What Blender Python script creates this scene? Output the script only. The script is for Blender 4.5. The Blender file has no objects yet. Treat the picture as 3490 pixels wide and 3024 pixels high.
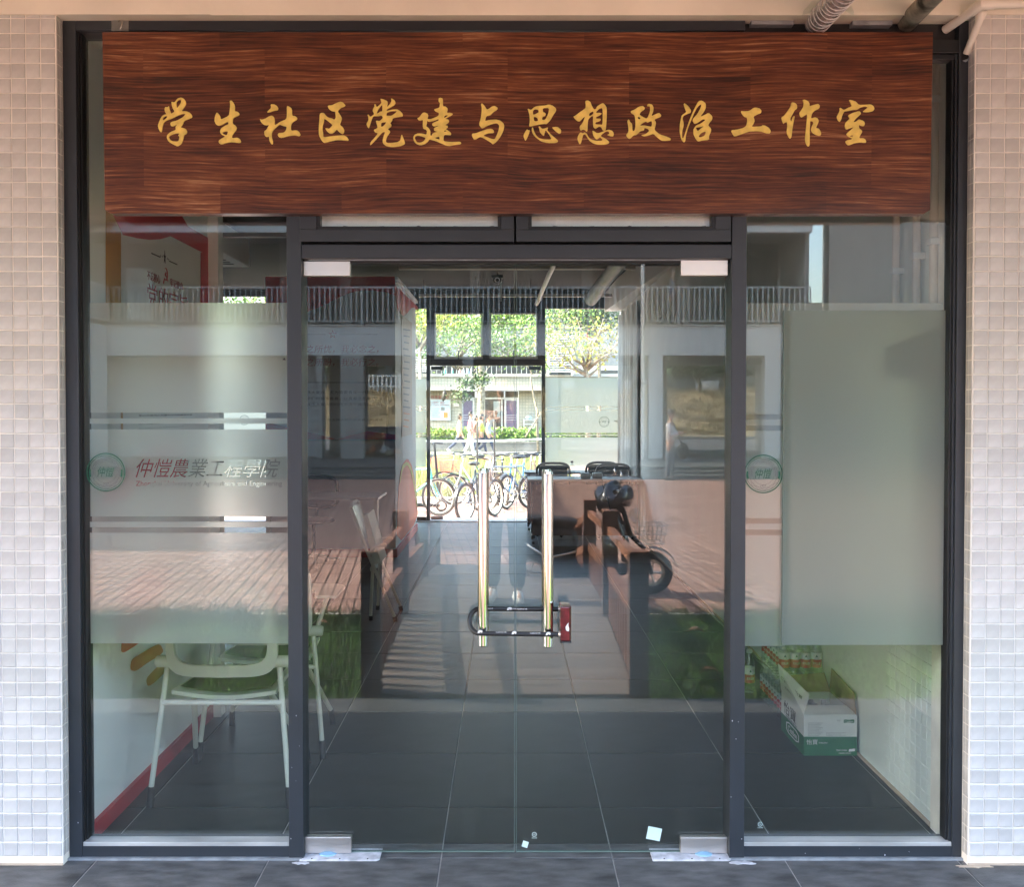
import bpy, math, random
import numpy as np
from math import sin, cos, pi, radians, sqrt, atan2
from mathutils import Vector, Matrix, noise
random.seed(7); np.random.seed(7)
S = bpy.context.scene
C = S.collection

# ---------------------------------------------------------------- camera, sky, sun, exposure
CAM = Vector((0, -3.32, 1.57)); PITCH = radians(1.06); FPX = 3268.0; PU, PV = 1730.0, 1458.5
cd = bpy.data.cameras.new('camera'); cam = bpy.data.objects.new('camera', cd); C.objects.link(cam)
cam.location = CAM; cam.rotation_euler = (pi/2 - PITCH, 0, 0)
cd.sensor_width = 36; cd.sensor_fit = 'HORIZONTAL'; cd.lens = 36*FPX/3490
cd.shift_x = (1745-PU)/3490; cd.shift_y = -(1512-PV)/3490
cd.clip_start = 0.01; cd.clip_end = 600
S.camera = cam

SUN_EL = radians(42); SUN_AZ = radians(8)
SD = Vector((-cos(SUN_EL)*cos(SUN_AZ), -cos(SUN_EL)*sin(SUN_AZ), sin(SUN_EL)))
w = bpy.data.worlds.new('World'); S.world = w; w.use_nodes = True
nt = w.node_tree; bg = nt.nodes['Background']
sky = nt.nodes.new('ShaderNodeTexSky'); sky.sky_type = 'NISHITA'; sky.sun_disc = False
sky.sun_elevation = SUN_EL; sky.sun_rotation = atan2(SD.x, SD.y) % (2*pi)
sky.air_density = 1.2; sky.dust_density = 2.5; sky.ozone_density = 1.0
nt.links.new(sky.outputs[0], bg.inputs[0]); bg.inputs[1].default_value = 0.15
sl = bpy.data.lights.new('sun', 'SUN'); sun = bpy.data.objects.new('sun', sl); C.objects.link(sun)
sl.energy = 2.0; sl.angle = radians(0.5); sl.color = (1, 0.93, 0.82)
sun.rotation_euler = SD.to_track_quat('Z', 'Y').to_euler(); sun.location = SD*30
S.view_settings.view_transform = 'Standard'; S.view_settings.look = 'None'
S.view_settings.gamma = 1; S.view_settings.use_curve_mapping = False
S.view_settings.exposure = 3.75
S.render.engine = 'CYCLES'
cy = S.cycles; cy.max_bounces = 12; cy.diffuse_bounces = 6; cy.glossy_bounces = 5; cy.transmission_bounces = 8
cy.transparent_max_bounces = 40; cy.sample_clamp_indirect = 8; cy.caustics_reflective = False; cy.caustics_refractive = False
cy.use_denoising = True

# ---------------------------------------------------------------- where things stand (photo measurements -> metres)
GL = 0.04     # the glass plane
def ray(u, v):
    return Vector((0, cos(PITCH), -sin(PITCH))) + Vector((1, 0, 0))*((u-PU)/FPX) + Vector((0, sin(PITCH), cos(PITCH)))*((PV-v)/FPX)
def W(u, v, y):
    d = ray(u, v); t = (y-CAM.y)/d.y; return CAM + d*t
def R(u, v, Y):
    p = W(u, v, 2*GL + Y); p.y = -Y; return p

# ---------------------------------------------------------------- materials
MATS = {}
def lin(c):
    return tuple(((x/255)/12.92 if x/255 <= .04045 else ((x/255+.055)/1.055)**2.4) for x in c)
class Nodes:
    def __init__(s, m): s.nt = m.node_tree; s.n = s.nt.nodes; s.l = s.nt.links
    def add(s, t, **k):
        n = s.n.new(t)
        for a, b in k.items(): setattr(n, a, b)
        return n
    def val(s, n, i, v):
        if hasattr(v, 'is_linked') or v.__class__.__name__.startswith('NodeSocket'): s.l.new(v, n.inputs[i])
        else: n.inputs[i].default_value = v
def mat(name, col, rough=.5, metal=0, var=.12, scale=6, bump=0, bscale=60, spec=.5, coat=0, dark=None, stretch=(1,1,1), rnd=0, dirt=0):
    """principled with mottled colour, optional fine bump, optional per-object variation"""
    if name in MATS: return MATS[name]
    m = bpy.data.materials.new(name); m.use_nodes = True; MATS[name] = m
    N = Nodes(m); b = N.n['Principled BSDF']
    tc = N.add('ShaderNodeTexCoord'); mp = N.add('ShaderNodeMapping'); mp.inputs['Scale'].default_value = stretch
    N.l.new(tc.outputs['Object'], mp.inputs[0])
    ns = N.add('ShaderNodeTexNoise'); ns.inputs['Scale'].default_value = scale; ns.inputs['Detail'].default_value = 6
    N.l.new(mp.outputs[0], ns.inputs['Vector'])
    mix = N.add('ShaderNodeMix', data_type='RGBA')
    d = dark or tuple(c*(1-var*2) for c in col); l_ = tuple(min(1, c*(1+var*1.2)) for c in col)
    mix.inputs[6].default_value = (*d, 1); mix.inputs[7].default_value = (*l_, 1)
    rmp = N.add('ShaderNodeMapRange'); rmp.inputs[1].default_value = .3; rmp.inputs[2].default_value = .7
    N.l.new(ns.outputs[0], rmp.inputs[0]); N.l.new(rmp.outputs[0], mix.inputs[0])
    out = mix.outputs[2]
    if rnd:
        oi = N.add('ShaderNodeObjectInfo'); hs = N.add('ShaderNodeHueSaturation')
        r1 = N.add('ShaderNodeMapRange'); r1.inputs[3].default_value = 1-rnd; r1.inputs[4].default_value = 1+rnd
        N.l.new(oi.outputs['Random'], r1.inputs[0]); N.l.new(r1.outputs[0], hs.inputs['Value']); N.l.new(out, hs.inputs['Color']); out = hs.outputs[0]
    N.l.new(out, b.inputs['Base Color'])
    b.inputs['Roughness'].default_value = rough; b.inputs['Metallic'].default_value = metal
    b.inputs['Specular IOR Level'].default_value = spec; b.inputs['Coat Weight'].default_value = coat
    if var:
        rr = N.add('ShaderNodeMapRange'); rr.inputs[3].default_value = max(0, rough-.06); rr.inputs[4].default_value = min(1, rough+.1)
        N.l.new(ns.outputs[0], rr.inputs[0]); N.l.new(rr.outputs[0], b.inputs['Roughness'])
    if bump:
        n2 = N.add('ShaderNodeTexNoise'); n2.inputs['Scale'].default_value = bscale; n2.inputs['Detail'].default_value = 4
        N.l.new(mp.outputs[0], n2.inputs['Vector'])
        bp = N.add('ShaderNodeBump'); bp.inputs['Strength'].default_value = bump; bp.inputs['Distance'].default_value = .004
        N.l.new(n2.outputs[0], bp.inputs['Height']); N.l.new(bp.outputs[0], b.inputs['Normal'])
    return m

def glass_mat(name, tint, f0, dirt=.0, rough=0.0):
    m = bpy.data.materials.new(name); m.use_nodes = True; N = Nodes(m); N.n.clear()
    out = N.add('ShaderNodeOutputMaterial'); tr = N.add('ShaderNodeBsdfTransparent'); tr.inputs[0].default_value = (*tint, 1)
    gl = N.add('ShaderNodeBsdfGlossy'); gl.inputs['Roughness'].default_value = rough; gl.inputs[0].default_value = (.97, 1, .98, 1)
    lw = N.add('ShaderNodeLayerWeight'); lw.inputs[0].default_value = .5
    p = N.add('ShaderNodeMath', operation='POWER'); p.inputs[1].default_value = 5; N.l.new(lw.outputs['Facing'], p.inputs[0])
    ma = N.add('ShaderNodeMath', operation='MULTIPLY_ADD'); ma.inputs[1].default_value = 1-f0; ma.inputs[2].default_value = f0
    N.l.new(p.outputs[0], ma.inputs[0])
    mx = N.add('ShaderNodeMixShader'); N.l.new(ma.outputs[0], mx.inputs[0]); N.l.new(tr.outputs[0], mx.inputs[1]); N.l.new(gl.outputs[0], mx.inputs[2])
    last = mx.outputs[0]
    # gentle waviness of float glass
    tc = N.add('ShaderNodeTexCoord'); ns = N.add('ShaderNodeTexNoise'); ns.inputs['Scale'].default_value = 1.6; N.l.new(tc.outputs['Object'], ns.inputs['Vector'])
    bp = N.add('ShaderNodeBump'); bp.inputs['Strength'].default_value = .02; bp.inputs['Distance'].default_value = .001
    N.l.new(ns.outputs[0], bp.inputs['Height']); N.l.new(bp.outputs[0], gl.inputs['Normal'])
    if dirt:
        df = N.add('ShaderNodeBsdfDiffuse'); df.inputs[0].default_value = (.5, .5, .47, 1)
        n2 = N.add('ShaderNodeTexNoise'); n2.inputs['Scale'].default_value = 2.5; n2.inputs['Detail'].default_value = 8
        mp = N.add('ShaderNodeMapping'); mp.inputs['Scale'].default_value = (3, 1, .8); N.l.new(tc.outputs['Object'], mp.inputs[0]); N.l.new(mp.outputs[0], n2.inputs['Vector'])
        mr = N.add('ShaderNodeMapRange'); mr.inputs[1].default_value = .45; mr.inputs[2].default_value = .8; mr.inputs[3].default_value = dirt*.25; mr.inputs[4].default_value = dirt
        N.l.new(n2.outputs[0], mr.inputs[0])
        m2 = N.add('ShaderNodeMixShader'); N.l.new(mr.outputs[0], m2.inputs[0]); N.l.new(last, m2.inputs[1]); N.l.new(df.outputs[0], m2.inputs[2]); last = m2.outputs[0]
    N.l.new(last, out.inputs[0]); MATS[name] = m; return m

def film_mat():
    m = bpy.data.materials.new('frosted_film'); m.use_nodes = True; N = Nodes(m); N.n.clear()
    out = N.add('ShaderNodeOutputMaterial')
    tl = N.add('ShaderNodeBsdfTranslucent'); tl.inputs[0].default_value = (.88, .92, .87, 1)
    df = N.add('ShaderNodeBsdfDiffuse'); df.inputs[0].default_value = (.80, .84, .79, 1)
    rf = N.add('ShaderNodeBsdfRefraction'); rf.inputs['IOR'].default_value = 1.16; rf.inputs['Roughness'].default_value = .55; rf.inputs[0].default_value = (.93, .97, .94, 1)
    a = N.add('ShaderNodeMixShader'); a.inputs[0].default_value = .50; N.l.new(tl.outputs[0], a.inputs[1]); N.l.new(df.outputs[0], a.inputs[2])
    b = N.add('ShaderNodeMixShader'); b.inputs[0].default_value = .56; N.l.new(a.outputs[0], b.inputs[1]); N.l.new(rf.outputs[0], b.inputs[2])
    N.l.new(b.outputs[0], out.inputs[0]); MATS['film'] = m
    m = bpy.data.materials.new('matt_acrylic'); m.use_nodes = True; N = Nodes(m); N.n.clear(); out = N.add('ShaderNodeOutputMaterial')
    df = N.add('ShaderNodeBsdfDiffuse'); df.inputs[0].default_value = (.80, .88, .81, 1); rf = N.add('ShaderNodeBsdfRefraction'); rf.inputs['IOR'].default_value = 1.10; rf.inputs['Roughness'].default_value = .42; rf.inputs[0].default_value = (.95, 1, .97, 1)
    tl = N.add('ShaderNodeBsdfTranslucent'); tl.inputs[0].default_value = (.9, .95, .9, 1); a = N.add('ShaderNodeMixShader'); a.inputs[0].default_value = .3; N.l.new(df.outputs[0], a.inputs[1]); N.l.new(tl.outputs[0], a.inputs[2])
    b = N.add('ShaderNodeMixShader'); b.inputs[0].default_value = .80; N.l.new(a.outputs[0], b.inputs[1]); N.l.new(rf.outputs[0], b.inputs[2]); N.l.new(b.outputs[0], out.inputs[0]); MATS['acrylic'] = m; return MATS['film']

def wood_sign_mat():
    m = bpy.data.materials.new('brushed_red_wood'); m.use_nodes = True; N = Nodes(m); b = N.n['Principled BSDF']
    tc = N.add('ShaderNodeTexCoord')
    # slow warp so the brush strokes swing
    wn = N.add('ShaderNodeTexNoise'); wn.inputs['Scale'].default_value = 1.7; wn.inputs['Detail'].default_value = 2; N.l.new(tc.outputs['Object'], wn.inputs['Vector'])
    wm = N.add('ShaderNodeVectorMath', operation='MULTIPLY'); wm.inputs[1].default_value = (0, 0, .055); N.l.new(wn.outputs['Color'], wm.inputs[0])
    ad = N.add('ShaderNodeVectorMath', operation='ADD'); N.l.new(tc.outputs['Object'], ad.inputs[0]); N.l.new(wm.outputs[0], ad.inputs[1])
    br = N.add('ShaderNodeTexBrick'); br.offset = .37; br.offset_frequency = 3; br.inputs['Scale'].default_value = 1; br.inputs['Brick Width'].default_value = .41; br.inputs['Row Height'].default_value = .092
    br.inputs['Mortar Size'].default_value = 0.0; br.inputs['Color1'].default_value = (0, 0, 0, 1); br.inputs['Color2'].default_value = (1, 1, 1, 1); br.inputs['Bias'].default_value = 0
    sx = N.add('ShaderNodeSeparateXYZ'); cb = N.add('ShaderNodeCombineXYZ'); N.l.new(tc.outputs['Object'], sx.inputs[0]); N.l.new(sx.outputs[0], cb.inputs[0]); N.l.new(sx.outputs[2], cb.inputs[1]); N.l.new(cb.outputs[0], br.inputs['Vector'])
    bo = N.add('ShaderNodeVectorMath', operation='MULTIPLY'); bo.inputs[1].default_value = (1.7, .6, .9); N.l.new(br.outputs['Color'], bo.inputs[0]); ad2 = N.add('ShaderNodeVectorMath', operation='ADD'); N.l.new(ad.outputs[0], ad2.inputs[0]); N.l.new(bo.outputs[0], ad2.inputs[1])
    def streak(sc, det, rough=.6, blk=False):
        mp = N.add('ShaderNodeMapping'); mp.inputs['Scale'].default_value = sc; N.l.new((ad2 if blk else ad).outputs[0], mp.inputs[0])
        n = N.add('ShaderNodeTexNoise'); n.inputs['Scale'].default_value = 1; n.inputs['Detail'].default_value = det; n.inputs['Roughness'].default_value = rough
        N.l.new(mp.outputs[0], n.inputs['Vector']); return n.outputs[0]
    s1 = streak((3.2, 1, 118), 6, .7); s2 = streak((7, 1, 200), 4, .6, True); s3 = streak((2.6, 1, 9), 4, .55)
    def mth(op, a, b_, c=None):
        n = N.add('ShaderNodeMath', operation=op); N.val(n, 0, a); N.val(n, 1, b_)
        if c is not None: N.val(n, 2, c)
        return n.outputs[0]
    t = mth('ADD', mth('MULTIPLY', s1, .62), mth('MULTIPLY', s2, .30))
    t = mth('ADD', t, mth('MULTIPLY', s3, .26))
    t = mth('ADD', t, mth('MULTIPLY', mth('SUBTRACT', br.outputs['Color'], .5), .07))
    cr = N.add('ShaderNodeValToRGB'); e = cr.color_ramp.elements
    e[0].position = .435; e[0].color = (.018, .0055, .004, 1); e[1].position = .80; e[1].color = (.50, .27, .14, 1)
    for p, c in ((.51, (.055, .0125, .0055)), (.58, (.105, .026, .0100)), (.66, (.185, .056, .020))):
        x = cr.color_ramp.elements.new(p); x.color = (*c, 1)
    N.l.new(t, cr.inputs[0]); N.l.new(cr.outputs[0], b.inputs['Base Color'])
    b.inputs['Roughness'].default_value = .38; b.inputs['Specular IOR Level'].default_value = .4; b.inputs['Coat Weight'].default_value = .4; b.inputs['Coat Roughness'].default_value = .16
    bp = N.add('ShaderNodeBump'); bp.inputs['Strength'].default_value = .35; bp.inputs['Distance'].default_value = .002
    N.l.new(s1, bp.inputs['Height']); N.l.new(bp.outputs[0], b.inputs['Normal'])
    MATS['wood_sign'] = m; return m

M = dict(
 mosaic=mat('white_mosaic_tile', (.57, .552, .54), .28, var=.10, scale=14, rnd=.09, coat=.2),
 grout=mat('pale_grout', (.84, .80, .74), .85, var=.08, bump=.4),
 grout_dirty=mat('stained_grout', (.55, .44, .34), .9, var=.15, bump=.5),
 ptile=mat('dark_stone_tile', (.105, .105, .106), .5, var=.32, scale=9, bump=.35, bscale=120, rnd=.08, stretch=(1, 2.5, 1)),
 itile=mat('dark_floor_tile', (.024, .026, .022), .42, spec=.3, var=.18, scale=7, bump=.15, bscale=120, rnd=.06, stretch=(1, 2.5, 1)),
 fgrout=mat('floor_grout', (.42, .40, .37), .9, var=.15),
 frame=mat('charcoal_aluminium', (.043, .050, .060), .38, metal=.35, var=.06, scale=3),
 framed=mat('shadow_gap_black', (.008, .008, .009), .6, var=.05),  # near-black, also stands in for shadow in the frame gaps
 bead=mat('dark_bead', (.028, .03, .034), .35, metal=.4, var=.06),
 silver=mat('silver_sealant', (.34, .37, .40), .5, metal=.3, var=.15, scale=20),
 sill=mat('bare_aluminium_sill', (.62, .62, .60), .45, metal=.5, var=.15, scale=14, stretch=(.3, 1, 1)),
 chrome=mat('polished_steel', (.86, .83, .79), .035, metal=1, var=.01),
 brushed=mat('brushed_steel', (.80, .74, .68), .33, metal=1, var=.02, scale=8),
 plaster=mat('cream_painted_beam', (.82, .76, .66), .8, var=.06, scale=3, bump=.3, bscale=25),
 white=mat('white_paint', (.82, .83, .81), .7, var=.03, scale=2),
 iwall=mat('pale_interior_wall', (.80, .82, .80), .75, var=.04, scale=2),
 red=mat('red_acrylic', (.60, .02, .035), .4, var=.06),
 deepred=mat('deep_red_board', (.45, .018, .03), .5, var=.06),
 orange=mat('orange_vinyl', (.62, .20, .05), .45, var=.05),
 amber=mat('amber_vinyl', (.52, .27, .06), .45, var=.05),
 gold=mat('gold_lettering', (.84, .62, .16), .5, var=.10, scale=40, spec=.4),
 black=mat('matt_black', (.012, .012, .013), .5, var=.1),
 dceil=mat('black_painted_ceiling', (.022, .023, .025), .85, var=.2),
 pvc=mat('white_pvc_pipe', (.80, .74, .66), .38, var=.05, scale=8),
 duct=mat('wrapped_duct', (.40, .37, .36), .25, var=.15, scale=30, coat=.8),
 foil=mat('clear_wrap', (.65, .62, .62), .12, var=.2, scale=20, coat=1),
 stonepipe=mat('mortar_smeared_pipe', (.27, .26, .21), .8, var=.45, scale=14, bump=.6, bscale=40),
 rubber=mat('black_rubber', (.018, .018, .020), .45, var=.1),
 lockred=mat('dark_red_lock_body', (.14, .012, .018), .28, metal=.3, var=.3, scale=40, coat=.5),
 plate=mat('painted_floor_plate', (.62, .62, .66), .5, var=.2, scale=25, bump=.3),
 blueplastic=mat('pale_blue_plastic', (.25, .45, .62), .4, var=.05),
 sticker=mat('pale_sticker', (.62, .76, .72), .6, var=.04),
 green=mat('dark_green_print', (.01, .13, .075), .5, var=.03),
 grey=mat('grey_print', (.22, .23, .23), .6, var=.03),
 ink=mat('black_print', (.02, .02, .022), .6, var=.03),
 redink=mat('red_print', (.36, .03, .04), .6, var=.03),
 whiteink=mat('white_print', (.8, .8, .8), .5, var=.03),
 cardboard=mat('brown_cardboard', (.30, .19, .10), .85, var=.08),
 boxwhite=mat('white_carton', (.70, .72, .69), .6, var=.03),
 boxgreen=mat('green_carton', (.012, .15, .065), .5, var=.04),
 chairw=mat('cream_plastic', (.62, .62, .52), .4, var=.03),
 mesh=mat('grey_mesh_fabric', (.05, .055, .055), .8, var=.1),
 desk=mat('grey_desk_laminate', (.38, .40, .40), .35, var=.04),
 deskpanel=mat('brown_desk_panel', (.24, .15, .12), .45, var=.12),
 curtain=mat('white_curtain', (.75, .78, .78), .85, var=.03),
 deckwood=mat('weathered_deck_board', (.165, .125, .105), .7, var=.25, scale=5, stretch=(.6, 9, 9), bump=.4, rnd=.12),
 railwood=mat('brown_stained_timber', (.26, .11, .065), .55, var=.25, scale=5, stretch=(8, 1, 1), bump=.3, rnd=.08),
 brick=mat('red_paving_brick', (.36, .195, .145), .8, var=.16, scale=2.2, bump=.4, bscale=50, rnd=.15),
 joint=mat('sandy_joint', (.10, .07, .055), .95, var=.2),
 kerb=mat('pale_kerb_stone', (.52, .48, .42), .8, var=.12, scale=3, bump=.3),
 soil=mat('dark_soil', (.035, .032, .02), .95, var=.3),
 grass=mat('lawn_grass', (.14, .27, .055), .6, var=.35, scale=1.5, dark=(.055, .12, .025)),
 tallgrass=mat('ragged_grass', (.10, .13, .03), .7, var=.35, scale=3),
 straw=mat('dry_grass', (.26, .20, .11), .9, var=.3, scale=1.1, dark=(.09, .07, .035)),
 asphalt=mat('asphalt', (.062, .062, .066), .85, var=.12, bump=.3, bscale=80),
 concrete=mat('grey_concrete', (.34, .33, .31), .85, var=.1, scale=2, bump=.3),
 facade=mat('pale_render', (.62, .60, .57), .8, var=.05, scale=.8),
 shadewall=mat('shaded_render', (.33, .31, .28), .85, var=.06, scale=.7),  # darker copy of the pale render, shade put into the colour
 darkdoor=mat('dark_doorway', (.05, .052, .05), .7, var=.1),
 rail=mat('painted_steel_rail', (.38, .38, .37), .4, metal=.2, var=.03),
 skin=mat('skin', (.50, .29, .20), .55, var=.05),
 hair=mat('black_hair', (.012, .010, .010), .45, var=.1),
 leafy=mat('fresh_leaf', (.15, .24, .035), .5, var=.35, scale=1.2, dark=(.07, .13, .02)),
 leafyellow=mat('yellow_green_leaf', (.34, .36, .05), .5, var=.25, scale=1.2),
 leafdark=mat('dark_leaf', (.045, .085, .022), .55, var=.35, scale=1.2),
 bark=mat('pale_bark', (.27, .23, .17), .85, var=.35, scale=9, bump=.6),
)
M['gedge'] = mat('green_glass_edge', (.16, .22, .20), .2, var=.02)
M['wood'] = wood_sign_mat(); M['film'] = film_mat()
M['glass'] = glass_mat('clear_glass', (.965, .982, .968), .050, dirt=.010)
M['bglass'] = glass_mat('far_glass', (.97, .98, .96), .03, dirt=.01)
M['pet'] = glass_mat('clear_plastic', (.90, .93, .93), .10, rough=.12)
def cloth(name, c): return mat('cloth_'+name, c, .85, var=.08, scale=12, bump=.2)

# ---------------------------------------------------------------- object helpers
ORG = {}      # world origin of every thing
def tag(o, label=None, cat=None, group=None, kind=None):
    if label: o['label'] = label
    if cat: o['category'] = cat
    if group: o['group'] = group
    if kind: o['kind'] = kind
    return o
def thing(name, label, cat, loc=(0, 0, 0), group=None, rz=0):
    o = bpy.data.objects.new(name, None); C.objects.link(o); o.location = loc; o.rotation_euler = (0, 0, rz); o.empty_display_size = .1
    ORG[o.name] = Vector(loc); return tag(o, label, cat, group)
def link(name, me, m=None, parent=None, smooth=False):
    o = bpy.data.objects.new(name, me); C.objects.link(o)
    if m and not me.materials: me.materials.append(m)
    if parent: o.parent = parent
    ORG[o.name] = ORG[parent.name] if parent else Vector((0, 0, 0))
    if smooth: me.shade_smooth()
    return o
class MB:
    def __init__(s): s.v = []; s.f = []
    def add(s, vs, fs):
        n = len(s.v); s.v += [tuple(p) for p in vs]; s.f += [tuple(i+n for i in f) for f in fs]; return s
    def box(s, x0, x1, y0, y1, z0, z1):
        x0, x1 = min(x0, x1), max(x0, x1); y0, y1 = min(y0, y1), max(y0, y1); z0, z1 = min(z0, z1), max(z0, z1)
        return s.add([(x0,y0,z0),(x1,y0,z0),(x1,y1,z0),(x0,y1,z0),(x0,y0,z1),(x1,y0,z1),(x1,y1,z1),(x0,y1,z1)],
                     [(0,3,2,1),(4,5,6,7),(0,1,5,4),(1,2,6,5),(2,3,7,6),(3,0,4,7)])
    def obox(s, c, d, rot):   # rot: Euler tuple or Matrix
        m = rot if isinstance(rot, Matrix) else Matrix.Rotation(rot[2], 3, 'Z') @ Matrix.Rotation(rot[1], 3, 'Y') @ Matrix.Rotation(rot[0], 3, 'X')
        vs = [Vector(c) + m @ Vector((sx*d[0]/2, sy*d[1]/2, sz*d[2]/2)) for sz in (-1, 1) for sx, sy in ((-1,-1),(1,-1),(1,1),(-1,1))]
        return s.add(vs, [(0,3,2,1),(4,5,6,7),(0,1,5,4),(1,2,6,5),(2,3,7,6),(3,0,4,7)])
    def bar(s, a, b, w, h, up=(0, 0, 1)):
        a, b = Vector(a), Vector(b); d = (b-a); L = d.length; d.normalize(); u = Vector(up)
        x = d.cross(u)
        if x.length < 1e-3: x = Vector((1, 0, 0))
        x.normalize(); z = x.cross(d)
        return s.obox((a+b)/2, (w, L, h), Matrix((x, d, z)).transposed())
    def tube(s, pts, r, n=10, cap=True):
        pts = [Vector(p) for p in pts]; rs = r if isinstance(r, (list, tuple)) else [r]*len(pts); vs = []; fs = []; pu = None
        for i, p in enumerate(pts):
            d = (pts[min(i+1, len(pts)-1)] - pts[max(i-1, 0)])
            if d.length < 1e-9: d = Vector((0, 0, 1))
            d.normalize()
            if pu is None: pu = d.orthogonal().normalized()
            u = pu - d*pu.dot(d)
            if u.length < 1e-6: u = d.orthogonal()
            u.normalize(); pu = u; q = d.cross(u)
            vs += [p + (u*cos(2*pi*k/n) + q*sin(2*pi*k/n))*rs[i] for k in range(n)]
        for i in range(len(pts)-1):
            for k in range(n):
                a = i*n+k; b = i*n+(k+1) % n; fs.append((a, b, b+n, a+n))
        if cap: fs += [tuple(range(n))[::-1], tuple(range((len(pts)-1)*n, len(pts)*n))]
        return s.add(vs, fs)
    def lathe(s, c, prof, n=16, axis='Z', arc=2*pi):
        """prof [(r,h)...] about an axis through c"""
        vs = []; fs = []; c = Vector(c); full = abs(arc-2*pi) < 1e-6; m = n if full else n+1
        for r, h in prof:
            for k in range(m):
                a = arc*k/n; x, y = r*cos(a), r*sin(a)
                vs.append(c + (Vector((x, y, h)) if axis == 'Z' else Vector((x, h, y)) if axis == 'Y' else Vector((h, x, y))))
        for i in range(len(prof)-1):
            for k in range(n):
                a = i*m+k; b = i*m+(k+1) % m; fs.append((a, b, b+m, a+m))
        return s.add(vs, fs)
    def sphere(s, c, r, n=12, m=8):
        r = r if isinstance(r, (tuple, list)) else (r, r, r); vs = []; fs = []
        for i in range(m+1):
            t = pi*i/m
            for k in range(n): vs.append((c[0]+r[0]*sin(t)*cos(2*pi*k/n), c[1]+r[1]*sin(t)*sin(2*pi*k/n), c[2]+r[2]*cos(t)))
        for i in range(m):
            for k in range(n): fs.append((i*n+k, (i+1)*n+k, (i+1)*n+(k+1) % n, i*n+(k+1) % n))
        return s.add(vs, fs)
    def prism(s, poly, axis, a, b):
        """extrude a 2D polygon; axis 'Y': poly=(x,z), 'X': poly=(y,z), 'Z': poly=(x,y)"""
        f = {'Y': lambda p, h: (p[0], h, p[1]), 'X': lambda p, h: (h, p[0], p[1]), 'Z': lambda p, h: (p[0], p[1], h)}[axis]
        n = len(poly); vs = [f(p, a) for p in poly] + [f(p, b) for p in poly]
        return s.add(vs, [tuple(range(n)), tuple(range(n, 2*n))[::-1]] + [(i, i+n, (i+1) % n+n, (i+1) % n) for i in range(n)])
    def grid(s, nx, ny, fn):
        vs = [fn(i/nx, j/ny) for j in range(ny+1) for i in range(nx+1)]
        return s.add(vs, [(j*(nx+1)+i, j*(nx+1)+i+1, (j+1)*(nx+1)+i+1, (j+1)*(nx+1)+i) for j in range(ny) for i in range(nx)])
    def build(s, name, m, parent=None, smooth=False, bevel=0, local=False, fix=True):
        me = bpy.data.meshes.new(name); o0 = Vector((0, 0, 0)) if (local or not parent) else ORG[parent.name]
        me.from_pydata([tuple(Vector(p)-o0) for p in s.v], [], s.f)
        if fix:
            import bmesh
            bm = bmesh.new(); bm.from_mesh(me); bmesh.ops.recalc_face_normals(bm, faces=bm.faces); bm.to_mesh(me); bm.free()
        o = link(name, me, m, parent)
        if smooth:
            me.shade_smooth()
            if smooth == 'auto': me.set_sharp_from_angle(angle=radians(40))
        if bevel:
            md = o.modifiers.new('bevel', 'BEVEL'); md.width = bevel; md.segments = 2; md.limit_method = 'ANGLE'
        return o
def bx(name, m, parent, x0, x1, y0, y1, z0, z1, bevel=0):
    return MB().box(x0, x1, y0, y1, z0, z1).build(name, m, parent, bevel=bevel, fix=False)
def pbox(name, m, parent, u0, v0, u1, v1, y0, y1, bevel=0):
    """box whose front face (y0) covers the measured rectangle"""
    a, b = W(u0, v0, y0), W(u1, v1, y0); return bx(name, m, parent, a.x, b.x, y0, y1, b.z, a.z, bevel)
def share(name, src, loc, parent, off=(0, 0, 0)):
    o = bpy.data.objects.new(name, src); C.objects.link(o); o.parent = parent; o.location = Vector(loc) - (ORG[parent.name] if parent else Vector()); return o
def dup(root, loc, rz=0, label=None, group=None, scale=None):
    r = root.copy(); C.objects.link(r); r.location = loc; r.rotation_euler = (0, 0, rz)
    if scale: r.scale = scale
    ORG[r.name] = Vector(loc)
    if label: r['label'] = label
    if group: r['group'] = group
    for ch in list(root.children):
        c = ch.copy(); C.objects.link(c); c.parent = r
        for g in ch.children:
            d = g.copy(); C.objects.link(d); d.parent = c
    return r
def text_loops(body, shear=0, bold=0):
    """outline loops of a line of text, 1 unit high"""
    cu = bpy.data.curves.new('t', 'FONT'); cu.body = body; cu.resolution_u = 2; cu.shear = shear; cu.offset = bold
    ob = bpy.data.objects.new('t', cu); C.objects.link(ob); dg = bpy.context.evaluated_depsgraph_get()
    c2 = ob.to_curve(dg); loops = []
    for sp in c2.splines:
        pts = []
        if sp.type == 'BEZIER':
            n = len(sp.bezier_points)
            for i in range(n):
                a, b = sp.bezier_points[i], sp.bezier_points[(i+1) % n]
                for t in (0, .5):
                    q = (1-t)**3*a.co + 3*(1-t)**2*t*a.handle_right + 3*(1-t)*t*t*b.handle_left + t**3*b.co
                    pts.append((q.x, q.y))
        else: pts = [(p.co[0], p.co[1]) for p in sp.points]
        if len(pts) > 2: loops.append(pts)
    ob.to_curve_clear(); bpy.data.objects.remove(ob); bpy.data.curves.remove(cu); return loops
def fit(loops, x0, x1, z0, z1, mirror=False):
    xs = [p[0] for l in loops for p in l]; ys = [p[1] for l in loops for p in l]
    a, b, c, d = min(xs), max(xs), min(ys), max(ys)
    def g(p):
        t = (p[0]-a)/(b-a); t = 1-t if mirror else t
        return (x0+t*(x1-x0), z0+(p[1]-c)/(d-c)*(z1-z0))
    return [[g(p) for p in l] for l in loops]
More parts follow.
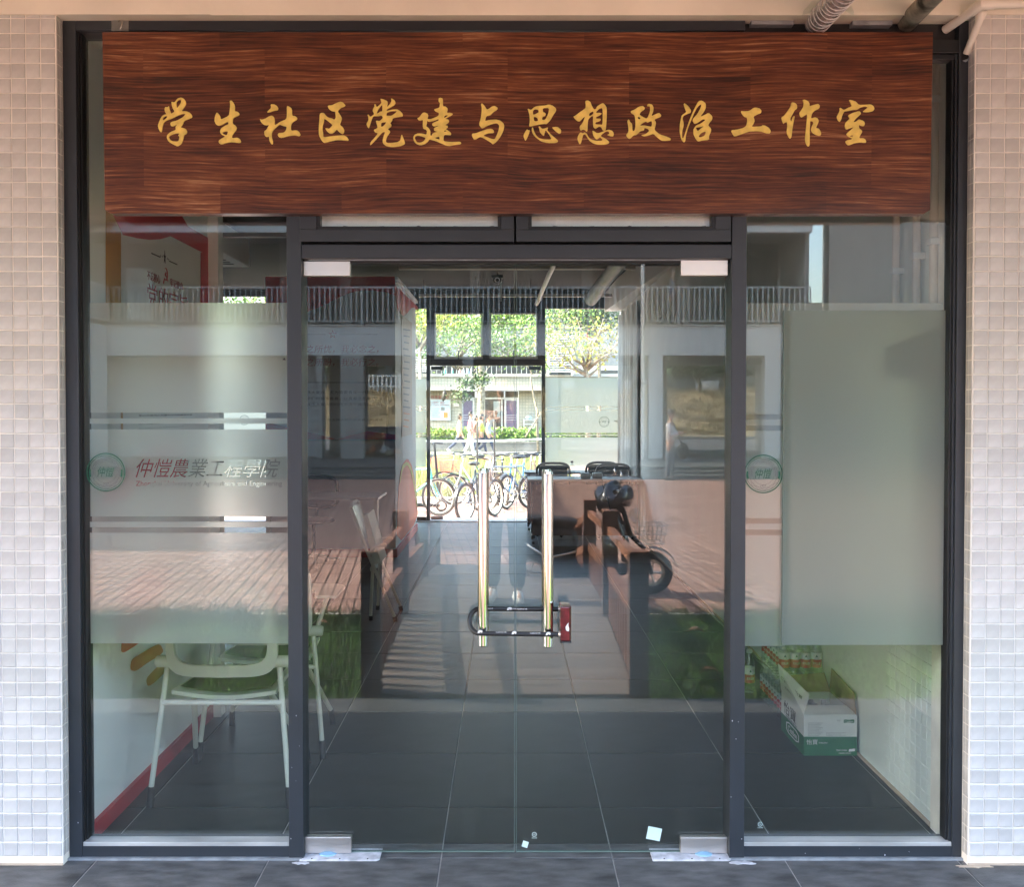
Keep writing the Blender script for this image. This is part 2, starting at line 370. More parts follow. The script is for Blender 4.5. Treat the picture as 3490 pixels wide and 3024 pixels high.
def plate(loops, y, extrude=0, bevel=0, plane='XZ', x=0):
    """flat or slightly raised letters from 2-D loops (even-odd filled), standing in the XZ plane at y or YZ plane at x"""
    cu = bpy.data.curves.new('p', 'CURVE'); cu.dimensions = '2D'; cu.fill_mode = 'BOTH'; cu.extrude = extrude; cu.bevel_depth = bevel; cu.bevel_resolution = 1
    if bevel: cu.offset = -bevel
    for L in loops:
        sp = cu.splines.new('POLY'); sp.points.add(len(L)-1); sp.use_cyclic_u = True
        for p, q in zip(sp.points, L): p.co = (q[0], q[1], 0, 1)
    ob = bpy.data.objects.new('p', cu); me = bpy.data.meshes.new_from_object(ob); bpy.data.objects.remove(ob); bpy.data.curves.remove(cu)
    n = len(me.vertices); co = np.empty(n*3); me.vertices.foreach_get('co', co); co = co.reshape(-1, 3); out = np.empty_like(co)
    if plane == 'XZ': out[:, 0] = co[:, 0]; out[:, 1] = y - co[:, 2]; out[:, 2] = co[:, 1]
    elif plane == 'XY': out[:, 0] = co[:, 0]; out[:, 1] = co[:, 1]; out[:, 2] = y + co[:, 2]
    else: out[:, 1] = co[:, 0]; out[:, 0] = x - co[:, 2]; out[:, 2] = co[:, 1]
    me.vertices.foreach_set('co', out.ravel()); me.update(); return me
def decal(name, m, parent, loops, y, **k):
    me = plate(loops, y, **k); o0 = ORG[parent.name] if parent else Vector()
    me.transform(Matrix.Translation(-o0)); return link(name, me, m, parent)
def chaikin(L):
    o = []
    for i in range(len(L)):
        a, b = L[i], L[(i+1) % len(L)]; o += [(a[0]*.8+b[0]*.2, a[1]*.8+b[1]*.2), (a[0]*.2+b[0]*.8, a[1]*.2+b[1]*.8)]
    return o
def ring(cx, cz, r0, r1, n=48):
    return [[(cx+r*cos(2*pi*k/n), cz+r*sin(2*pi*k/n)) for k in range(n)] for r in (r0, r1)]
def quads(name, m, parent, co, kind=None):
    """co: (n,k,3) array of polygons"""
    n, k = co.shape[:2]; me = bpy.data.meshes.new(name); o0 = ORG[parent.name] if parent else Vector()
    co = co - np.array(o0); me.vertices.add(n*k); me.vertices.foreach_set('co', co.reshape(-1).astype(np.float32))
    me.loops.add(n*k); me.loops.foreach_set('vertex_index', np.arange(n*k, dtype=np.int32)); me.polygons.add(n)
    me.polygons.foreach_set('loop_start', np.arange(0, n*k, k, dtype=np.int32)); me.update(calc_edges=True); me.validate()
    o = link(name, me, m, parent)
    if kind: o['kind'] = kind
    return o
# ================================================================ GROUND OF THE PORCH AND THE ROOM
def floor_tiles(name, label, m, xs, ys, z=0.0, gap=.0045):
    fl = tag(MB().box(xs[0]-.002, xs[-1]+.002, ys[0]-.002, ys[-1]+.002, z-.15, z-.003).build(name, M['fgrout'], fix=False), label, None, None, 'structure')
    cache = {}
    for i in range(len(xs)-1):
        for j in range(len(ys)-1):
            wx, wy = xs[i+1]-xs[i]-gap, ys[j+1]-ys[j]-gap; k = (round(wx, 3), round(wy, 3))
            if k not in cache:
                me = bpy.data.meshes.new('tile'); c = .0018; zz = (-.012, 0-.001, 0)
                vs = [(sx*wx/2, sy*wy/2, -.012) for sx, sy in ((-1,-1),(1,-1),(1,1),(-1,1))] + [(sx*wx/2, sy*wy/2, -.0015) for sx, sy in ((-1,-1),(1,-1),(1,1),(-1,1))] + [(sx*(wx/2-c), sy*(wy/2-c), 0) for sx, sy in ((-1,-1),(1,-1),(1,1),(-1,1))]
                me.from_pydata(vs, [], [(0,1,5,4),(1,2,6,5),(2,3,7,6),(3,0,4,7),(4,5,9,8),(5,6,10,9),(6,7,11,10),(7,4,8,11),(8,9,10,11)]); me.materials.append(m); cache[k] = me
            o = share('tile', cache[k], ((xs[i]+xs[i+1])/2, (ys[j]+ys[j+1])/2, z+random.uniform(-.0004, .0004)), fl)
    return fl
XJ = [-.233+.6*k for k in range(-6, 8)]
porch = floor_tiles('porch_floor', 'dark stone tiled porch floor outside the glass doors', M['ptile'], XJ, [-1.78, -1.19, -.59, .01])
thr = floor_tiles('threshold_floor', 'narrow cut tile strip under the glass doors', M['ptile'], [-1.64]+[x for x in XJ if -1.5 < x < 1.6]+[1.67], [.0105, .12])
LW, RW = -1.52, 1.60          # side walls of the front of the room
YI = [.1205]+[.435+.6*k for k in range(0, 17)]
room_floor = floor_tiles('room_floor', 'dark polished tile floor inside the studio', M['itile'], [-1.52]+[x for x in XJ if -1.5 < x < 1.59]+[1.60], YI)
room_floor_side = floor_tiles('side_floor', 'dark tile floor in the wider left part of the room', M['itile'], [-4.6, -4.433, -3.833, -3.233, -2.633, -2.033, -1.5205], [1.6355]+YI[4:], z=-.0005)

# ================================================================ MOSAIC WALLS BESIDE THE SHOPFRONT
TS = .0465
def tile_mesh(name, w_, h_, d, m, plane='XZ', b=.0022):
    me = bpy.data.meshes.new(name); q = ((-1,-1),(1,-1),(1,1),(-1,1))
    vs = [(a*w_/2, 0, c*h_/2) for a, c in q] + [(a*w_/2, -d+b*.7, c*h_/2) for a, c in q] + [(a*(w_/2-b), -d, c*(h_/2-b)) for a, c in q]
    if plane == 'YZ': vs = [(-p[1], p[0], p[2]) for p in vs]
    if plane == 'YZ-': vs = [(p[1], -p[0], p[2]) for p in vs]
    me.from_pydata(vs, [], [(0,1,5,4),(1,2,6,5),(2,3,7,6),(3,0,4,7),(4,5,9,8),(5,6,10,9),(6,7,11,10),(7,4,8,11),(8,9,10,11)]); me.materials.append(m); return me
YW = -.046                     # mosaic face
XL, XR = W(214, 2900, YW).x, W(3300, 2900, YW).x
def mosaic_wall(side, label):
    x0, x1 = (XL-.62, XL) if side < 0 else (XR, XR+.62)
    r = thing('mosaic_wall', label, 'tiled wall', ((x0+x1)/2, YW, 0))
    bx('wall_core', M['grout'], r, x0, x1, YW+.003, .25, 0, 3.02)
    big = tile_mesh('mosaic_tile', TS, TS, .003, M['mosaic']); thin = tile_mesh('mosaic_edge_tile', .021, TS, .002, M['mosaic'], 'YZ' if side < 0 else 'YZ-')
    cols = 5; n = 0
    for j in range(59):
        z = .033+.0503*j+.0232; jit = lambda: random.uniform(-.0007, .0007)
        for i in range(cols):
            x = (XL-.0045-TS/2-.0503*i) if side < 0 else (XR+.0045+TS/2+.0503*i)
            o = share('mosaic_tile', big, (x+jit(), YW+.003, z+jit()), r); o.rotation_euler = (random.uniform(-.006, .006), random.uniform(-.008, .008), random.uniform(-.006, .006)); n += 1
    # the narrow tiles that turn the corner, and the tiles past the frame of the photo, joined
    st = MB()
    for j in range(59):
        z = .033+.0503*j+.0232
        for i in range(cols, 12):
            x = (XL-.0045-TS/2-.0503*i) if side < 0 else (XR+.0045+TS/2+.0503*i); st.box(x-TS/2, x+TS/2, YW, YW+.004, z-TS/2, z+TS/2)
        xx = XL if side < 0 else XR
        st.box(xx-.001, xx+.0015, YW+.006, YW+.024, z-TS/2, z+TS/2); st.box(xx-.001, xx+.0015, YW+.028, YW+.042, z-TS/2, z+TS/2)
    tag(st.build('mosaic_tile_field', M['mosaic'], r, fix=False), kind='stuff')
    bx('base_joint', M['grout_dirty'], r, x0, x1, YW-.002, YW+.003, .001, .008)
    return r
mosaic_wall(-1, 'white mosaic tiled wall left of the shopfront')
mosaic_wall(1, 'white mosaic tiled wall right of the shopfront, below the white pipes')

# beam over the shopfront and porch ceiling
zb = W(1000, 57, -.03).z
beam = thing('ceiling_beam', 'cream painted beam above the shopfront frame', 'beam', (0, 0, zb))
bx('beam_face', M['plaster'], beam, -22, 22, -.052, .26, zb, 3.9)
bx('beam_lip', M['plaster'], beam, W(720, 50, -.05).x, XR, -.056, -.052, zb-.004, zb+.012)
tag(MB().box(-22, 22, -1.92, -.052, 3.45, 3.6).build('porch_ceiling', M['plaster'], fix=False), 'cream porch ceiling', None, None, 'structure')
ob = thing('edge_beam', 'cream painted beam along the open edge of the porch roof', 'beam', (0, -1.84, 2.72))
bx('beam_face', M['plaster'], ob, -22, 22, -1.94, -1.76, 2.62, 3.6); bx('drip_strip', M['grout_dirty'], ob, -22, 22, -1.93, -1.90, 2.612, 2.62)

# ================================================================ SHOPFRONT FRAME
fr = thing('shopfront_frame', 'charcoal aluminium shopfront frame with glazed side panels', 'shopfront', (0, .03, 0))
F = M['frame']; FD = .10
def X(u, v=1500, y=0): return W(u, v, y).x
def Z(v, y=0): return W(1730, v, y).z
zt = zb                       # frame top
# outer posts
xl0, xl1 = X(237, 2900), X(281, 2900); xr0, xr1 = X(3246, 2800), X(3285, 2800)
xr1 = min(XR-.001, xr1+.004); xl0 = max(XL+.001, xl0)
m1a, m1b = X(985, 2700), X(1034, 2700); m2a, m2b = X(2486, 2700), X(2536, 2700)
zbot = Z(2886); zs = Z(2923)
bx('post', F, fr, xl0, xl1, 0, FD, zs, zt, .0015); bx('post', F, fr, xr0, xr1, 0, FD, zs, zt, .0015)
zhr = Z(102)                  # head rail underside
bx('head_rail', F, fr, xl1, X(2540, 80), 0, FD, zhr, zt, .0015)
bx('mullion', F, fr, m1a, m1b, -.004, FD, .002, Z(700), .0015); bx('mullion', F, fr, m2a, m2b, -.004, FD, .002, Z(700), .0015)
# service strip at the upper right, recessed black panel with deep red-black rails
bx('service_panel', M['framed'], fr, X(2540, 80), xr0, .03, FD, Z(178), zt)
bx('service_rail', M['bead'], fr, X(2540, 100), xr0, 0, .03, Z(178), Z(134), .001)
bx('service_lip', M['silver'], fr, X(2560, 60), X(2705, 60), -.003, .028, zt-.014, zt-.001); bx('service_lip', M['silver'], fr, X(2905, 60), X(3040, 60), -.003, .028, zt-.016, zt-.001)
# bottom rails with pale sill strips and a silver lip on the floor
for a, b in ((xl1, m1a), (m2b, xr0)):
    bx('bottom_rail', F, fr, a, b, .001, FD, zs, zbot, .0015)
    bx('sill_strip', M['sill'], fr, a+.002, b-.002, .002, GL+.01, zbot-.001, zbot+.013, .001)
bx('floor_lip', M['silver'], fr, xl0-.004, m1b-.004, -.012, .09, .0005, zs); bx('floor_lip', M['silver'], fr, m2a+.004, xr1, -.012, .09, .0005, zs)
# glazing beads: dark stepped profile round each side panel
gl0, gl1 = X(305, 2700, GL), X(985, 2700, GL); gr0, gr1 = X(2536, 2700, GL), X(3214, 2700, GL)
gz0, gz1 = Z(2858, GL), Z(112, GL)
for a, b, px in ((xl1, gl0, 0), (gr1, xr0, 1)):
    mid = (a+b)/2
    if px == 0: bx('bead', M['framed'], fr, a, mid, .012, .06, zbot, zhr); bx('bead', M['bead'], fr, mid, b, .024, .06, zbot, zhr, .001)
    else: bx('bead', M['bead'], fr, a, mid, .020, .06, zbot, Z(178), .001); bx('bead', F, fr, mid, b, .010, .06, zbot, Z(178), .001)
bx('bead', M['bead'], fr, xl1, m1a, .015, .06, gz1, zhr-.001, .001); bx('bead', M['bead'], fr, m2b, xr0, .015, .06, Z(196), Z(178)-.001, .001)
def pane(x0, x1, z0, z1, m=None, name='glass_pane', parent=fr, y=GL):
    return bx(name, m or M['glass'], parent, x0, x1, y, y+.009, z0, z1)
pane(gl0-.012, gl1+.01, gz0-.01, gz1+.01); pane(gr0-.01, gr1+.012, gz0-.01, Z(190, GL)+.01)
# vent sashes over the doors and the transom
ztr0, ztr1 = Z(892), Z(833)
bx('transom', F, fr, m1b, m2a, 0, FD, Z(880), ztr1, .0015); bx('door_stop', M['framed'], fr, m1b, m2a, .03, FD, ztr0, Z(880))
bx('door_stop_bead', M['silver'], fr, m1b+.02, m2a-.02, .022, .03, Z(884), Z(880.5))
bx('shadow_gap', M['framed'], fr, m1b, m2a, .05, FD, ztr1, Z(640))  # black fill painted as the shadow around the sashes
for (a, b, g0, g1) in ((1024, 1752, 1092, 1696), (1759, 2489, 1812, 2424)):
    xa, xb, xg0, xg1 = X(a, 780), X(b, 780), X(g0, 760), X(g1, 760); zb0, zb1, zg0 = Z(825), Z(640), Z(772)
    sa = bx('vent_sash', F, fr, xa, xb, -.012, .03, zb0, zg0-.012, .002)
    bx('sash_stile', F, sa, xa, xg0-.012, -.012, .03, zg0-.012, zb1, .002); bx('sash_stile', F, sa, xg1+.012, xb, -.012, .03, zg0-.012, zb1, .002)
    bx('sash_bead', M['bead'], sa, xg0-.012, xg1+.012, -.006, .03, zg0-.012, zg0, .001); bx('sash_bead', M['bead'], sa, xg0-.012, xg0, -.006, .03, zg0, zb1, .001); bx('sash_bead', M['bead'], sa, xg1, xg1+.012, -.006, .03, zg0, zb1, .001)
    bx('sash_pane', M['glass'], sa, xg0, xg1, .005, .011, zg0, zb1)
    MB().grid(40, 3, lambda s, t: (xg0+(xg1-xg0)*s, .03+.004*sin(s*31)+.003*sin(s*77), zg0+.004+.004*sin(s*60)+t*(.15))).build('roller_blind', M['curtain'], sa, smooth=True)

# ================================================================ FROSTED FILM WITH CUT-OUT LETTERING (stuck on the inside of the panes)
yf = GL+.0105
def rect(u0, v0, u1, v1, y=yf):
    a, b = W(u0, v0, y), W(u1, v1, y); return [(a.x, a.z), (b.x, a.z), (b.x, b.z), (a.x, b.z)]
T_cn = text_loops('仲愷農業工程學院', shear=.35, bold=-.012); T_en = text_loops('Zhongkai University of Agriculture and Engineering')
T_zk = text_loops('仲愷', shear=.3)
def film(u0, u1, vt, vb, strips, lows, letters, label):
    f = thing('frosted_film', label, 'window film', (X(u0), yf, Z(vb)))
    edges = [vt]+[e for s in strips+lows for e in s]+[vb]
    for k in range(0, len(edges), 2):
        loops = [rect(u0, edges[k], u1, edges[k+1])]
        for (body, a, b, c, d) in letters:
            if edges[k] < c and d < edges[k+1]:
                p, q = W(a, c, yf), W(b, d, yf); loops += fit(body, p.x, q.x, q.z, p.z)
        decal('film_band', M['film'], f, loops, yf)
    return f
film(306, 984, 1032, 2194, [(1407, 1426), (1444.5, 1464)], [(1761, 1779), (1798, 1817)],
     [(T_cn, 462, 956, 1564, 1628), (T_en, 463, 961, 1640, 1662)], 'frosted film with cut-out university lettering on the left window')
fr_ = film(2537, 2676, 1033, 2203, [(1412, 1430), (1450, 1468)], [(1767, 1786), (1806, 1825)], [], 'frosted film on the right window beside the matt board')
decal('film_band', M['film'], fr_, [rect(2676.5, 1033, 3214, 1062)], yf)
T_ring = text_loops('ZHONGKAI UNIVERSITY OF AGRICULTURE AND ENGINEERING'); T_1927 = text_loops('1927')
def seal(u, v, r_px, y, label, m=None, facing=-1, cat='window sticker'):
    m = m or M['green']; c = W(u, v, y); r = r_px*(c.y-CAM.y)/FPX; s = thing('round_seal', label, cat, c)
    e = facing*.0006
    decal('outer_ring', m, s, ring(c.x, c.z, r, r*.945), c.y+e)
    decal('thin_ring', m, s, ring(c.x, c.z, r*.885, r*.865), c.y+e); decal('thin_ring', M['grey'], s, ring(c.x, c.z, r*.73, r*.715), c.y+e); decal('thin_ring', M['grey'], s, ring(c.x, c.z, r*.56, r*.55), c.y+e)
    decal('calligraphy', M['green'], s, fit(T_zk, c.x-r*.44, c.x+r*.44, c.z-r*.24, c.z+r*.28), c.y+e)
    decal('year', M['grey'], s, fit(T_1927, c.x-r*.14, c.x+r*.14, c.z-r*.68, c.z-r*.56), c.y+e)
    L = []; xs = [p[0] for l in T_ring for p in l]; a, b = min(xs), max(xs)
    for l in T_ring: L.append([(c.x+(r*.60+p[1]*r*.11)*sin((p[0]-a)/(b-a)*pi*1.15-pi*.575), c.z+(r*.60+p[1]*r*.11)*cos((p[0]-a)/(b-a)*pi*1.15-pi*.575)) for p in l])
    decal('ring_text', M['grey'], s, L, c.y+e)
    for sg in (-1, 1):
        poly = [(c.x+sg*rr*cos(t), c.z+rr*sin(t)) for rr, ts in ((r*.86, [-.30+.06*k for k in range(9)]), (r*.78, [.18-.06*k for k in range(9)])) for t in ts]
        decal('side_mark', m, s, [poly], c.y+e*1.5)
    wv = [(c.x+(r*.80+r*.035*sin(t*14))*sin(t), c.z-(r*.80+r*.035*sin(t*14))*cos(t)) for t in np.linspace(-1, 1, 50)] + [(c.x+(r*.785+r*.035*sin(t*14))*sin(t), c.z-(r*.785+r*.035*sin(t*14))*cos(t)) for t in np.linspace(1, -1, 50)]
    decal('wave_line', M['grey'], s, [wv], c.y+e*1.2)
    return s
seal(361, 1610, 66, GL-.0004, 'round green university seal on the left window', facing=-1)
seal(2601.5, 1616, 66, GL-.0004, 'round green university seal on the right window', facing=-1)
# flaws in the film and small stickers on the glass
for (u, v, du, dv, ang, m, lab) in ((2229, 2843, 48, 44, .2, 'sticker', 'larger pale square sticker low on the right glass door'), (1790, 2879, 20, 21, .3, 'sticker', 'small pale square sticker at the bottom corner of the right glass door')):
    c = W(u, v, GL-.001); k = (c.y-CAM.y)/FPX; t = thing('square_sticker', lab, 'sticker', c)
    MB().obox((c.x, c.y-.0006, c.z), (du*k, .001, dv*k), (0, ang, 0)).build('sticker_sheet', M[m], t)
T_ccc = text_loops('GS'); T_s = text_loops('安全玻璃')
for (u, v, lab) in ((1821, 2846, 'tiny etched safety mark low on the right glass door'), (2591, 2811, 'tiny etched safety mark low on the right side window')):
    c = W(u, v, GL-.0005); k = (c.y-CAM.y)/FPX; t = thing('safety_mark', lab, 'glass mark', c)
    decal('mark_ring', M['sticker'], t, ring(c.x, c.z, 8*k, 6.5*k, 20), c.y); decal('mark_letters', M['sticker'], t, fit(T_ccc, c.x-4*k, c.x+4*k, c.z-3*k, c.z+3*k), c.y)
    decal('mark_text', M['sticker'], t, fit(T_s, c.x-9*k, c.x+9*k, c.z-14*k, c.z-10*k), c.y)
t = thing('torn_film_scrap', 'small black torn spot near the right edge of the right window film', 'torn film', W(3160, 1588, yf-.002))
decal('torn_edge', M['black'], t, [[(p.x, p.z) for p in (W(a, b, yf-.001) for a, b in ((3152, 1588), (3166, 1576), (3170, 1578), (3166, 1586), (3163, 1592), (3158, 1587)))]], yf-.001)
t = thing('torn_film_scrap', 'small dark torn spot at the right edge of the left window film', 'torn film', W(971, 1224, yf-.002))
decal('torn_edge', M['black'], t, [[(p.x, p.z) for p in (W(a, b, yf-.001) for a, b in ((962, 1226), (971, 1219), (973, 1228), (968, 1227)))]], yf-.001)

# ================================================================ GLASS DOORS
def door(side):
    lab = 'frameless glass door leaf with long steel pull handle, '+('left' if side < 0 else 'right')+' of the pair'
    u0, u1 = (1036, 1753) if side < 0 else (1759, 2481); x0, x1 = X(u0, 2600, GL), X(u1, 2600, GL)
    d = thing('glass_door', lab, 'door', ((x0+x1)/2, GL, 0))
    zt_, zb_ = Z(896, GL), Z(2904, GL)
    bx('door_glass', M['glass'], d, x0, x1, GL, GL+.012, zb_, zt_)
    # bright polished edges
    for xe in (x0, x1): bx('glass_edge', M['gedge'], d, xe-.0006, xe+.0006, GL-.0004, GL+.0124, zb_, zt_)
    bx('glass_edge', M['gedge'], d, x0, x1, GL-.0004, GL+.0124, zb_-.0025, zb_)
    tops = (1034, 890, 1193, 940) if side < 0 else (2321, 886, 2481, 939)
    bots = (1040, 2856, 1197, 2910) if side < 0 else (2320, 2857, 2479, 2910)
    for nm, r_, mt in (('top_patch_fitting', tops, M['brushed']), ('bottom_patch_fitting', bots, M['brushed'])):
        pf = pbox(nm, mt, d, *r_, GL-.014, GL-.0005, .0015)
        a, b = W(r_[0], r_[1], GL), W(r_[2], r_[3], GL); bx('inner_plate', mt, pf, a.x, b.x, GL+.0125, GL+.026, b.z, a.z, .0015)
    a = W(tops[0]+5, 884, GL); b = W(tops[2]-45, 889, GL); bx('pivot_arm', M['brushed'], d, a.x, b.x, GL-.01, GL+.01, b.z, a.z)
    hu = (1646, 1603, 2203) if side < 0 else (1868, 1607, 2206); yh = GL-.055
    tp, bt = W(hu[0], hu[1], yh), W(hu[0], hu[2], yh); r = .0175
    pr = [(0, bt.z), (r*.82, bt.z), (r, bt.z+.003), (r, tp.z-.012), (r*1.06, tp.z-.0115), (r*1.06, tp.z-.009), (r, tp.z-.0085), (r*.9, tp.z-.001), (0, tp.z)]
    h = MB().lathe((tp.x, yh, 0), pr, 32).build('pull_handle', M['chrome'], d, smooth='auto')
    for zz in (tp.z-.09, bt.z+.09): MB().lathe((tp.x, 0, zz), [(.009, yh), (.009, GL), (.013, GL), (.013, GL-.003)], 14, 'Y').build('standoff', M['chrome'], h, smooth='auto')
    # matching bar on the inside
    MB().lathe((tp.x, GL+.07, 0), pr, 20).build('inner_pull_handle', M['chrome'], d, smooth='auto')
    return d
door(-1); door(1)
for side, r_, lab in ((-1, (1024, 2908, 1295, 2943), 'painted metal floor plate under the left door hinge'), (1, (2222, 2908, 2491, 2943), 'painted metal floor plate under the right door hinge')):
    a = W(r_[0], r_[1], .03); p = thing('floor_plate', lab, 'hinge plate', (a.x, 0, 0))
    x0, x1 = X(r_[0], 2925), X(r_[2], 2925)
    MB().prism([(x0, -.018), (x1-.01, -.018), (x1, -.008), (x1, .07), (x0, .07)], 'Z', .001, .0065).build('plate_sheet', M['plate'], p, bevel=.001)
    xm = x0+.09 if side < 0 else x1-.09
    MB().lathe((xm, .035, 0), [(0, .0065), (.032, .0065), (.03, .010), (.012, .016), (0, .016)], 20).build('pivot_cap', M['blueplastic'], p, smooth='auto')
    for q in (.15, .5, .85): MB().lathe((x0+(x1-x0)*q, -.010, 0), [(0, .0065), (.003, .0065), (.002, .0082), (0, .0084)], 8).build('screw', M['bead'], p)

# ================================================================ U-LOCK through both handles
yk0, yk1 = GL-.024, GL-.090          # upper bar passes behind the handles, lower bar in front
lk = thing('u_lock', 'black steel U-lock with a dark red lock body through both door handles', 'lock', W(1770, 2120, GL-.06))
pu_, pl_ = [], []
U = []
xr_ = 1912
for u in np.linspace(xr_, 1640, 8): U.append(W(u, 2076+(u-1640)*.005, yk0))
cu_, cv_ = 1634, 2118.0
for t in np.linspace(0, pi, 17)[1:-1]:
    yy = yk0+(yk1-yk0)*(t/pi); U.append(W(cu_-34*sin(t), cv_-42*cos(t), yy))
for u in np.linspace(1640, xr_, 8): U.append(W(u, 2160+(u-1640)*.012, yk1))
MB().tube(U, .0082, 14).build('shackle', M['rubber'], lk, smooth='auto')
c0, c1 = W(1926, 2062, GL-.062), W(1926, 2183, GL-.062); wx = .0185
body = MB().prism([(c0.x-wx, GL-.100), (c0.x+wx*.7, GL-.104), (c0.x+wx*1.05, GL-.085), (c0.x+wx*1.05, GL-.03), (c0.x+wx*.6, GL-.016), (c0.x-wx, GL-.018)], 'Z', c1.z+.006, c0.z).build('lock_body', M['lockred'], lk, bevel=.003)
bx('end_cap', M['rubber'], lk, c0.x-wx*1.02, c0.x+wx*1.06, GL-.104, GL-.016, c1.z, c1.z+.0058, .002)
for (u, v) in ((1908, 2076), (1909, 2162)):
    yy = yk0 if v < 2100 else yk1; p = W(u, v, yy); MB().lathe((0, yy, p.z), [(.0088, p.x-.006), (.0096, p.x-.005), (.0096, p.x+.004)], 14, 'X').build('collar', M['brushed'], lk)
T_lk = text_loops('防盗锁安全可靠'); T_bc = text_loops('SAFE')
for u, v, wd, y_, mr in ((1743, 2076, 30, yk0, 0), (1779, 2077, 36, yk0, 0), (1669, 2075, 22, yk0, 0), (1708, 2156, 36, yk1, 1), (1824, 2159, 36, yk1, 1)):
    p = W(u, v, y_-.0084); k = (p.y-CAM.y)/FPX; decal('printed_mark', M['whiteink'], lk, fit(T_lk, p.x-wd/2*k, p.x+wd/2*k, p.z-2.6*k, p.z+2.6*k), p.y)
for u, v, y_ in ((1742-6, 2076, yk0), (1752, 2158, yk1), (1868, 2161, yk1), (1636, 2154, yk1)):
    p = W(u, v, y_-.0084); k = (p.y-CAM.y)/FPX
    decal('printed_emblem', M['whiteink'], lk, [chaikin([(p.x+a*k, p.z+b*k) for a, b in ((-9, -5), (-6, 3), (0, 6), (7, 5), (9, -1), (5, -5), (2, -1), (-2, -5))])], p.y)
p = W(1934, 2142, GL-.1045); k = (p.y-CAM.y)/FPX
decal('printed_emblem', M['whiteink'], lk, [chaikin([(p.x+a*k, p.z+b*k) for a, b in ((-5, -8), (-7, 4), (-2, 12), (4, 20), (3, 8), (7, -2), (4, -12))])], p.y-.0006)

# ================================================================ SIGNBOARD
sb_y0, sb_y1 = -.062, -.012
tl, br_ = W(348, 108, sb_y0), W(3171, 727, sb_y0); slx = W(352, 700, sb_y0).x; srx = W(3166, 700, sb_y0).x
sg = thing('signboard', 'long red-brown wooden signboard with gold calligraphy over the doors', 'signboard', (0, sb_y0, br_.z))
c = .012
bd = MB(); x0, x1, z0, z1 = tl.x, br_.x, br_.z, tl.z
bd.prism([(x0, z1), (x1+.004, z1), (x1, z0+c), (x1-.02, z0), (x0+.024, z0), (x0+.004, z0+c)], 'Y', sb_y0, sb_y1)
bd.build('board', M['wood'], sg, bevel=.0015)
G = {}
G[(500, 310)] = [
 ('学', [(432,180),(480,195),(505,175),(540,125),(600,108),(645,125),(685,175),(690,230),(660,280),(605,350),(690,350),(750,370),(795,420),(798,462),(740,488),(660,520),(630,590),(595,635),(640,645),(690,665),(712,710),(700,750),(655,772),(640,850),(610,930),(540,972),(470,940),(385,890),(352,830),(355,770),(420,715),(510,680),(503,625),(540,575),(460,620),(420,610),(412,560),(440,535),(530,515),(640,455),(685,395),(620,400),(540,430),(430,485),(345,515),(300,550),(275,620),(262,715),(240,722),(205,660),(193,600),(215,540),(255,450),(300,412),(345,405),(318,360),(310,310),(325,275),(365,282),(388,255),(400,310),(420,370),(425,395),(490,358),(455,300),(437,240)],
  [(525,240),(520,190),(560,150),(605,150),(600,200),(570,250),(530,300)], [(280,515),(285,470),(320,440),(360,435),(355,460),(320,495)], [(385,800),(430,770),(520,740),(575,740),(550,780),(575,800),(560,875),(530,885),(450,880),(405,850)]),
 ('生', [(1460,170),(1490,158),(1530,205),(1555,265),(1548,350),(1600,358),(1638,400),(1615,430),(1520,470),(1510,570),(1560,600),(1587,640),(1575,685),(1530,740),(1500,790),(1503,825),(1600,815),(1645,845),(1662,890),(1640,912),(1500,895),(1400,910),(1310,940),(1270,910),(1265,870),(1310,835),(1385,795),(1310,760),(1285,710),(1310,650),(1380,605),(1440,580),(1430,530),(1330,590),(1260,608),(1215,580),(1190,520),(1200,440),(1232,365),(1275,410),(1297,450),(1303,500),(1445,430),(1455,370),(1465,290),(1468,220)],
  [(1330,728),(1370,710),(1430,705),(1415,765),(1395,772),(1350,755)])]
G[(860, 310)] = [
 ('社', [(318,228),(385,228),(430,255),(457,295),(445,335),(370,345),(295,372),(255,370),(275,345),(330,290)],),
 ('社', [(128,482),(160,500),(220,485),(290,440),(345,425),(385,460),(395,510),(388,595),(430,580),(480,540),(600,490),(608,400),(605,265),(630,258),(698,305),(700,430),(750,435),(790,465),(788,500),(710,545),(680,600),(680,695),(775,683),(820,710),(850,765),(825,793),(750,775),(640,785),(515,822),(460,805),(445,765),(460,735),(550,730),(590,690),(605,622),(540,610),(478,583),(430,625),(360,695),(340,740),(340,810),(362,880),(360,930),(335,935),(300,880),(288,790),(250,808),(215,780),(205,705),(250,675),(295,585),(250,603),(200,590),(150,545)],),
 ('区', [(1185,400),(1215,378),(1260,380),(1290,420),(1335,462),(1400,475),(1445,500),(1470,460),(1460,390),(1462,358),(1400,348),(1350,315),(1325,265),(1345,248),(1400,245),(1460,215),(1545,180),(1590,190),(1643,245),(1620,268),(1560,290),(1500,350),(1545,410),(1580,475),(1560,540),(1540,585),(1600,640),(1622,690),(1605,750),(1570,750),(1520,710),(1485,670),(1450,715),(1400,748),(1350,740),(1305,695),(1283,650),(1310,650),(1355,660),(1415,595),(1370,555),(1305,505),(1265,480),(1262,540),(1240,600),(1235,680),(1248,740),(1250,812),(1400,790),(1560,775),(1620,775),(1665,805),(1700,855),(1680,872),(1600,862),(1480,858),(1370,885),(1270,912),(1230,885),(1170,780),(1168,640),(1180,500)],)]
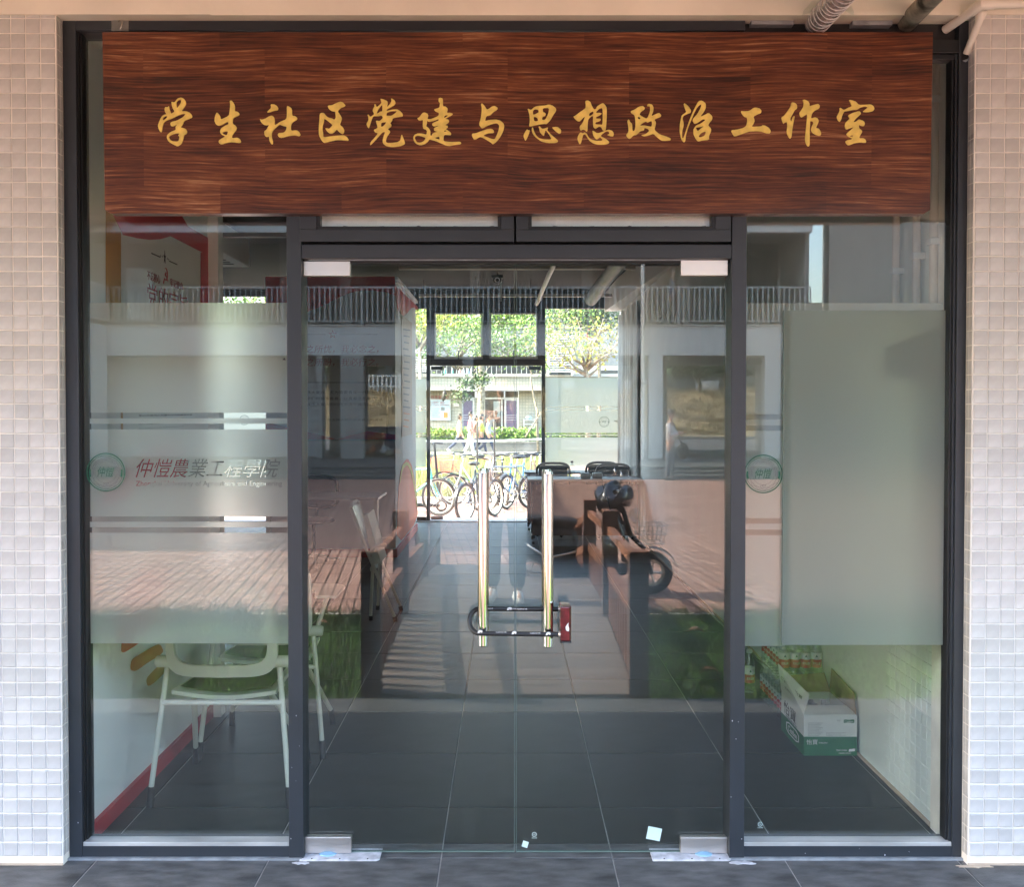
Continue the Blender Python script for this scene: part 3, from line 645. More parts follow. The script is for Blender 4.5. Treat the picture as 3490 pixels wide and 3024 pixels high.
G[(1220, 310)] = [
 ('党', [(395,128),(450,140),(515,170),(525,210),(510,280),(560,225),(590,170),(578,130),(600,126),(650,165),(662,205),(640,245),(570,285),(505,320),(502,345),(600,320),(690,315),(740,345),(790,400),(788,440),(740,448),(640,465),(610,480),(600,520),(565,560),(592,590),(580,630),(520,665),(570,705),(550,745),(510,800),(488,880),(510,910),(600,910),(700,895),(745,865),(760,780),(775,762),(795,810),(828,900),(820,935),(740,970),(600,985),(500,970),(440,920),(430,870),(450,790),(480,715),(430,720),(380,780),(300,870),(225,948),(210,940),(225,890),(290,820),(355,735),(300,725),(275,680),(320,660),(345,640),(330,580),(312,520),(340,515),(380,525),(440,470),(425,440),(415,425),(340,440),(270,435),(240,500),(210,600),(190,655),(160,620),(148,570),(185,510),(180,450),(165,415),(182,408),(215,450),(250,430),(285,400),(255,340),(275,290),(290,270),(285,230),(310,225),(330,280),(360,255),(415,205),(400,160)],
  [(325,395),(350,330),(400,260),(425,240),(430,300),(425,355),(390,355),(360,380)], [(500,430),(505,375),(590,350),(690,345),(650,390),(590,430),(540,430)], [(405,620),(410,555),(440,545),(500,540),(470,590),(430,625)]),
 ('建', [(1420,120),(1460,112),(1497,130),(1497,265),(1540,265),(1585,305),(1565,380),(1630,375),(1678,398),(1640,430),(1535,485),(1590,495),(1608,520),(1595,555),(1530,595),(1580,605),(1585,635),(1545,665),(1590,690),(1645,740),(1635,772),(1600,770),(1515,765),(1505,860),(1520,880),(1600,890),(1700,890),(1800,888),(1822,910),(1800,935),(1700,945),(1620,965),(1560,960),(1450,910),(1350,870),(1255,845),(1240,880),(1180,930),(1100,952),(1030,930),(985,880),(970,810),(1000,760),(1060,740),(1140,745),(1205,765),(1215,700),(1190,670),(1150,660),(1140,610),(1145,500),(1090,518),(1060,505),(1045,470),(1080,460),(1130,385),(1175,370),(1230,395),(1240,430),(1222,490),(1300,485),(1415,435),(1430,380),(1360,350),(1338,318),(1380,305),(1435,285),(1445,200),(1418,180)],
  [(1212,510),(1250,537),(1330,520),(1425,483),(1430,520),(1320,565),(1310,595),(1340,618),(1425,600),(1420,620),(1345,650),(1345,690),(1380,705),(1420,715),(1320,745),(1305,790),(1270,785),(1272,700),(1240,650),(1195,620),(1212,560)],
  [(1350,820),(1430,795),(1440,850),(1400,840)], [(1000,830),(1010,790),(1060,780),(1130,795),(1195,822),(1160,880),(1100,905),(1040,900)], [(1525,430),(1560,418),(1590,425),(1540,460),(1515,470)], [(1520,690),(1550,688),(1565,705),(1520,712)])]
G[(1580, 310)] = [
 ('与', [(305,230),(322,208),(370,255),(410,320),(440,310),(500,265),(550,255),(603,290),(595,320),(520,370),(470,425),(400,435),(375,525),(450,505),(560,495),(640,510),(700,560),(720,610),(700,700),(650,800),(580,890),(515,935),(490,910),(430,870),(300,800),(250,825),(215,850),(180,850),(145,780),(150,745),(220,738),(330,695),(420,665),(490,658),(525,680),(540,720),(520,735),(430,740),(340,780),(420,810),(500,840),(550,845),(590,760),(615,690),(630,600),(590,560),(520,570),(420,605),(330,655),(300,630),(270,580),(300,490),(318,350),(318,280)],),
 ('思', [(1125,300),(1190,330),(1240,280),(1310,255),(1420,250),(1510,230),(1570,250),(1632,300),(1630,350),(1585,410),(1530,510),(1460,578),(1430,570),(1300,590),(1165,622),(1153,600),(1165,550),(1165,450),(1150,370)],
  [(1222,340),(1260,312),(1320,325),(1322,370),(1270,400),(1225,415)], [(1235,450),(1270,450),(1305,475),(1312,520),(1275,530),(1242,520)], [(1395,295),(1510,290),(1490,400),(1440,500),(1385,505),(1385,455),(1440,430),(1452,400),(1430,375),(1400,365)]),
 ('思', [(1205,635),(1225,640),(1240,700),(1280,780),(1340,830),(1440,850),(1530,850),(1548,830),(1500,750),(1448,680),(1430,730),(1420,780),(1400,780),(1345,720),(1335,660),(1320,620),(1345,618),(1390,665),(1490,632),(1485,660),(1470,680),(1560,780),(1660,860),(1665,890),(1620,910),(1480,910),(1370,885),(1260,800),(1215,740),(1200,680)],),
 ('思', [(1115,668),(1140,685),(1172,685),(1150,760),(1100,865),(1085,868),(1052,790),(1070,740)],),
 ('思', [(1555,635),(1600,628),(1660,628),(1720,680),(1718,730),(1690,748),(1640,720)],)]
G[(1920, 310)] = [
 ('想', [(385,170),(430,158),(480,185),(500,250),(540,320),(580,310),(590,265),(690,205),(725,225),(768,290),(765,480),(752,680),(720,700),(690,680),(670,630),(630,620),(600,640),(565,662),(530,630),(522,560),(525,420),(465,465),(440,500),(430,580),(425,720),(375,680),(345,675),(300,695),(285,620),(330,570),(365,500),(380,440),(320,500),(290,530),(250,525),(200,480),(178,445),(210,430),(300,360),(390,300),(395,240)],
  [(455,420),(460,385),(520,350),(535,370),(520,405),(465,438)], [(575,365),(640,300),(690,290),(695,420),(690,590),(640,585),(565,580),(568,545),(640,525),(665,500),(655,480),(580,480),(575,455),(660,415),(680,385),(640,378),(585,380)]),
 ('想', [(285,735),(310,725),(345,740),(375,722),(415,745),(440,800),(490,850),(580,872),(680,870),(690,845),(650,805),(600,845),(580,845),(530,790),(510,700),(525,692),(605,745),(720,700),(800,672),(870,700),(893,750),(880,795),(840,795),(770,770),(815,745),(800,705),(755,705),(690,750),(655,790),(740,830),(812,890),(800,920),(740,940),(620,942),(540,925),(460,870),(415,800),(385,755),(350,765),(335,830),(310,920),(285,935),(250,850),(250,810)],),
 ('政', [(1185,350),(1250,325),(1330,270),(1400,255),(1440,290),(1430,320),(1370,360),(1340,410),(1400,450),(1465,480),(1490,455),(1530,350),(1530,262),(1480,262),(1480,230),(1510,218),(1570,235),(1593,290),(1585,360),(1550,440),(1640,395),(1690,378),(1728,420),(1720,450),(1600,495),(1635,545),(1625,610),(1605,680),(1700,760),(1800,790),(1897,830),(1890,865),(1800,872),(1730,870),(1640,800),(1590,745),(1500,780),(1420,795),(1368,770),(1450,755),(1515,700),(1500,665),(1430,640),(1425,690),(1360,700),(1290,770),(1240,775),(1180,835),(1145,830),(1103,775),(1150,710),(1145,620),(1127,520),(1155,490),(1180,545),(1215,570),(1218,700),(1255,695),(1275,600),(1262,420),(1200,385)],
  [(1310,455),(1330,445),(1360,465),(1355,488),(1320,488)], [(1345,605),(1400,560),(1460,530),(1480,552),(1555,518),(1565,560),(1555,625),(1480,610),(1430,600)])]
G[(2280, 310)] = [
 ('治', [(262,215),(285,212),(345,265),(390,330),(388,375),(330,398),(260,430),(240,480),(262,560),(260,620),(235,700),(232,820),(255,822),(275,770),(330,600),(380,460),(430,340),(520,170),(585,160),(652,215),(652,290),(620,360),(550,450),(630,415),(700,375),(768,440),(765,500),(720,550),(690,600),(745,655),(745,710),(705,790),(710,855),(600,865),(510,885),(470,830),(432,750),(432,670),(460,625),(480,600),(560,570),(650,500),(600,490),(500,560),(450,575),(418,520),(425,480),(500,400),(560,290),(575,230),(540,240),(490,300),(440,400),(400,500),(340,640),(300,780),(290,885),(260,900),(215,840),(187,700),(192,580),(215,470),(225,420),(310,365),(285,310),(268,260)],
  [(470,640),(540,630),(620,610),(560,655),(508,705)], [(525,790),(570,735),(640,708),(655,720),(625,785),(560,810),(535,810)]),
 ('工', [(1265,345),(1340,352),(1420,345),(1490,290),(1540,285),(1600,300),(1633,340),(1625,385),(1560,405),(1490,445),(1515,520),(1490,580),(1455,625),(1630,618),(1650,595),(1700,605),(1760,640),(1798,695),(1785,742),(1720,742),(1640,710),(1540,700),(1420,708),(1300,750),(1160,798),(1130,765),(1090,685),(1200,675),(1310,645),(1360,610),(1382,540),(1380,465),(1330,450),(1290,405)],)]
G[(2620, 310)] = [
 ('作', [(400,193),(460,200),(500,235),(505,300),(460,335),(430,390),(380,480),(398,540),(420,470),(440,438),(462,440),(440,540),(420,650),(405,800),(388,832),(365,830),(315,730),(330,620),(325,540),(290,550),(262,573),(240,530),(222,460),(270,430),(340,340),(390,260)],),
 ('作', [(598,150),(640,145),(700,175),(722,215),(722,265),(800,235),(880,220),(905,260),(890,305),(820,335),(765,390),(745,480),(820,455),(870,480),(885,530),(860,590),(835,645),(880,655),(915,700),(930,755),(905,787),(840,770),(775,735),(745,680),(760,620),(790,560),(780,530),(735,520),(730,600),(725,700),(725,850),(722,960),(695,975),(665,940),(640,860),(650,740),(665,600),(685,395),(620,440),(580,460),(555,440),(540,380),(570,340),(615,270),(618,200)],),
 ('室', [(1415,155),(1450,150),(1540,180),(1590,238),(1700,235),(1800,228),(1850,260),(1868,310),(1840,350),(1740,370),(1655,362),(1700,320),(1755,280),(1700,262),(1620,285),(1560,325),(1500,325),(1400,345),(1335,355),(1300,420),(1280,500),(1255,542),(1220,510),(1200,450),(1225,400),(1255,340),(1252,290),(1275,295),(1325,330),(1400,290),(1470,262),(1440,200)],),
 ('室', [(1395,425),(1480,380),(1600,345),(1630,380),(1620,410),(1540,480),(1490,545),(1540,535),(1590,490),(1680,525),(1700,570),(1680,615),(1640,610),(1590,590),(1595,650),(1650,695),(1645,730),(1600,800),(1605,830),(1670,825),(1710,850),(1722,890),(1710,907),(1620,900),(1520,912),(1410,955),(1370,925),(1352,880),(1400,855),(1460,850),(1475,825),(1400,800),(1367,755),(1400,720),(1505,630),(1440,650),(1365,678),(1342,620),(1350,560),(1400,510),(1430,480)], [(1430,790),(1460,775),(1490,772),(1480,800),(1450,798)])]
chars = {}
for (ox, oy), L in G.items():
    for ch, *loops in L:
        pts = [[(lambda p: (p.x, p.z))(W(ox+a/5.17, oy+b/5.17, sb_y0-.004)) for a, b in chaikin(l)] for l in loops]
        chars.setdefault(ch, []).append(pts)
for ch, pieces in chars.items():
    par = None
    for pts in pieces:
        me = plate(pts, sb_y0-.0012, extrude=.0016, bevel=.0012); me.transform(Matrix.Translation(-ORG[sg.name]))
        if par is None: par = link('character', me, M['gold'], sg)
        else: link('stroke', me, M['gold'], par)
# small hanging brackets under the board
for u in (998, 2534):
    a = W(u-26, 727, -.03); b = W(u+24, 731, -.03); bx('bracket', M['brushed'], sg, a.x, b.x, -.05, -.006, b.z-.002, b.z+.003)

# clear adhesive hook on the head rail
h = thing('adhesive_hook', 'clear adhesive hook on the frame above the signboard', 'hook', W(409, 80, 0))
a, b = W(380, 58, -.001), W(438, 104, -.001); bx('hook_pad', MATS.get('film'), h, a.x, b.x, -.0018, -.0004, b.z, a.z)
MB().tube([W(404, 74, -.004), W(409, 68, -.008), W(416, 74, -.010), W(414, 86, -.012), W(409, 96, -.014), W(409, 101, -.012)], .0022, 8).build('hook_wire', M['brushed'], h, smooth=True)

# ================================================================ PIPES at the upper right corner
def pipe(name, label, pts, r, m, parts=()):
    t = thing(name, label, 'pipe', pts[0]); MB().tube(pts, r, 20).build('pipe_run', M[m], t, smooth='auto'); return t
yA = -.05
p0, p1 = W(2766, 98, .10), W(2905, -60, -.42)
dd = pipe('wrapped_duct', 'grey duct in shiny clear wrap passing over the signboard', [p0, (p0+p1)/2, p1], .040, 'duct')
dirv = (p1-p0)
for k in range(14):
    q = p0+dirv*(.05+.068*k); u_ = dirv.normalized().orthogonal().normalized(); v_ = dirv.normalized().cross(u_); tl_ = .012*sin(k*2.1)
    MB().tube([q+(u_*cos(t)+v_*sin(t))*.0405+dirv.normalized()*tl_*cos(t+k) for t in np.linspace(0, 2*pi, 25)], .0016, 5, cap=False).build('wrap_ridge', M['foil'], dd, smooth=True)
MB().prism([(2735, 45), (2790, 0), (2830, -40), (2900, -40), (2905, 20), (2912, 48), (2860, 42)], 'Y', 0, 1)
wp = MB(); P = [W(u, v, -.058) for u, v in ((2733, 52), (2738, 36), (2768, 0), (2800, -30), (2880, -30), (2894, 0), (2912, 40), (2908, 52), (2870, 30), (2790, 30))]
wp.add([(p.x, p.y-.003*sin(i*2), p.z) for i, p in enumerate(P)] , [tuple(range(len(P)))]); wp.build('loose_wrap', M['pet'], dd)
p0, p1 = W(3070, 98, .10), W(3232, -70, -.40)
pipe('mortar_smeared_pipe', 'old grey mortar smeared pipe beside the end of the signboard', [p0, (p0*.6+p1*.4), p1], .032, 'stonepipe')
t = thing('white_drain_pipe', 'branching white plastic drain pipe at the upper right corner', 'pipe', W(3350, 20, -.1))
e1, j1, far = W(3222, 100, .025), W(3345, 14, -.13), W(3600, 8, -.14)
MB().tube([e1, e1.lerp(j1, .5), j1.lerp(e1, .12), j1], .0150, 20).build('pipe_run', M['pvc'], t, smooth='auto')
MB().tube([j1, j1.lerp(far, .5), far], .0150, 20).build('pipe_run', M['pvc'], t, smooth='auto')
MB().tube([j1.lerp(e1, .26), j1.lerp(e1, .1), j1, j1.lerp(far, .10), j1.lerp(far, .17)], [.0180, .0186, .0192, .0186, .0180], 20).build('elbow', M['pvc'], t, smooth='auto')
t = thing('cut_pipe_end', 'short white plastic pipe ending open against the right frame post', 'pipe', W(3296, 180, -.02))
a, b = W(3294, 182, -.004), W(3352, 34, -.10)
MB().tube([a, b], [.0118, .0118], 20, cap=False).build('pipe_run', M['pvc'], t, smooth='auto'); MB().tube([b.lerp(a, .18), b.lerp(a, .02)], .0142, 20).build('collar', M['pvc'], t, smooth='auto')
hl = W(3290, 197, -.001); MB().lathe((hl.x, 0, hl.z), [(0, -.003), (.0125, -.003), (.013, -.0005)], 20, 'Y').build('pipe_hole', M['black'], t)
MB().add([(hl.x-.012, -.004, hl.z-.010), (hl.x-.002, -.006, hl.z-.016), (hl.x+.010, -.008, hl.z-.010), (hl.x+.013, -.005, hl.z+.006), (hl.x+.006, -.004, hl.z-.004)], [(0, 1, 2, 4), (2, 3, 4)]).build('silver_tape', M['silver'], t)

# smears of plaster and dust where the frame meets the floor
def smear(name, label, cx_, cy_, z, w_, h_, m, seed):
    rn = random.Random(seed); t = thing(name, label, 'plaster smear', (cx_, cy_, z)); pts = [(cx_+w_*(1+rn.uniform(-.4, .3))*cos(a), cy_+h_*(1+rn.uniform(-.5, .4))*sin(a)) for a in np.linspace(0, 2*pi, 17)[:-1]]
    MB().prism(pts, 'Z', z, z+.0022).build('smear_patch', M[m], t); return t
smear('plaster_smear', 'pale plaster smear on the tiles at the foot of the right door post', X(2530), -.03, .0006, .045, .012, 'plate', 3)
smear('plaster_smear', 'pale plaster smear on the tiles at the foot of the left door post', X(1030), -.03, .0006, .03, .010, 'plate', 4)
smear('plaster_smear', 'dusty smear on the tiles in the corner under the right mosaic wall', X(3300), -.055, .0006, .06, .012, 'grout_dirty', 5)
rn = random.Random(9)
for k in range(16): 
    u, v = rn.choice([(rn.uniform(2490, 2530), rn.uniform(2300, 2890)), (rn.uniform(2545, 3230), rn.uniform(2890, 2920)), (rn.uniform(985, 1030), rn.uniform(2400, 2890)), (rn.uniform(245, 275), rn.uniform(2500, 2900))]); p = W(u, v, -.0046 if 980 < u < 2540 else -.0006); s_ = rn.uniform(.0008, .0022)
    MB().sphere((p.x, p.y, p.z), (s_, .0004, s_*rn.uniform(.6, 1.8)), 8, 4).build('paint_speck', M['plate'], fr)
# ================================================================ ROOM SHELL
def WX(u, v, x):
    d = ray(u, v); return CAM + d*((x-CAM.x)/d.x)
BY = 10.30                    # far glazed front
CZ = 3.28
wl = thing('left_wall', 'white display wall just inside the left window with red and orange decorations', 'wall', (LW, .8, 0))
bx('wall_core', M['iwall'], wl, LW-.09, LW, .115, 1.55, 0, CZ)
bx('end_column', M['white'], wl, LW-.09, LW+.055, 1.5505, 1.63, 0, CZ)
bx('baseboard', M['deepred'], wl, LW, LW+.018, .13, 1.5495, .001, .062)
def wdecal(name, m, parent, pts, e=.002, x=LW):
    L = [[(p.y, p.z) for p in (WX(u, v, x+e) for u, v in poly)] for poly in pts]
    me = plate(L, 0, plane='YZ', x=x+e, extrude=.0006); me.transform(Matrix.Translation(-ORG[parent.name])); return link(name, me, M[m], parent)
wdecal('amber_stripe', 'amber', wl, [[(361, 690), (412, 720), (412, 1200), (361, 1190)]])
wdecal('thin_stripe', 'amber', wl, [[(412, 1215), (419, 1215), (419, 1530), (412, 1530)]])
wdecal('red_wave', 'red', wl, [[(364, 690), (420, 800), (470, 812), (510, 817), (545, 815), (582, 805), (690, 860), (684, 860), (684, 1250), (712, 1250), (712, 812), (640, 770), (600, 700)]], .003)
def wtext(body, quad, m, e=.0025, parent=wl, x=LW):
    L = text_loops(body); xs = [p[0] for l in L for p in l]; ys = [p[1] for l in L for p in l]; a, b, c, d = min(xs), max(xs), min(ys), max(ys)
    (p0, p1) = WX(*quad[0], x+e), WX(*quad[1], x+e)      # lower-left, upper-right
    LL = [[(p0.y+(q[0]-a)/(b-a)*(p1.y-p0.y), p0.z+(q[1]-c)/(d-c)*(p1.z-p0.z)) for q in l] for l in L]
    me = plate(LL, 0, plane='YZ', x=x+e, extrude=.0005); me.transform(Matrix.Translation(-ORG[parent.name])); return link('wall_lettering', me, M[m], parent)
wtext('———· · ★ · ·———', ((516, 878), (604, 872)), 'ink')
wtext('不忘初心', ((502, 952), (546, 938)), 'redink'); wtext('☭', ((556, 968), (573, 916)), 'red'); wtext('牢记使命', ((580, 975), (624, 964)), 'redink')
wtext('党的宗旨', ((502, 1042), (640, 1010)), 'redink')
for k in range(5): wtext('全心全意为人民服务是党的根本宗旨', ((472, 1420+14*k), (655-30*(k % 2), 1411+14*k)), 'ink')
def blob(pts, m, nm): wdecal(nm, m, wl, [chaikin(chaikin(pts))], .003)
blob([(640, 1500), (560, 1530), (470, 1570), (400, 1630), (365, 1690), (372, 1725), (430, 1705), (500, 1650), (560, 1640), (640, 1650)], 'red', 'red_ribbon')
blob([(600, 1890), (520, 1920), (450, 1990), (425, 2080), (414, 2195), (414, 2232), (480, 2190), (540, 2120), (610, 2060)], 'red', 'red_ribbon')
blob([(545, 2195), (520, 2205), (470, 2235), (448, 2250), (444, 2285), (462, 2290), (500, 2262), (560, 2225)], 'orange', 'orange_ribbon')
blob([(560, 2250), (520, 2290), (498, 2315), (503, 2343), (530, 2325), (565, 2290)], 'amber', 'amber_ribbon')
r2 = thing('side_room_wall', 'white wall of the wider left part of the room', 'wall', (-3.1, 1.6, 0))
bx('wall_core', M['iwall'], r2, -4.7, LW-.0905, 1.5505, 1.63, 0, CZ); bx('wall_core', M['iwall'], r2, -4.78, -4.6005, 1.631, BY, 0, CZ)

wr = thing('right_wall', 'pale tiled wall along the right side of the room', 'tiled wall', (RW, 5, 0))
bx('wall_core', M['white'], wr, RW+.003, RW+.12, .115, BY+.1, 0, CZ)
it = tile_mesh('wall_tile', TS, TS, .003, mat('pale_green_white_tile', (.77, .82, .78), .6, var=.02, scale=5, rnd=.015, spec=.3), 'YZ-')
for j in range(25):
    for i in range(12): share('wall_tile', it, (RW+.003, .145+.05*i, .03+.05*j), wr)
n_i, n_j = 90, 62; co = []
for i in range(n_i):
    for j in range(n_j):
        if i < 12 and j < 25: continue
        y, z = .145+.05*i, .03+.05*j; h = TS/2; co.append([(RW, y-h, z-h), (RW, y-h, z+h), (RW, y+h, z+h), (RW, y+h, z-h)])
quads('wall_tile_field', it.materials[0], wr, np.array(co), 'stuff')
bx('floor_joint', M['grout_dirty'], wr, RW-.012, RW+.002, .13, 10.2, .0005, .010)

tag(MB().box(-4.7, RW+.1, .26, BY+.12, CZ, CZ+.1).build('room_ceiling', M['dceil'], fix=False), 'black painted ceiling of the room', None, None, 'structure')
def simple(name, label, cat, part, m, builder, loc, **k):
    t = thing(name, label, cat, loc); b = MB(); builder(b); b.build(part, M[m], t, **k); return t
t = thing('ceiling_soffit', 'white soffit box running along the right wall near the far windows', 'soffit', (1.5, 9, 2.98))
MB().prism([(1.37, BY-.01), (RW, BY-.01), (RW, 4.9), (1.63, 4.9)], 'Z', 2.97, CZ-.001).build('soffit_box', M['white'], t)
t = thing('ceiling_duct', 'fat grey duct under the dark ceiling', 'duct', (1.1, 7.5, 3.05))
MB().tube([(1.14, 4.6, 3.08), (1.12, 7, 3.05), (1.10, 9.35, 3.03)], .085, 18).build('duct_run', mat('dark_galvanised', (.16, .15, .14), .5, metal=.4, var=.2, scale=8), t, smooth='auto')
t = thing('ceiling_pipe', 'thin pale pipe under the dark ceiling', 'pipe', (.45, 7.5, 3.05))
MB().tube([(.52, 4.6, 3.06), (.45, 7.2, 3.04), (.40, 9.9, 3.03)], .026, 12).build('pipe_run', M['pvc'], t, smooth='auto'); MB().tube([(.42, 9.2, 3.034), (.417, 9.32, 3.034)], .034, 12).build('coupling', M['pvc'], t)
for k, (y, z) in enumerate(((3.6, 3.10), (5.1, 3.09), (6.9, 3.07), (9.2, 3.05))):
    t = thing('cable_tray', 'pale cable tray across the dark ceiling, '+('nearest the shopfront', 'second from the shopfront', 'third from the shopfront', 'nearest the far windows')[k], 'cable tray', (0, y, z))
    bx('tray', mat('tray_paint', (.42, .38, .32), .5, var=.06), t, -2.6 if y < 6.8 else -1.16, 1.36, y, y+.07, z, z+.035)
    for q in (-1.1, .3): bx('hanger', M['bead'], t, q, q+.01, y+.03, y+.04, z+.035, CZ)
t = thing('ceiling_cassette', 'pale ceiling air unit in the left part of the room', 'air unit', (-2.8, 5.9, 3.0))
bx('housing', M['white'], t, -3.5, -2.58, 5.3, 6.3, 3.0, CZ-.002, .01)
for k in range(6): bx('grille_slat', M['grey'], t, -3.4, -2.68, 5.42+.13*k, 5.45+.13*k, 2.994, 3.0)
t = thing('security_camera', 'small dome camera hanging from the ceiling over the doors', 'camera', W(1695, 955, 8.6))
c = ORG[t.name]; MB().tube([(c.x, c.y, CZ), (c.x, c.y, c.z+.06)], .01, 8).build('stem', M['bead'], t); bx('mount', M['bead'], t, c.x-.07, c.x+.07, c.y-.05, c.y+.05, c.z+.02, c.z+.06, .005)
MB().sphere(c, (.055, .055, .05), 16, 10).build('dome', M['black'], t, smooth=True); decal('lens_ring', M['whiteink'], t, ring(c.x, c.z-.005, .034, .022, 20), c.y-.056)
pr = W(1707, 1000, 8.6); MB().tube([(pr.x, 8.6, c.z+.02), (pr.x, 8.6, pr.z-.1)], .008, 8).build('antenna', M['whiteink'], t)

# ================================================================ DISPLAY BOX WITH RED WAVE (left, deeper in the room)
PY = 6.88
dp = thing('display_wall', 'grey display wall with a red wave header and red calligraphy slogans', 'display wall', (-1.87, PY, 0))
px0, px1 = W(905, 1200, PY).x, W(1347, 1200, PY).x
pan = mat('grey_display_board', (.60, .61, .61), .6, var=.03)
bx('wall_core', pan, dp, px0, px1, PY, 9.16, 0, 2.985)
def pdecal(nm, m, pts, e=.004, ext=.003): 
    me = plate([[(p.x, p.z) for p in (W(u, v, PY-e) for u, v in pts)]], PY-e, extrude=ext); me.transform(Matrix.Translation(-ORG[dp.name])); return link(nm, me, M[m], dp)
pdecal('red_wave', 'red', [(905, 943), (1347, 943), (1347, 1007), (1312, 995), (1273, 990), (1234, 991), (1195, 997), (1156, 1013), (1117, 1034), (1078, 1052), (1038, 1066), (985, 1068), (905, 1045)])
pdecal('lower_wave', 'deepred', [(905, 1500), (1347, 1500), (1347, 1482), (1250, 1470), (1190, 1485), (1150, 1500-2), (1110, 1488), (1040, 1470), (905, 1440)])
bx('shelf_strip', M['grey'], dp, px0, px1, PY-.012, PY, W(1200, 1503, PY).z, W(1200, 1498, PY).z)
def ptext(body, u0, v0, u1, v1, m, e=.006, shear=0):
    p, q = W(u0, v1, PY-e), W(u1, v0, PY-e); return decal('wall_lettering', M[m], dp, fit(text_loops(body, shear, .012 if m == 'redink' else 0), p.x, q.x, p.z, q.z), PY-e)
ptext('民之所忧，我必念之，', 1012, 1176, 1290, 1204, 'redink', shear=.15); ptext('民之所盼，我必行之。', 1012, 1221, 1290, 1249, 'redink', shear=.15)
ptext('实现中华民族伟大复兴，尤为需要青年一代接续奋斗', 950, 1332, 1312, 1343, 'ink'); ptext('青年，希望同学们时刻准备着，以青春之名奋斗不止', 950, 1353, 1312, 1364, 'ink'); ptext('在实现中华民族伟大复兴的时代洪流中踔厉奋发勇毅', 950, 1373, 1312, 1384, 'ink')
ptext('在全国人民代表大会上的讲话', 1116, 1427, 1304, 1435, 'ink')
p = W(1134, 1140, PY-.006); k = 10.2/FPX
st = [(p.x+r*k*sin(a), p.z+r*k*cos(a)) for i in range(5) for r, a in ((16, 2*pi*i/5), (6.5, 2*pi*i/5+pi/5))]; st2 = [(p.x+(q[0]-p.x)*.6, p.z+(q[1]-p.z)*.6) for q in st]
decal('star', M['redink'], dp, [st, st2], PY-.006)
for a, b in ((960, 1110), (1157, 1287)): pdecal('rule', 'grey', [(a, 1139), (b, 1139), (b, 1141), (a, 1141)])
for r_ in ((920, 1303, 1320, 1305), (1318, 1305, 1320, 1498)): pdecal('box_rule', 'ink', [(r_[0], r_[1]), (r_[2], r_[1]), (r_[2], r_[3]), (r_[0], r_[3])])
PXS = px1
def sdecal(nm, m, pts, e=.004):
    me = plate([[(p.y, p.z) for p in (WX(u, v, PXS+e) for u, v in pts)]], 0, plane='YZ', x=PXS+e, extrude=.0015); me.transform(Matrix.Translation(-ORG[dp.name])); return link(nm, me, M[m] if isinstance(m, str) else m, dp)
sdecal('side_wave', 'red', [(1347, 972), (1424, 1046), (1424, 1062), (1412, 1048), (1402, 1050), (1385, 1070), (1372, 1078), (1358, 1060), (1351, 1030), (1347, 1000)])
bx('top_edge', M['white'], dp, px1-.002, px1+.03, PY-.01, 9.16, 2.955, 2.985); 
sdecal('side_poster', mat('poster_paper', (.55, .47, .40), .6, var=.06), [(1368, 1072), (1404, 1100), (1404, 1480), (1369, 1490)], .006)
for k in range(16):
    v = 1120+22*k; sdecal('poster_line', 'orange' if k > 12 else 'grey', [(1374+(k % 3)*2, v), (1398-(k % 4)*2, v+4), (1398-(k % 4)*2, v+8), (1374+(k % 3)*2, v+5)], .008)
sdecal('orange_arc', mat('orange_red_print', (.75, .10, .04), .5, var=.05), chaikin([(1353, 1860), (1356, 1680), (1368, 1590), (1388, 1560), (1405, 1590), (1420, 1680), (1424, 1775)]))
sdecal('yellow_arc', mat('yellow_print', (.70, .55, .12), .5, var=.05), chaikin([(1361, 1660), (1372, 1600), (1388, 1583), (1401, 1610), (1413, 1670), (1422, 1740), (1421, 1690), (1404, 1596), (1388, 1572), (1369, 1588)]), .008)
bx('baseboard', M['deepred'], dp, px1, px1+.02, PY-.02, 9.16, .001, .09); bx('baseboard', M['deepred'], dp, px0, px1, PY-.02, PY, .001, .09)

# ================================================================ SMALL WALL THINGS ON THE RIGHT
for k, (u, top) in enumerate(((3050, 0), (3120, 0), (3178, 0))):
    p = WX(u, 1100, RW-.03); t = thing('wall_pipe', ('leftmost', 'middle', 'rightmost')[k]+' of the three white plastic pipes on the wall seen over the right window film', 'pipe', (RW-.03, p.y, 1.9), group='pipes on the right wall')
    MB().tube([(RW-.028, p.y, 1.9), (RW-.028, p.y, 2.6), (RW-.028, p.y, CZ)], .0155, 14).build('pipe_run', M['pvc'], t, smooth='auto')
    for z in (2.12+.03*k, 2.7): bx('pipe_clip', M['white'], t, RW-.048, RW, p.y-.02, p.y+.02, z, z+.025, .003)
def boxthing(name, label, cat, u0, v0, u1, v1, m, d=.08, extra=None):
    a, b = WX(u0, v1, RW-d), WX(u1, v0, RW-d); t = thing(name, label, cat, (RW, (a.y+b.y)/2, min(a.z, b.z)))
    bx('casing', M[m], t, RW-d, RW-.001, a.y, b.y, a.z, b.z, .006); bx('front_cover', M[m], t, RW-d-.012, RW-d, a.y-.015, b.y+.015, a.z+.012, b.z-.012, .004); return t
boxthing('control_box', 'dark square control box on the right wall behind the frosted film', 'control box', 3118, 1168, 3032, 1282, 'black')
boxthing('meter_box', 'white box on the wall beside the dark control box', 'electrical box', 3208, 1122, 3140, 1310, 'white', .05)
boxthing('wall_switch', 'small dark wall switch low behind the right film', 'switch', 3165, 1512, 3140, 1572, 'black', .03)

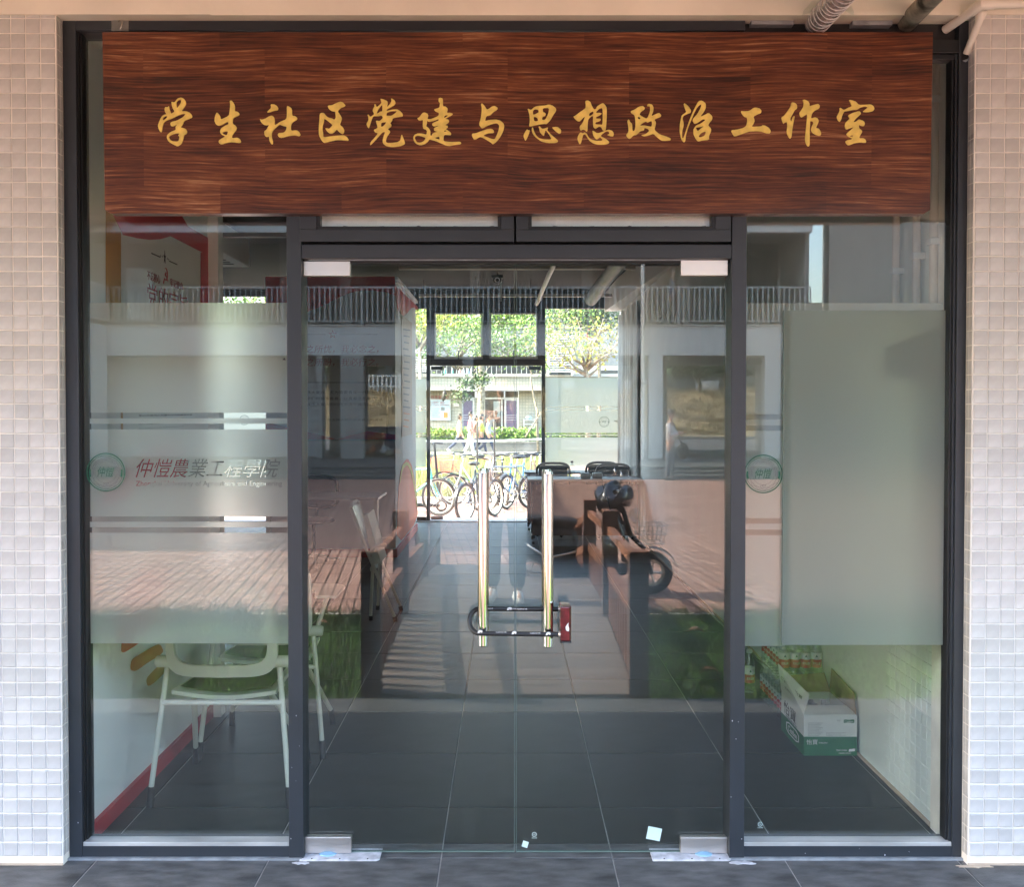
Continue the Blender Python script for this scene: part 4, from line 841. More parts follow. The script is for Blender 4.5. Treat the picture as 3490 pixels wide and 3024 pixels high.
ab = thing('acrylic_board', 'matt acrylic board leaning flat against the outside of the right window', 'board', (1.25, GL, .75))
a, b = W(2672, 1058, GL-.008), W(3214, 2200, GL-.008)
bx('board_sheet', MATS['acrylic'], ab, a.x, b.x, GL-.006, GL-.003, b.z, a.z); bx('board_edge', M['gedge'], ab, a.x-.0015, a.x, GL-.0065, GL-.0025, b.z, a.z); bx('board_strip', MATS['acrylic'], ab, a.x, a.x+.022, GL-.0085, GL-.0065, b.z, a.z)

# ================================================================ WATER CARTON AND BOTTLE PACKS
def bottle_parts(root, x, y, z, s=1.0, label=True, rz=0):
    """clear bottle with red and white label; all meshes shared through a cache"""
    global BC
    if not BC:
        pr = [(0, .002), (.024, 0), (.027, .006), (.027, .03), (.0255, .034), (.027, .038), (.027, .13), (.024, .15), (.015, .178), (.0125, .185), (.0125, .198)]
        BC['b'] = MB().lathe((0,0,0), pr, 14).build('x', M['pet'], smooth=True); BC['w'] = MB().lathe((0,0,0), [(.0273, .092), (.0273, .125)], 14).build('x', mat('label_white', (.72, .73, .72), .4, var=.02), smooth=True)
        BC['r'] = MB().lathe((0,0,0), [(.0273, .050), (.0273, .092)], 14).build('x', mat('label_red', (.52, .03, .045), .4, var=.04), smooth=True)
        BC['c'] = MB().lathe((0,0,0), [(0, .212), (.012, .212), (.0145, .209), (.0145, .196), (.0125, .196)], 12).build('x', mat('cap_white', (.66, .66, .62), .4, var=.02), smooth='auto')
        BC['water'] = MB().lathe((0,0,0), [(0, .006), (.0255, .006), (.0255, .128), (.0225, .148), (.016, .170), (0, .170)], 12).build('x', mat('clear_water', (.55, .60, .58), .05, var=.02), smooth=True)
        L = fit(text_loops('农夫山泉'), -.019, .019, .066, .080); me = plate(L, 0)
        for v in me.vertices: a = v.co.x/.0277; v.co.x = .0277*sin(a); v.co.y = -.0277*cos(a)
        BC['t'] = link('x', me, M['whiteink']); L = [[(-.010, .096), (0, .118), (.010, .096)]]; me = plate(L, 0)
        for v in me.vertices: a = v.co.x/.0277; v.co.x = .0277*sin(a); v.co.y = -.0277*cos(a)
        BC['g'] = link('x', me, M['green'])
        for k in list(BC):
            o = BC[k]; BC[k] = o.data; bpy.data.objects.remove(o)
    T = Matrix.Translation((x, y, z)) @ Matrix.Rotation(rz, 4, 'Z') @ Matrix.Scale(s, 4)
    out = []
    b = bpy.data.objects.new('bottle', BC['b']); C.objects.link(b); b.parent = root; b.matrix_local = Matrix.Translation(-ORG[root.name]) @ T
    for nm, k in (('label_top', 'w'), ('label_band', 'r'), ('cap', 'c')) + ((('brand_lettering', 't'), ('label_mountain', 'g')) if label else ()):
        o = bpy.data.objects.new(nm, BC[k]); C.objects.link(o); o.parent = b
    return b
BC = {}
def pack(label, x0, y0, z, nx, ny, sp=.0545, lab_rows=1):
    t = thing('bottle_pack', label, 'water pack', (x0, y0, z))
    for j in range(ny):
        for i in range(nx): bottle_parts(t, x0+.027+sp*i, y0+.03+sp*j, z+.001, 1.0, label=(j < lab_rows or i == 0), rz=(random.uniform(-.5, .5) if j < lab_rows else -1.2))
    return t
pack('lower pack of shrink-wrapped water bottles on the floor behind the carton', 1.378, 1.42, 0, 4, 9, .0545, 0)
pack('upper pack of shrink-wrapped water bottles stacked on the other pack', 1.378, 1.50, .214, 4, 7, .0545, 1)
t = thing('water_bottle', 'single water bottle standing left of the bottle packs', 'bottle', (1.345, 1.99, 0)); bottle_parts(t, 1.345, 1.99, 0, 1.12)

cb = thing('water_carton', 'open green and white water carton against the right wall', 'carton', (1.46, 1.18, 0))
x0, x1, y0, y1, h, hg = 1.343, 1.584, 1.0, 1.36, .188, .088; th = .004
bx('green_base', M['boxgreen'], cb, x0, x1, y0, y1, .001, hg)
for (a, b, c, d) in ((x0, x1, y0, y0+th), (x0, x1, y1-th, y1), (x0, x0+th, y0+th, y1-th), (x1-th, x1, y0+th, y1-th)): bx('carton_side', M['boxwhite'], cb, a, b, c, d, hg, h)
MB().add([(x0, y0, h), (x1, y0, h), (x1-.015, y0+.10, h+.012), (x0+.012, y0+.10, h+.016)], [(0, 1, 2, 3)]).build('front_flap', M['boxwhite'], cb)
fl = MB(); P = [(x0, y0+.01, h), (x0, y1, h), (x0-.02, y1-.01, h+.140), (x0+.03, y0+.02, h+.085)]
fl.add(P+[(p[0]+.003, p[1], p[2]) for p in P], [(0, 1, 2, 3), (7, 6, 5, 4), (0, 3, 7, 4), (3, 2, 6, 7), (2, 1, 5, 6), (1, 0, 4, 5)]); fl.build('left_flap', M['boxwhite'], cb)
for P in ([(x1-.003, y0, h), (x1-.003, y1, h), (x1+.006, y1, h+.115), (x1+.006, y0+.05, h+.085)], [(x0, y1-.003, h), (x1, y1-.003, h), (x1-.02, y1+.03, h+.085), (x0+.02, y1+.03, h+.07)]):
    MB().add(P+[(p[0]-.003, p[1]-.003, p[2]) for p in P], [(0, 1, 2, 3), (7, 6, 5, 4), (0, 3, 7, 4), (3, 2, 6, 7), (2, 1, 5, 6), (1, 0, 4, 5)]).build('back_flap', M['cardboard'], cb)
for i in range(3):
    for j in range(3): MB().lathe((x0+.06+.06*i, y0+.16+.06*j, 0), [(.0, .172), (.013, .172), (.0145, .169), (.0145, .155), (.012, .155), (.012, .10)], 12).build('bottle_top', mat('cap_grey', (.45, .47, .47), .4, var=.03), cb, smooth='auto')
bx('inside_board', M['cardboard'], cb, x0+th, x1-th, y0+th, y1-th, .09, .10)
def ctext(body, xa, xb, za, zb, m, y=None): decal('carton_print', M[m], cb, fit(text_loops(body), xa, xb, za, zb), y or y0-.0012)
ctext('怡寶', x0+.012, x0+.062, .052, .076, 'whiteink'); ctext('饮用纯净水', x0+.066, x0+.108, .056, .064, 'whiteink')
ctext('TEAM CHINA', x0+.146, x0+.196, .022, .030, 'whiteink'); ctext('中国国家队合作伙伴', x0+.158, x0+.214, .010, .016, 'whiteink')
decal('carton_print', M['whiteink'], cb, [[(x1-.038, .020), (x1-.010, .022), (x1-.008, .034), (x1-.036, .032)]], y0-.0012)
decal('carton_badge', M['boxgreen'], cb, [chaikin([(x1-.062, .150), (x1-.040, .153), (x1-.014, .149), (x1-.012, .168), (x1-.038, .165), (x1-.060, .168)])], y0-.0012); ctext("C'estbon", x1-.058, x1-.018, .154, .163, 'whiteink', y0-.0018)
ctext('怡宝', x1-.092, x1-.076, .158, .166, 'grey')
for k in range(9): ctext('配料饮用水净含量保质期', x0+.018, x0+.085-(k % 3)*.008, .148-.007*k, .1525-.007*k, 'grey')
for k in range(3): ctext('请勿暴晒贮存于阴凉干燥处', x0+.100, x0+.190-(k % 2)*.02, .104-.0065*k, .108-.0065*k, 'grey')
def stext(body, ya, yb, za, zb, m, dx=0, e=.0015):
    L = fit(text_loops(body), ya, yb, za, zb, mirror=True); me = plate(L, 0, plane='YZ', x=x0-e, extrude=.0004); me.transform(Matrix.Translation(-ORG[cb.name])); link('carton_print', me, M[m], cb)
stext('怡寶', y0+.12, y1-.05, .105, .165, 'ink'); stext('饮用纯净水', y0+.10, y1-.08, .090, .102, 'grey'); stext("C'estbon", y0+.10, y1-.12, .038, .066, 'whiteink')
me = plate([chaikin([(y0+.07, .026), (y1-.09, .024), (y1-.09, .080), (y0+.07, .078)]), chaikin([(y0+.08, .031), (y1-.10, .029), (y1-.10, .074), (y0+.08, .073)])], 0, plane='YZ', x=x0-.0012, extrude=.0003); me.transform(Matrix.Translation(-ORG[cb.name])); link('badge_outline', me, M['whiteink'], cb)
def ftext(body, t0, t1, s0, s1, m):
    L = fit(text_loops(body), 0, 1, 0, 1, mirror=True); A, B, Cc, D = [Vector(p) for p in ((x0, y0+.01, h), (x0, y1, h), (x0-.02, y1-.01, h+.140), (x0+.03, y0+.02, h+.085))]
    me = plate(L, 0, plane='YZ', x=0)
    for v in me.vertices:
        t = t0+(t1-t0)*v.co.y; s = s0+(s1-s0)*v.co.z; v.co = (A.lerp(B, t)).lerp(D.lerp(Cc, t), s) + Vector((-.008, -.003, 0)) - ORG[cb.name]
    link('flap_print', me, M[m], cb)
ftext("C'estbon 怡寶", .12, .88, .56, .72, 'ink'); ftext('饮用纯净水', .3, .75, .34, .44, 'ink')

# ================================================================ WHITE FOLDING TRAINING CHAIRS
CW = M['chairw']
def white_chair(name, label, loc, rz, tablet=False):
    """origin on the floor under the seat centre; the back faces -y (towards the window)"""
    t = thing(name, label, 'chair', loc, 'white training chairs inside the room', rz); B = lambda: MB()
    for s in (-1, 1):
        lg = B().tube([(s*.222, -.20, .565), (s*.272, -.262, .07)], [.0115, .0105], 10).build('leg', CW, t, local=True, smooth='auto')
        B().tube([(s*.2705, -.2605, .082), (s*.276, -.267, .001)], .0145, 10).build('foot_cap', M['black'], lg, local=True, smooth='auto')
        lg = B().tube([(s*.15, -.11, .43), (s*.245, .20, .07)], [.0125, .011], 10).build('leg', CW, t, local=True, smooth='auto')
        B().tube([(s*.2425, .195, .082), (s*.25, .213, .001)], .0145, 10).build('foot_cap', M['black'], lg, local=True, smooth='auto')
        B().lathe((0, -.205, .565), [(0, s*.20), (.022, s*.202), (.024, s*.21), (.024, s*.262), (.02, s*.268), (0, s*.268)], 16, 'X').build('hinge_knob', CW, t, local=True, smooth='auto')
    # backrest: rounded open frame bulging backwards with a mesh panel
    def ringpt(a, w_, h_, zc, k=5.5):
        ca, sa = cos(a), sin(a); x = w_*np.sign(ca)*abs(ca)**(2/k); z = h_*np.sign(sa)*abs(sa)**(2/k); return float(x), float(z)+zc
    vs = []; fs = []; n = 48; zc = .70
    for i in range(n):
        a = 2*pi*i/n
        for (dw, dy) in ((0, 0), (.045, -.004), (.045, .018), (0, .022)):
            x, z = ringpt(a, .222-dw*.8, .19-dw*1.1, zc); y = -.225-.05*(1-(x/.215)**2)*(.4+.6*(z-.5)/.4)-.10*(z-.52); vs.append((x, y+dy, z))
    for i in range(n):
        for k in range(4): fs.append((i*4+k, i*4+(k+1) % 4, ((i+1) % n)*4+(k+1) % 4, ((i+1) % n)*4+k))
    B().add(vs, fs).build('back_frame', CW, t, local=True, smooth='auto')
    B().grid(12, 10, lambda s_, q: ((s_-.5)*.34, -.222-.05*(1-((s_-.5)*1.6)**2)*(.4+.6*(.55+q*.3-.5)/.4)-.10*(.03+q*.3), .555+q*.295)).build('back_mesh', M['pet'], t, local=True, smooth=True)
    # seat shell
    def seat(s_, q):
        x = (s_-.5)*.42; y = -.20+q*.42; return (x*(1-.12*q), y, .435+.018*cos((s_-.5)*pi*.9)*0-.022*cos((s_-.5)*pi)+.01*sin(q*pi)*0+(.02*(q-.9) if q > .9 else 0)+.012*(1-q))
    sh = B().grid(16, 12, seat); n0 = len(sh.v); sh2 = B().grid(16, 12, lambda s_, q: tuple(np.array(seat(s_, q))-np.array((0, 0, .016)))); sh.add(sh2.v, sh2.f)
    nx, ny = 16, 12; rim = [i for i in range(nx+1)] + [nx+(nx+1)*j for j in range(1, ny+1)] + [(nx+1)*ny+i for i in range(nx-1, -1, -1)] + [(nx+1)*j for j in range(ny-1, 0, -1)]
    for a, b in zip(rim, rim[1:]+rim[:1]): sh.f.append((a, b, b+n0, a+n0))
    sh.build('seat', CW, t, local=True, smooth='auto')
    B().grid(8, 6, lambda s_, q: ((s_-.5)*.37*(1-.1*q), -.17+q*.36, .439-.022*cos((s_-.5)*pi)+.012*(1-q)+.004)).build('seat_pad', M['mesh'], t, local=True, smooth=True)
    B().tube([(-.238, -.225, .405), (.238, -.225, .405)], .0105, 10).build('cross_tube', CW, t, local=True, smooth='auto')
    B().tube([(-.19, .02, .405), (.19, .02, .405)], .009, 10).build('cross_tube', CW, t, local=True, smooth='auto')
    if tablet:
        B().tube([(.24, -.2, .57), (.25, -.02, .66), (.25, .12, .67)], .0105, 10).build('arm_tube', CW, t, local=True, smooth='auto')
        B().prism([(.20, -.02), (.30, -.02), (.31, .24), (.26, .30), (.06, .30), (.02, .24), (.04, .16), (.18, .12)], 'Z', .675, .69).build('writing_tablet', CW, t, local=True, bevel=.004)
    return t
ch = white_chair('training_chair', 'cream training chair seen from behind through the left window', (-1.136, .70, 0), 0)
white_chair('training_chair', 'cream training chair with writing tablet behind the left door post', (-1.115, 1.22, 0), radians(2), True)
fc = thing('folded_chair', 'folded cream chair standing beside the table behind the left door', 'chair', (-.86, 3.3, 0))
for y in (3.12, 3.50):
    l_ = MB().tube([(-.60, y, .035), (-.80, y, .52), (-.92, y, .84)], .012, 10).build('leg', CW, fc, smooth='auto'); MB().tube([(-.60, y, .035), (-.592, y, .001)], .015, 10).build('foot_cap', M['black'], l_)
    l_ = MB().tube([(-.78, y+.03, .035), (-.76, y+.03, .50)], .012, 10).build('leg', CW, fc, smooth='auto'); MB().tube([(-.78, y+.03, .035), (-.78, y+.03, .001)], .015, 10).build('foot_cap', M['black'], l_)
    MB().tube([(-.79, y, .50), (-.74, y, .56), (-.66, y, .57)], .014, 8).build('arm_rest', CW, fc, smooth='auto')
MB().tube([(-.92, 3.12, .84), (-.925, 3.2, .87), (-.925, 3.42, .87), (-.92, 3.5, .84)], .013, 8).build('top_tube', CW, fc, smooth='auto')
MB().grid(6, 8, lambda s_, q: (-.83-.08*q-.02*sin(s_*pi), 3.14+s_*.34, .58+q*.26)).build('back_mesh', M['pet'], fc, smooth=True)
MB().prism([(-.76, .42), (-.70, .43), (-.80, .80), (-.84, .79)], 'Y', 3.14, 3.48).build('seat', CW, fc, bevel=.006)
fc.location = (-1.10, 3.95, 0)

def table(name, label, x0, x1, y0, y1, top, panel=False):
    t = thing(name, label, 'table', ((x0+x1)/2, (y0+y1)/2, 0))
    bx('tabletop', M[top], t, x0, x1, y0, y1, .735, .76, .003)
    for x in (x0+.06, x1-.06):
        lg = bx('leg', CW if not panel else M['bead'], t, x-.02, x+.02, (y0+y1)/2-.03, (y0+y1)/2+.03, .06, .735, .003)
        bx('foot_bar', CW if not panel else M['bead'], lg, x-.022, x+.022, y0+.03, y1-.03, .04, .075, .004)
        for y in (y0+.06, y1-.06): MB().lathe((x, y, 0), [(.0, -.014), (.026, -.014), (.028, 0), (.026, .014), (0, .014)], 14, 'X').build('caster', M['rubber'], lg, smooth='auto'); lg.children[-1].location.z = .028
    if panel: bx('modesty_panel', M['deskpanel'], t, x0+.05, x1-.05, y0+.04, y0+.055, .10, .70)
    return t
table('white_table', 'pale table in front of the red-topped display wall', -2.35, -1.20, 5.55, 6.15, 'desk')
table('meeting_desk', 'grey topped desk with brown front panel at the far right', .24, 1.58, 7.84, 8.40, 'desk', True)
table('rear_desk', 'second grey desk behind the front desk, near the far windows', .22, 1.30, 9.15, 9.65, 'desk', True)
for (x, y, lab) in ((.58, 8.85, 'black mesh office chair behind the left half of the desk'), (1.22, 9.0, 'black mesh office chair farther back, nearest the far right window'), (1.32, 8.62, 'black mesh office chair behind the right end of the desk'), (-1.95, 6.45, 'black chair behind the pale table on the left')):
    t = thing('office_chair', lab, 'office chair', (x, y, 0), 'black office chairs')
    n = 28; fr_ = [(x+.21*np.sign(cos(a))*abs(cos(a))**.55, y+.03*abs(cos(a)), .735+.16*np.sign(sin(a))*abs(sin(a))**.5) for a in np.linspace(0, 2*pi, n+1)]
    MB().tube(fr_, .016, 8, cap=False).build('back_frame', M['black'], t, smooth=True)
    MB().grid(6, 6, lambda s_, q: (x+(s_-.5)*.37, y+.02, .59+q*.28)).build('back_mesh', M['mesh'], t)
    MB().sphere((x, y-.16, .46), (.22, .21, .035), 16, 8).build('seat', M['mesh'], t, smooth=True)
    MB().tube([(x, y-.15, .44), (x, y-.15, .10)], .022, 8).build('gas_column', M['black'], t)
    for k in range(5):
        a = 2*pi*k/5; l_ = MB().tube([(x, y-.15, .11), (x+.26*cos(a), y-.15+.26*sin(a), .065)], [.02, .012], 6).build('leg', M['black'], t)
        MB().sphere((x+.26*cos(a), y-.15+.26*sin(a), .028), (.02, .02, .027), 8, 6).build('caster', M['rubber'], l_)
    MB().tube([(x, y-.02, .45), (x, y+.03, .55), (x, y+.03, .62)], .014, 6).build('back_stem', M['black'], t)
t = thing('desk_bottle', 'clear water bottle standing on the desk', 'bottle', (.76, 8.0, .76)); MB().lathe((.76, 8.0, .76), [(0, 0), (.032, 0), (.034, .01), (.034, .12), (.03, .15), (.014, .175), (.014, .195), (0, .2)], 14).build('bottle_body', M['pet'], t, smooth=True); MB().lathe((.76, 8.0, .76), [(.016, .185), (.016, .208), (0, .208)], 10).build('cap', M['grey'], t)
for k, x in enumerate((.92, 1.06)):
    t = thing('tissue_pack', ('left', 'right')[k]+' grey tissue pack on the desk beside the bottle', 'tissue pack', (x, 8.0, .76)); bx('wrapper', mat('translucent_grey', (.33, .36, .34), .3, var=.1, scale=20), t, x-.06, x+.06, 7.94, 8.06, .761, .83, .018)
t = thing('cable_bundle', 'thin black cable hanging from the desk edge', 'cable', (1.13, 7.83, .73)); MB().tube([(1.10, 7.832, .758), (1.11, 7.825, .70), (1.16, 7.83, .55), (1.20, 7.85, .40)], .006, 6).build('cable', M['black'], t)

cu_ = thing('window_curtain', 'white curtain gathered along the right wall by the far windows', 'curtain', (1.56, 9.2, 0))
MB().grid(60, 6, lambda s_, q: (1.555+.025*sin(s_*46)+.008*sin(s_*17), 8.25+s_*1.9, .03+q*2.86)).build('curtain_cloth', M['curtain'], cu_, smooth=True)
for z in (1.42, 2.3): MB().tube([(1.50, 10.1, z), (1.57, 10.12, z-.01), (1.6, 10.15, z)], .012, 6).build('tie_back', M['curtain'], cu_)

# ================================================================ FAR GLAZED FRONT
fb = thing('rear_glazing', 'dark framed glazed rear front with vent windows and glass doors', 'shopfront', (.2, BY, 0)); K = M['bead']
def fbx(nm, u0, v0, u1, v1, y0=BY, y1=BY+.08, m=K, par=fb): a, b = W(u0, v0, y0), W(u1, v1, y0); return bx(nm, m, par, a.x, b.x, y0, y1, b.z, a.z)
zfloor = 1775
fbx('mullion', 1453, 1052, 1466, zfloor-1); fbx('mullion', 1846, 1052, 1858, zfloor-1); fbx('post', 2116, 1052, 2137, zfloor-1)
fbx('head_rail', 1100, 1010, 2137, 1051.5); fbx('lintel', 0, 900, 2137, 1009.5, m=M['dceil'])
fbx('sill', 1420, zfloor-12, 1453, zfloor-1); fbx('sill', 1858, zfloor-12, 2116, zfloor-1)
fbx('transom', 1466, 1224, 1846, 1246)
fbx('vent_frame', 1466, 1052, 1480, 1223.5); fbx('vent_frame', 1645.5, 1052, 1669, 1223.5); fbx('vent_frame', 1833, 1052, 1846, 1223.5); fbx('vent_frame', 1480.5, 1052, 1645, 1066.5); fbx('vent_frame', 1669.5, 1052, 1832.5, 1066.5)
for a, b in ((1480.5, 1645), (1669.5, 1832.5)):
    vs_ = fbx('vent_sash', a, 1216, b, 1223.5, BY+.01, BY+.05, M['sill']); fbx('sash_stile', a, 1067, a+5, 1215.5, BY+.01, BY+.05, M['sill'], vs_); fbx('sash_stile', b-5, 1067, b, 1215.5, BY+.01, BY+.05, M['sill'], vs_); fbx('sash_rail', a+5.5, 1067, b-5.5, 1071, BY+.01, BY+.05, M['sill'], vs_)
    fbx('sash_pane', a+5, 1071, b-5, 1216, BY+.025, BY+.03, M['bglass'], vs_)
    m_ = (a+b)/2; fbx('stay', m_-2, 1195, m_+2, 1224, BY-.03, BY-.015, K, vs_)
fbx('glass_pane', 1400, 1052, 1453, zfloor-12, BY+.03, BY+.036, M['bglass']); fbx('glass_pane', 1858, 1052, 2116, zfloor-12, BY+.03, BY+.036, M['bglass'])
fbx('glass_pane', 480, 1052, 1380, zfloor-12, BY+.03, BY+.036, M['bglass']); fbx('mullion', 1380, 1052, 1399.5, zfloor-1)
for u in (700, 930, 1160): fbx('mullion', u-6, 1052, u+6, zfloor-1, BY+.04, BY+.08)
for (u0, u1, lab) in ((1467, 1655, 'left'), (1657, 1845, 'right')):
    d = thing('rear_glass_door', lab+' leaf of the far glass doors with slim bar handle', 'door', W((u0+u1)/2, 1700, BY+.03)); 
    fbx('door_glass', u0, 1247, u1, 1772, BY+.03, BY+.038, M['bglass'], d)
    a = u0+2 if lab == 'left' else u1-42
    fbx('top_patch_fitting', a, 1249, a+40, 1261, BY+.015, BY+.05, K, d); fbx('bottom_patch_fitting', a, 1761, a+40, 1772, BY+.015, BY+.05, K, d)
    hu = 1626.5 if lab == 'left' else 1685.5; p, q = W(hu, 1437, BY-.03), W(hu, 1589, BY-.03)
    MB().tube([p, q], .014, 12).build('bar_handle', M['chrome'], d, smooth='auto')
fmt = mat('matt_film_far', (.50, .48, .43), .8, var=.03)
def farfilm(label, u0, u1, vt, vb):
    f = thing('rear_film', label, 'window film', W(u0, vb, BY+.028)); e = [vt, 1384.5, 1391, 1394.5, 1400.5, 1476, 1481.5, 1485, 1491.5, vb]
    for k in range(0, len(e), 2): fbx('film_band', u0, e[k], u1, e[k+1], BY+.027, BY+.0275, M['film'], f)
    return f
farfilm('pale film on the large right pane of the far windows', 1859, 2115, 1288, 1589); farfilm('pale film on the narrow left pane of the far windows', 1400, 1452, 1292, 1592)
farfilm('pale film on the far windows of the left room', 500, 1370, 1290, 1590)
seal(2059, 1438, 18, BY+.026, 'small green seal on the far right window film'); seal(833, 1432, 17, BY+.026, 'small green seal on the film of the left far windows')
# ================================================================ PEOPLE
def skin_mesh(name, verts, edges, m, parent, sub=1):
    me = bpy.data.meshes.new(name); me.from_pydata([v[:3] for v in verts], edges, []); me.materials.append(m)
    o = bpy.data.objects.new(name, me); C.objects.link(o); o.parent = parent; ORG[o.name] = ORG[parent.name]
    md = o.modifiers.new('skin', 'SKIN'); md.use_smooth_shade = True; md.branch_smoothing = .6
    if not me.skin_vertices: me.attributes
    for i, sv in enumerate(me.skin_vertices[0].data):
        r = verts[i][3]; sv.radius = r if isinstance(r, tuple) else (r, r); sv.use_root = (i == 0)
    s2 = o.modifiers.new('sub', 'SUBSURF'); s2.levels = sub; s2.render_levels = sub
    return o
def person(label, loc, rz, h, legs=((18, 5), (-18, 25)), arms=((-15, 15), (15, 15)), top='white', low='dark', shoes='white', hair=.0, lean=0, fingers=False, sleeves=1.0, name='person', skirt=False, armpts=None, headturn=0):
    """faces local -y; leg/arm angles in degrees: swing forward, joint bend"""
    t = thing(name, label, 'person', loc, None, rz)
    lz = lambda z, f=0: (0, -f, z)
    ln = radians(lean); px = lambda x, f, z: (x*h, (-f - max(0, z-.5)*sin(ln))*h, z*h)
    pel = px(0, 0, .52); ch = px(0, .0, .70); nk = px(0, .004, .825)
    V = [(*pel, (.080*h, .064*h)), (*px(0, 0, .61), (.074*h, .060*h)), (*ch, (.094*h, .070*h)), (*px(0, 0, .785), (.084*h, .055*h)), (*nk, .028*h), (*px(0, .012, .865), .030*h), (*px(0, .014, .915), (.045*h, .052*h)), (*px(0, .012, .965), (.040*h, .046*h))]
    E = [(0, 1), (1, 2), (2, 3), (3, 4), (4, 5), (5, 6), (6, 7)]
    top_i, low_i, shoe = [], [], []
    TV, TE = [], []; LV, LE = [], []
    for k, r in enumerate((V[0], V[1], V[2], V[3])): TV.append((*r[:3], (r[3][0]*1.10, r[3][1]*1.16)))
    TE = [(0, 1), (1, 2), (2, 3)]
    LV.append((*px(0, 0, .545), (.076*h, .062*h))); LV.append((*px(0, 0, .50), (.078*h, .064*h))); LE.append((0, 1))
    for s, (sw, bd_) in zip((-1, 1), legs):
        a = radians(sw); b = a-radians(bd_); hx = .052*s
        hip = px(hx, 0, .49); kn = (hip[0]*1.05, hip[1]-sin(a)*.235*h, hip[2]-cos(a)*.235*h); an = (kn[0], kn[1]-sin(b)*.215*h, kn[2]-cos(b)*.215*h)
        toe = (an[0]+s*.01*h, an[1]-.10*h*cos(b), max(.012*h, an[2]-.028*h)); hl = (an[0], an[1]+.025*h, max(.014*h, an[2]-.026*h))
        n = len(V); V += [(*hip, .052*h), (*kn, .033*h), (*[(kn[i]*.6+an[i]*.4) for i in range(3)], .034*h), (*an, .021*h), (*toe, (.022*h, .012*h))]; E += [(0, n), (n, n+1), (n+1, n+2), (n+2, n+3), (n+3, n+4)]
        n = len(LV); LV += [(*hip, .060*h), (*kn, .043*h), (*[(kn[i]*.55+an[i]*.45) for i in range(3)], .040*h), (an[0], an[1], an[2]+.012*h, .034*h)]; LE += [(1, n), (n, n+1), (n+1, n+2), (n+2, n+3)]
        shoe.append((hl, toe, an))
    hands = []
    for i_, (s, (sw, bd_)) in enumerate(zip((-1, 1), arms)):
        sh = px(.112*s, 0, .79)
        if armpts: el, wr = [tuple(c_*h for c_ in p_) for p_ in armpts[i_]]
        else:
            a = radians(sw); b = a+radians(bd_); el = (sh[0]+s*.018*h, sh[1]-sin(a)*.165*h, sh[2]-cos(a)*.165*h); wr = (el[0]-s*.004*h, el[1]-sin(b)*.145*h, el[2]-cos(b)*.145*h)
        d = Vector(wr)-Vector(el); d.normalize(); hd = Vector(wr)+d*.05*h
        n = len(V); V += [(*sh, .034*h), (*el, .023*h), (*wr, .016*h), (*(Vector(wr)+d*.028*h), (.021*h, .012*h))]; E += [(3, n), (n, n+1), (n+1, n+2), (n+2, n+3)]
        hands.append((Vector(wr)+d*.028*h, d, s))
        n = len(TV); e2 = Vector(el).lerp(Vector(wr), max(0, sleeves*2-1)*.9) if sleeves > .5 else Vector(sh).lerp(Vector(el), sleeves*2)
        TV += [(*sh, .043*h)]; TE += [(3, n)]
        if sleeves > .5: TV += [(*el, .032*h), (*e2, .027*h)]; TE += [(n, n+1), (n+1, n+2)]
        else: TV += [(*e2, .034*h)]; TE += [(n, n+1)]
    body = skin_mesh('body', V, E, M['skin'], t)
    skin_mesh('top', TV, TE, cloth(top[0], top[1]), t); skin_mesh('trousers' if not skirt else 'skirt', LV, LE, cloth(low[0], low[1]), t)
    for hl, toe, an in shoe:
        MB().tube([hl, (an[0], an[1]-.02*h, an[2]-.012*h), toe], [.024*h, .026*h, .017*h], 10).build('shoe', cloth(shoes[0], shoes[1]), t, local=True, smooth=True)
    for p0, d, s in hands:      # palm with four fingers and a thumb
        side = d.cross(Vector((1, 0, 0))).normalized() if abs(d.x) < .9 else Vector((0, 1, 0)); inn = d.cross(side)
        fv, fe = [(*p0, .011*h)], []
        for k, L_ in enumerate((.040, .046, .043, .034)):
            q = p0+side*((k-1.5)*.0095*h)+d*.012*h; q1 = q+d*L_*.55*h+inn*.004*h; q2 = q1+d*L_*.4*h*.8+inn*.012*h; n = len(fv); fv += [(*q, .0052*h), (*q1, .0048*h), (*q2, .004*h)]; fe += [(0, n), (n, n+1), (n+1, n+2)]
        n = len(fv); q = p0-side*.017*h; fv += [(*q, .0055*h), (*(q-side*.010*h+d*.020*h), .005*h)]; fe += [(0, n), (n, n+1)]
        skin_mesh('hand', fv, fe, M['skin'], t)
    # face and hair
    hc = Vector(px(0, .014, .935)); R3 = Matrix.Rotation(radians(headturn), 3, 'Z')
    f = lambda x, y, z: tuple(hc + R3 @ Vector((x*h, y*h, z*h)))
    hm = MB(); n1, n2 = 18, 10
    def hp(s_, q):
        th_ = q*pi*.62; ph = 2*pi*s_; x, y, z = sin(th_)*cos(ph), sin(th_)*sin(ph), cos(th_); r_ = 1.0
        zz = z*.062-.0; 
        if y < -.25 and q > .55: r_ = .72     # hair line over the forehead
        return f(x*.050*r_, .006+y*.056*r_, .012+zz-(hair*max(0, q-.6)*2.5*(1 if y > -.3 else 0)))
    hm.grid(n1, n2, hp); hm.build('hair', M['hair'], t, local=True, smooth=True)
    MB().tube([f(0, -.046, .006), f(0, -.060, -.008), f(0, -.050, -.014)], [.005*h, .008*h, .005*h], 8).build('nose', M['skin'], t, local=True, smooth=True)
    for s in (-1, 1):
        MB().sphere(f(s*.017, -.047, .008), (.006*h, .004*h, .004*h), 8, 6).build('eye', M['ink'], t, local=True); MB().sphere(f(s*.047, 0, .0), (.006*h, .010*h, .015*h), 8, 6).build('ear', M['skin'], t, local=True, smooth=True)
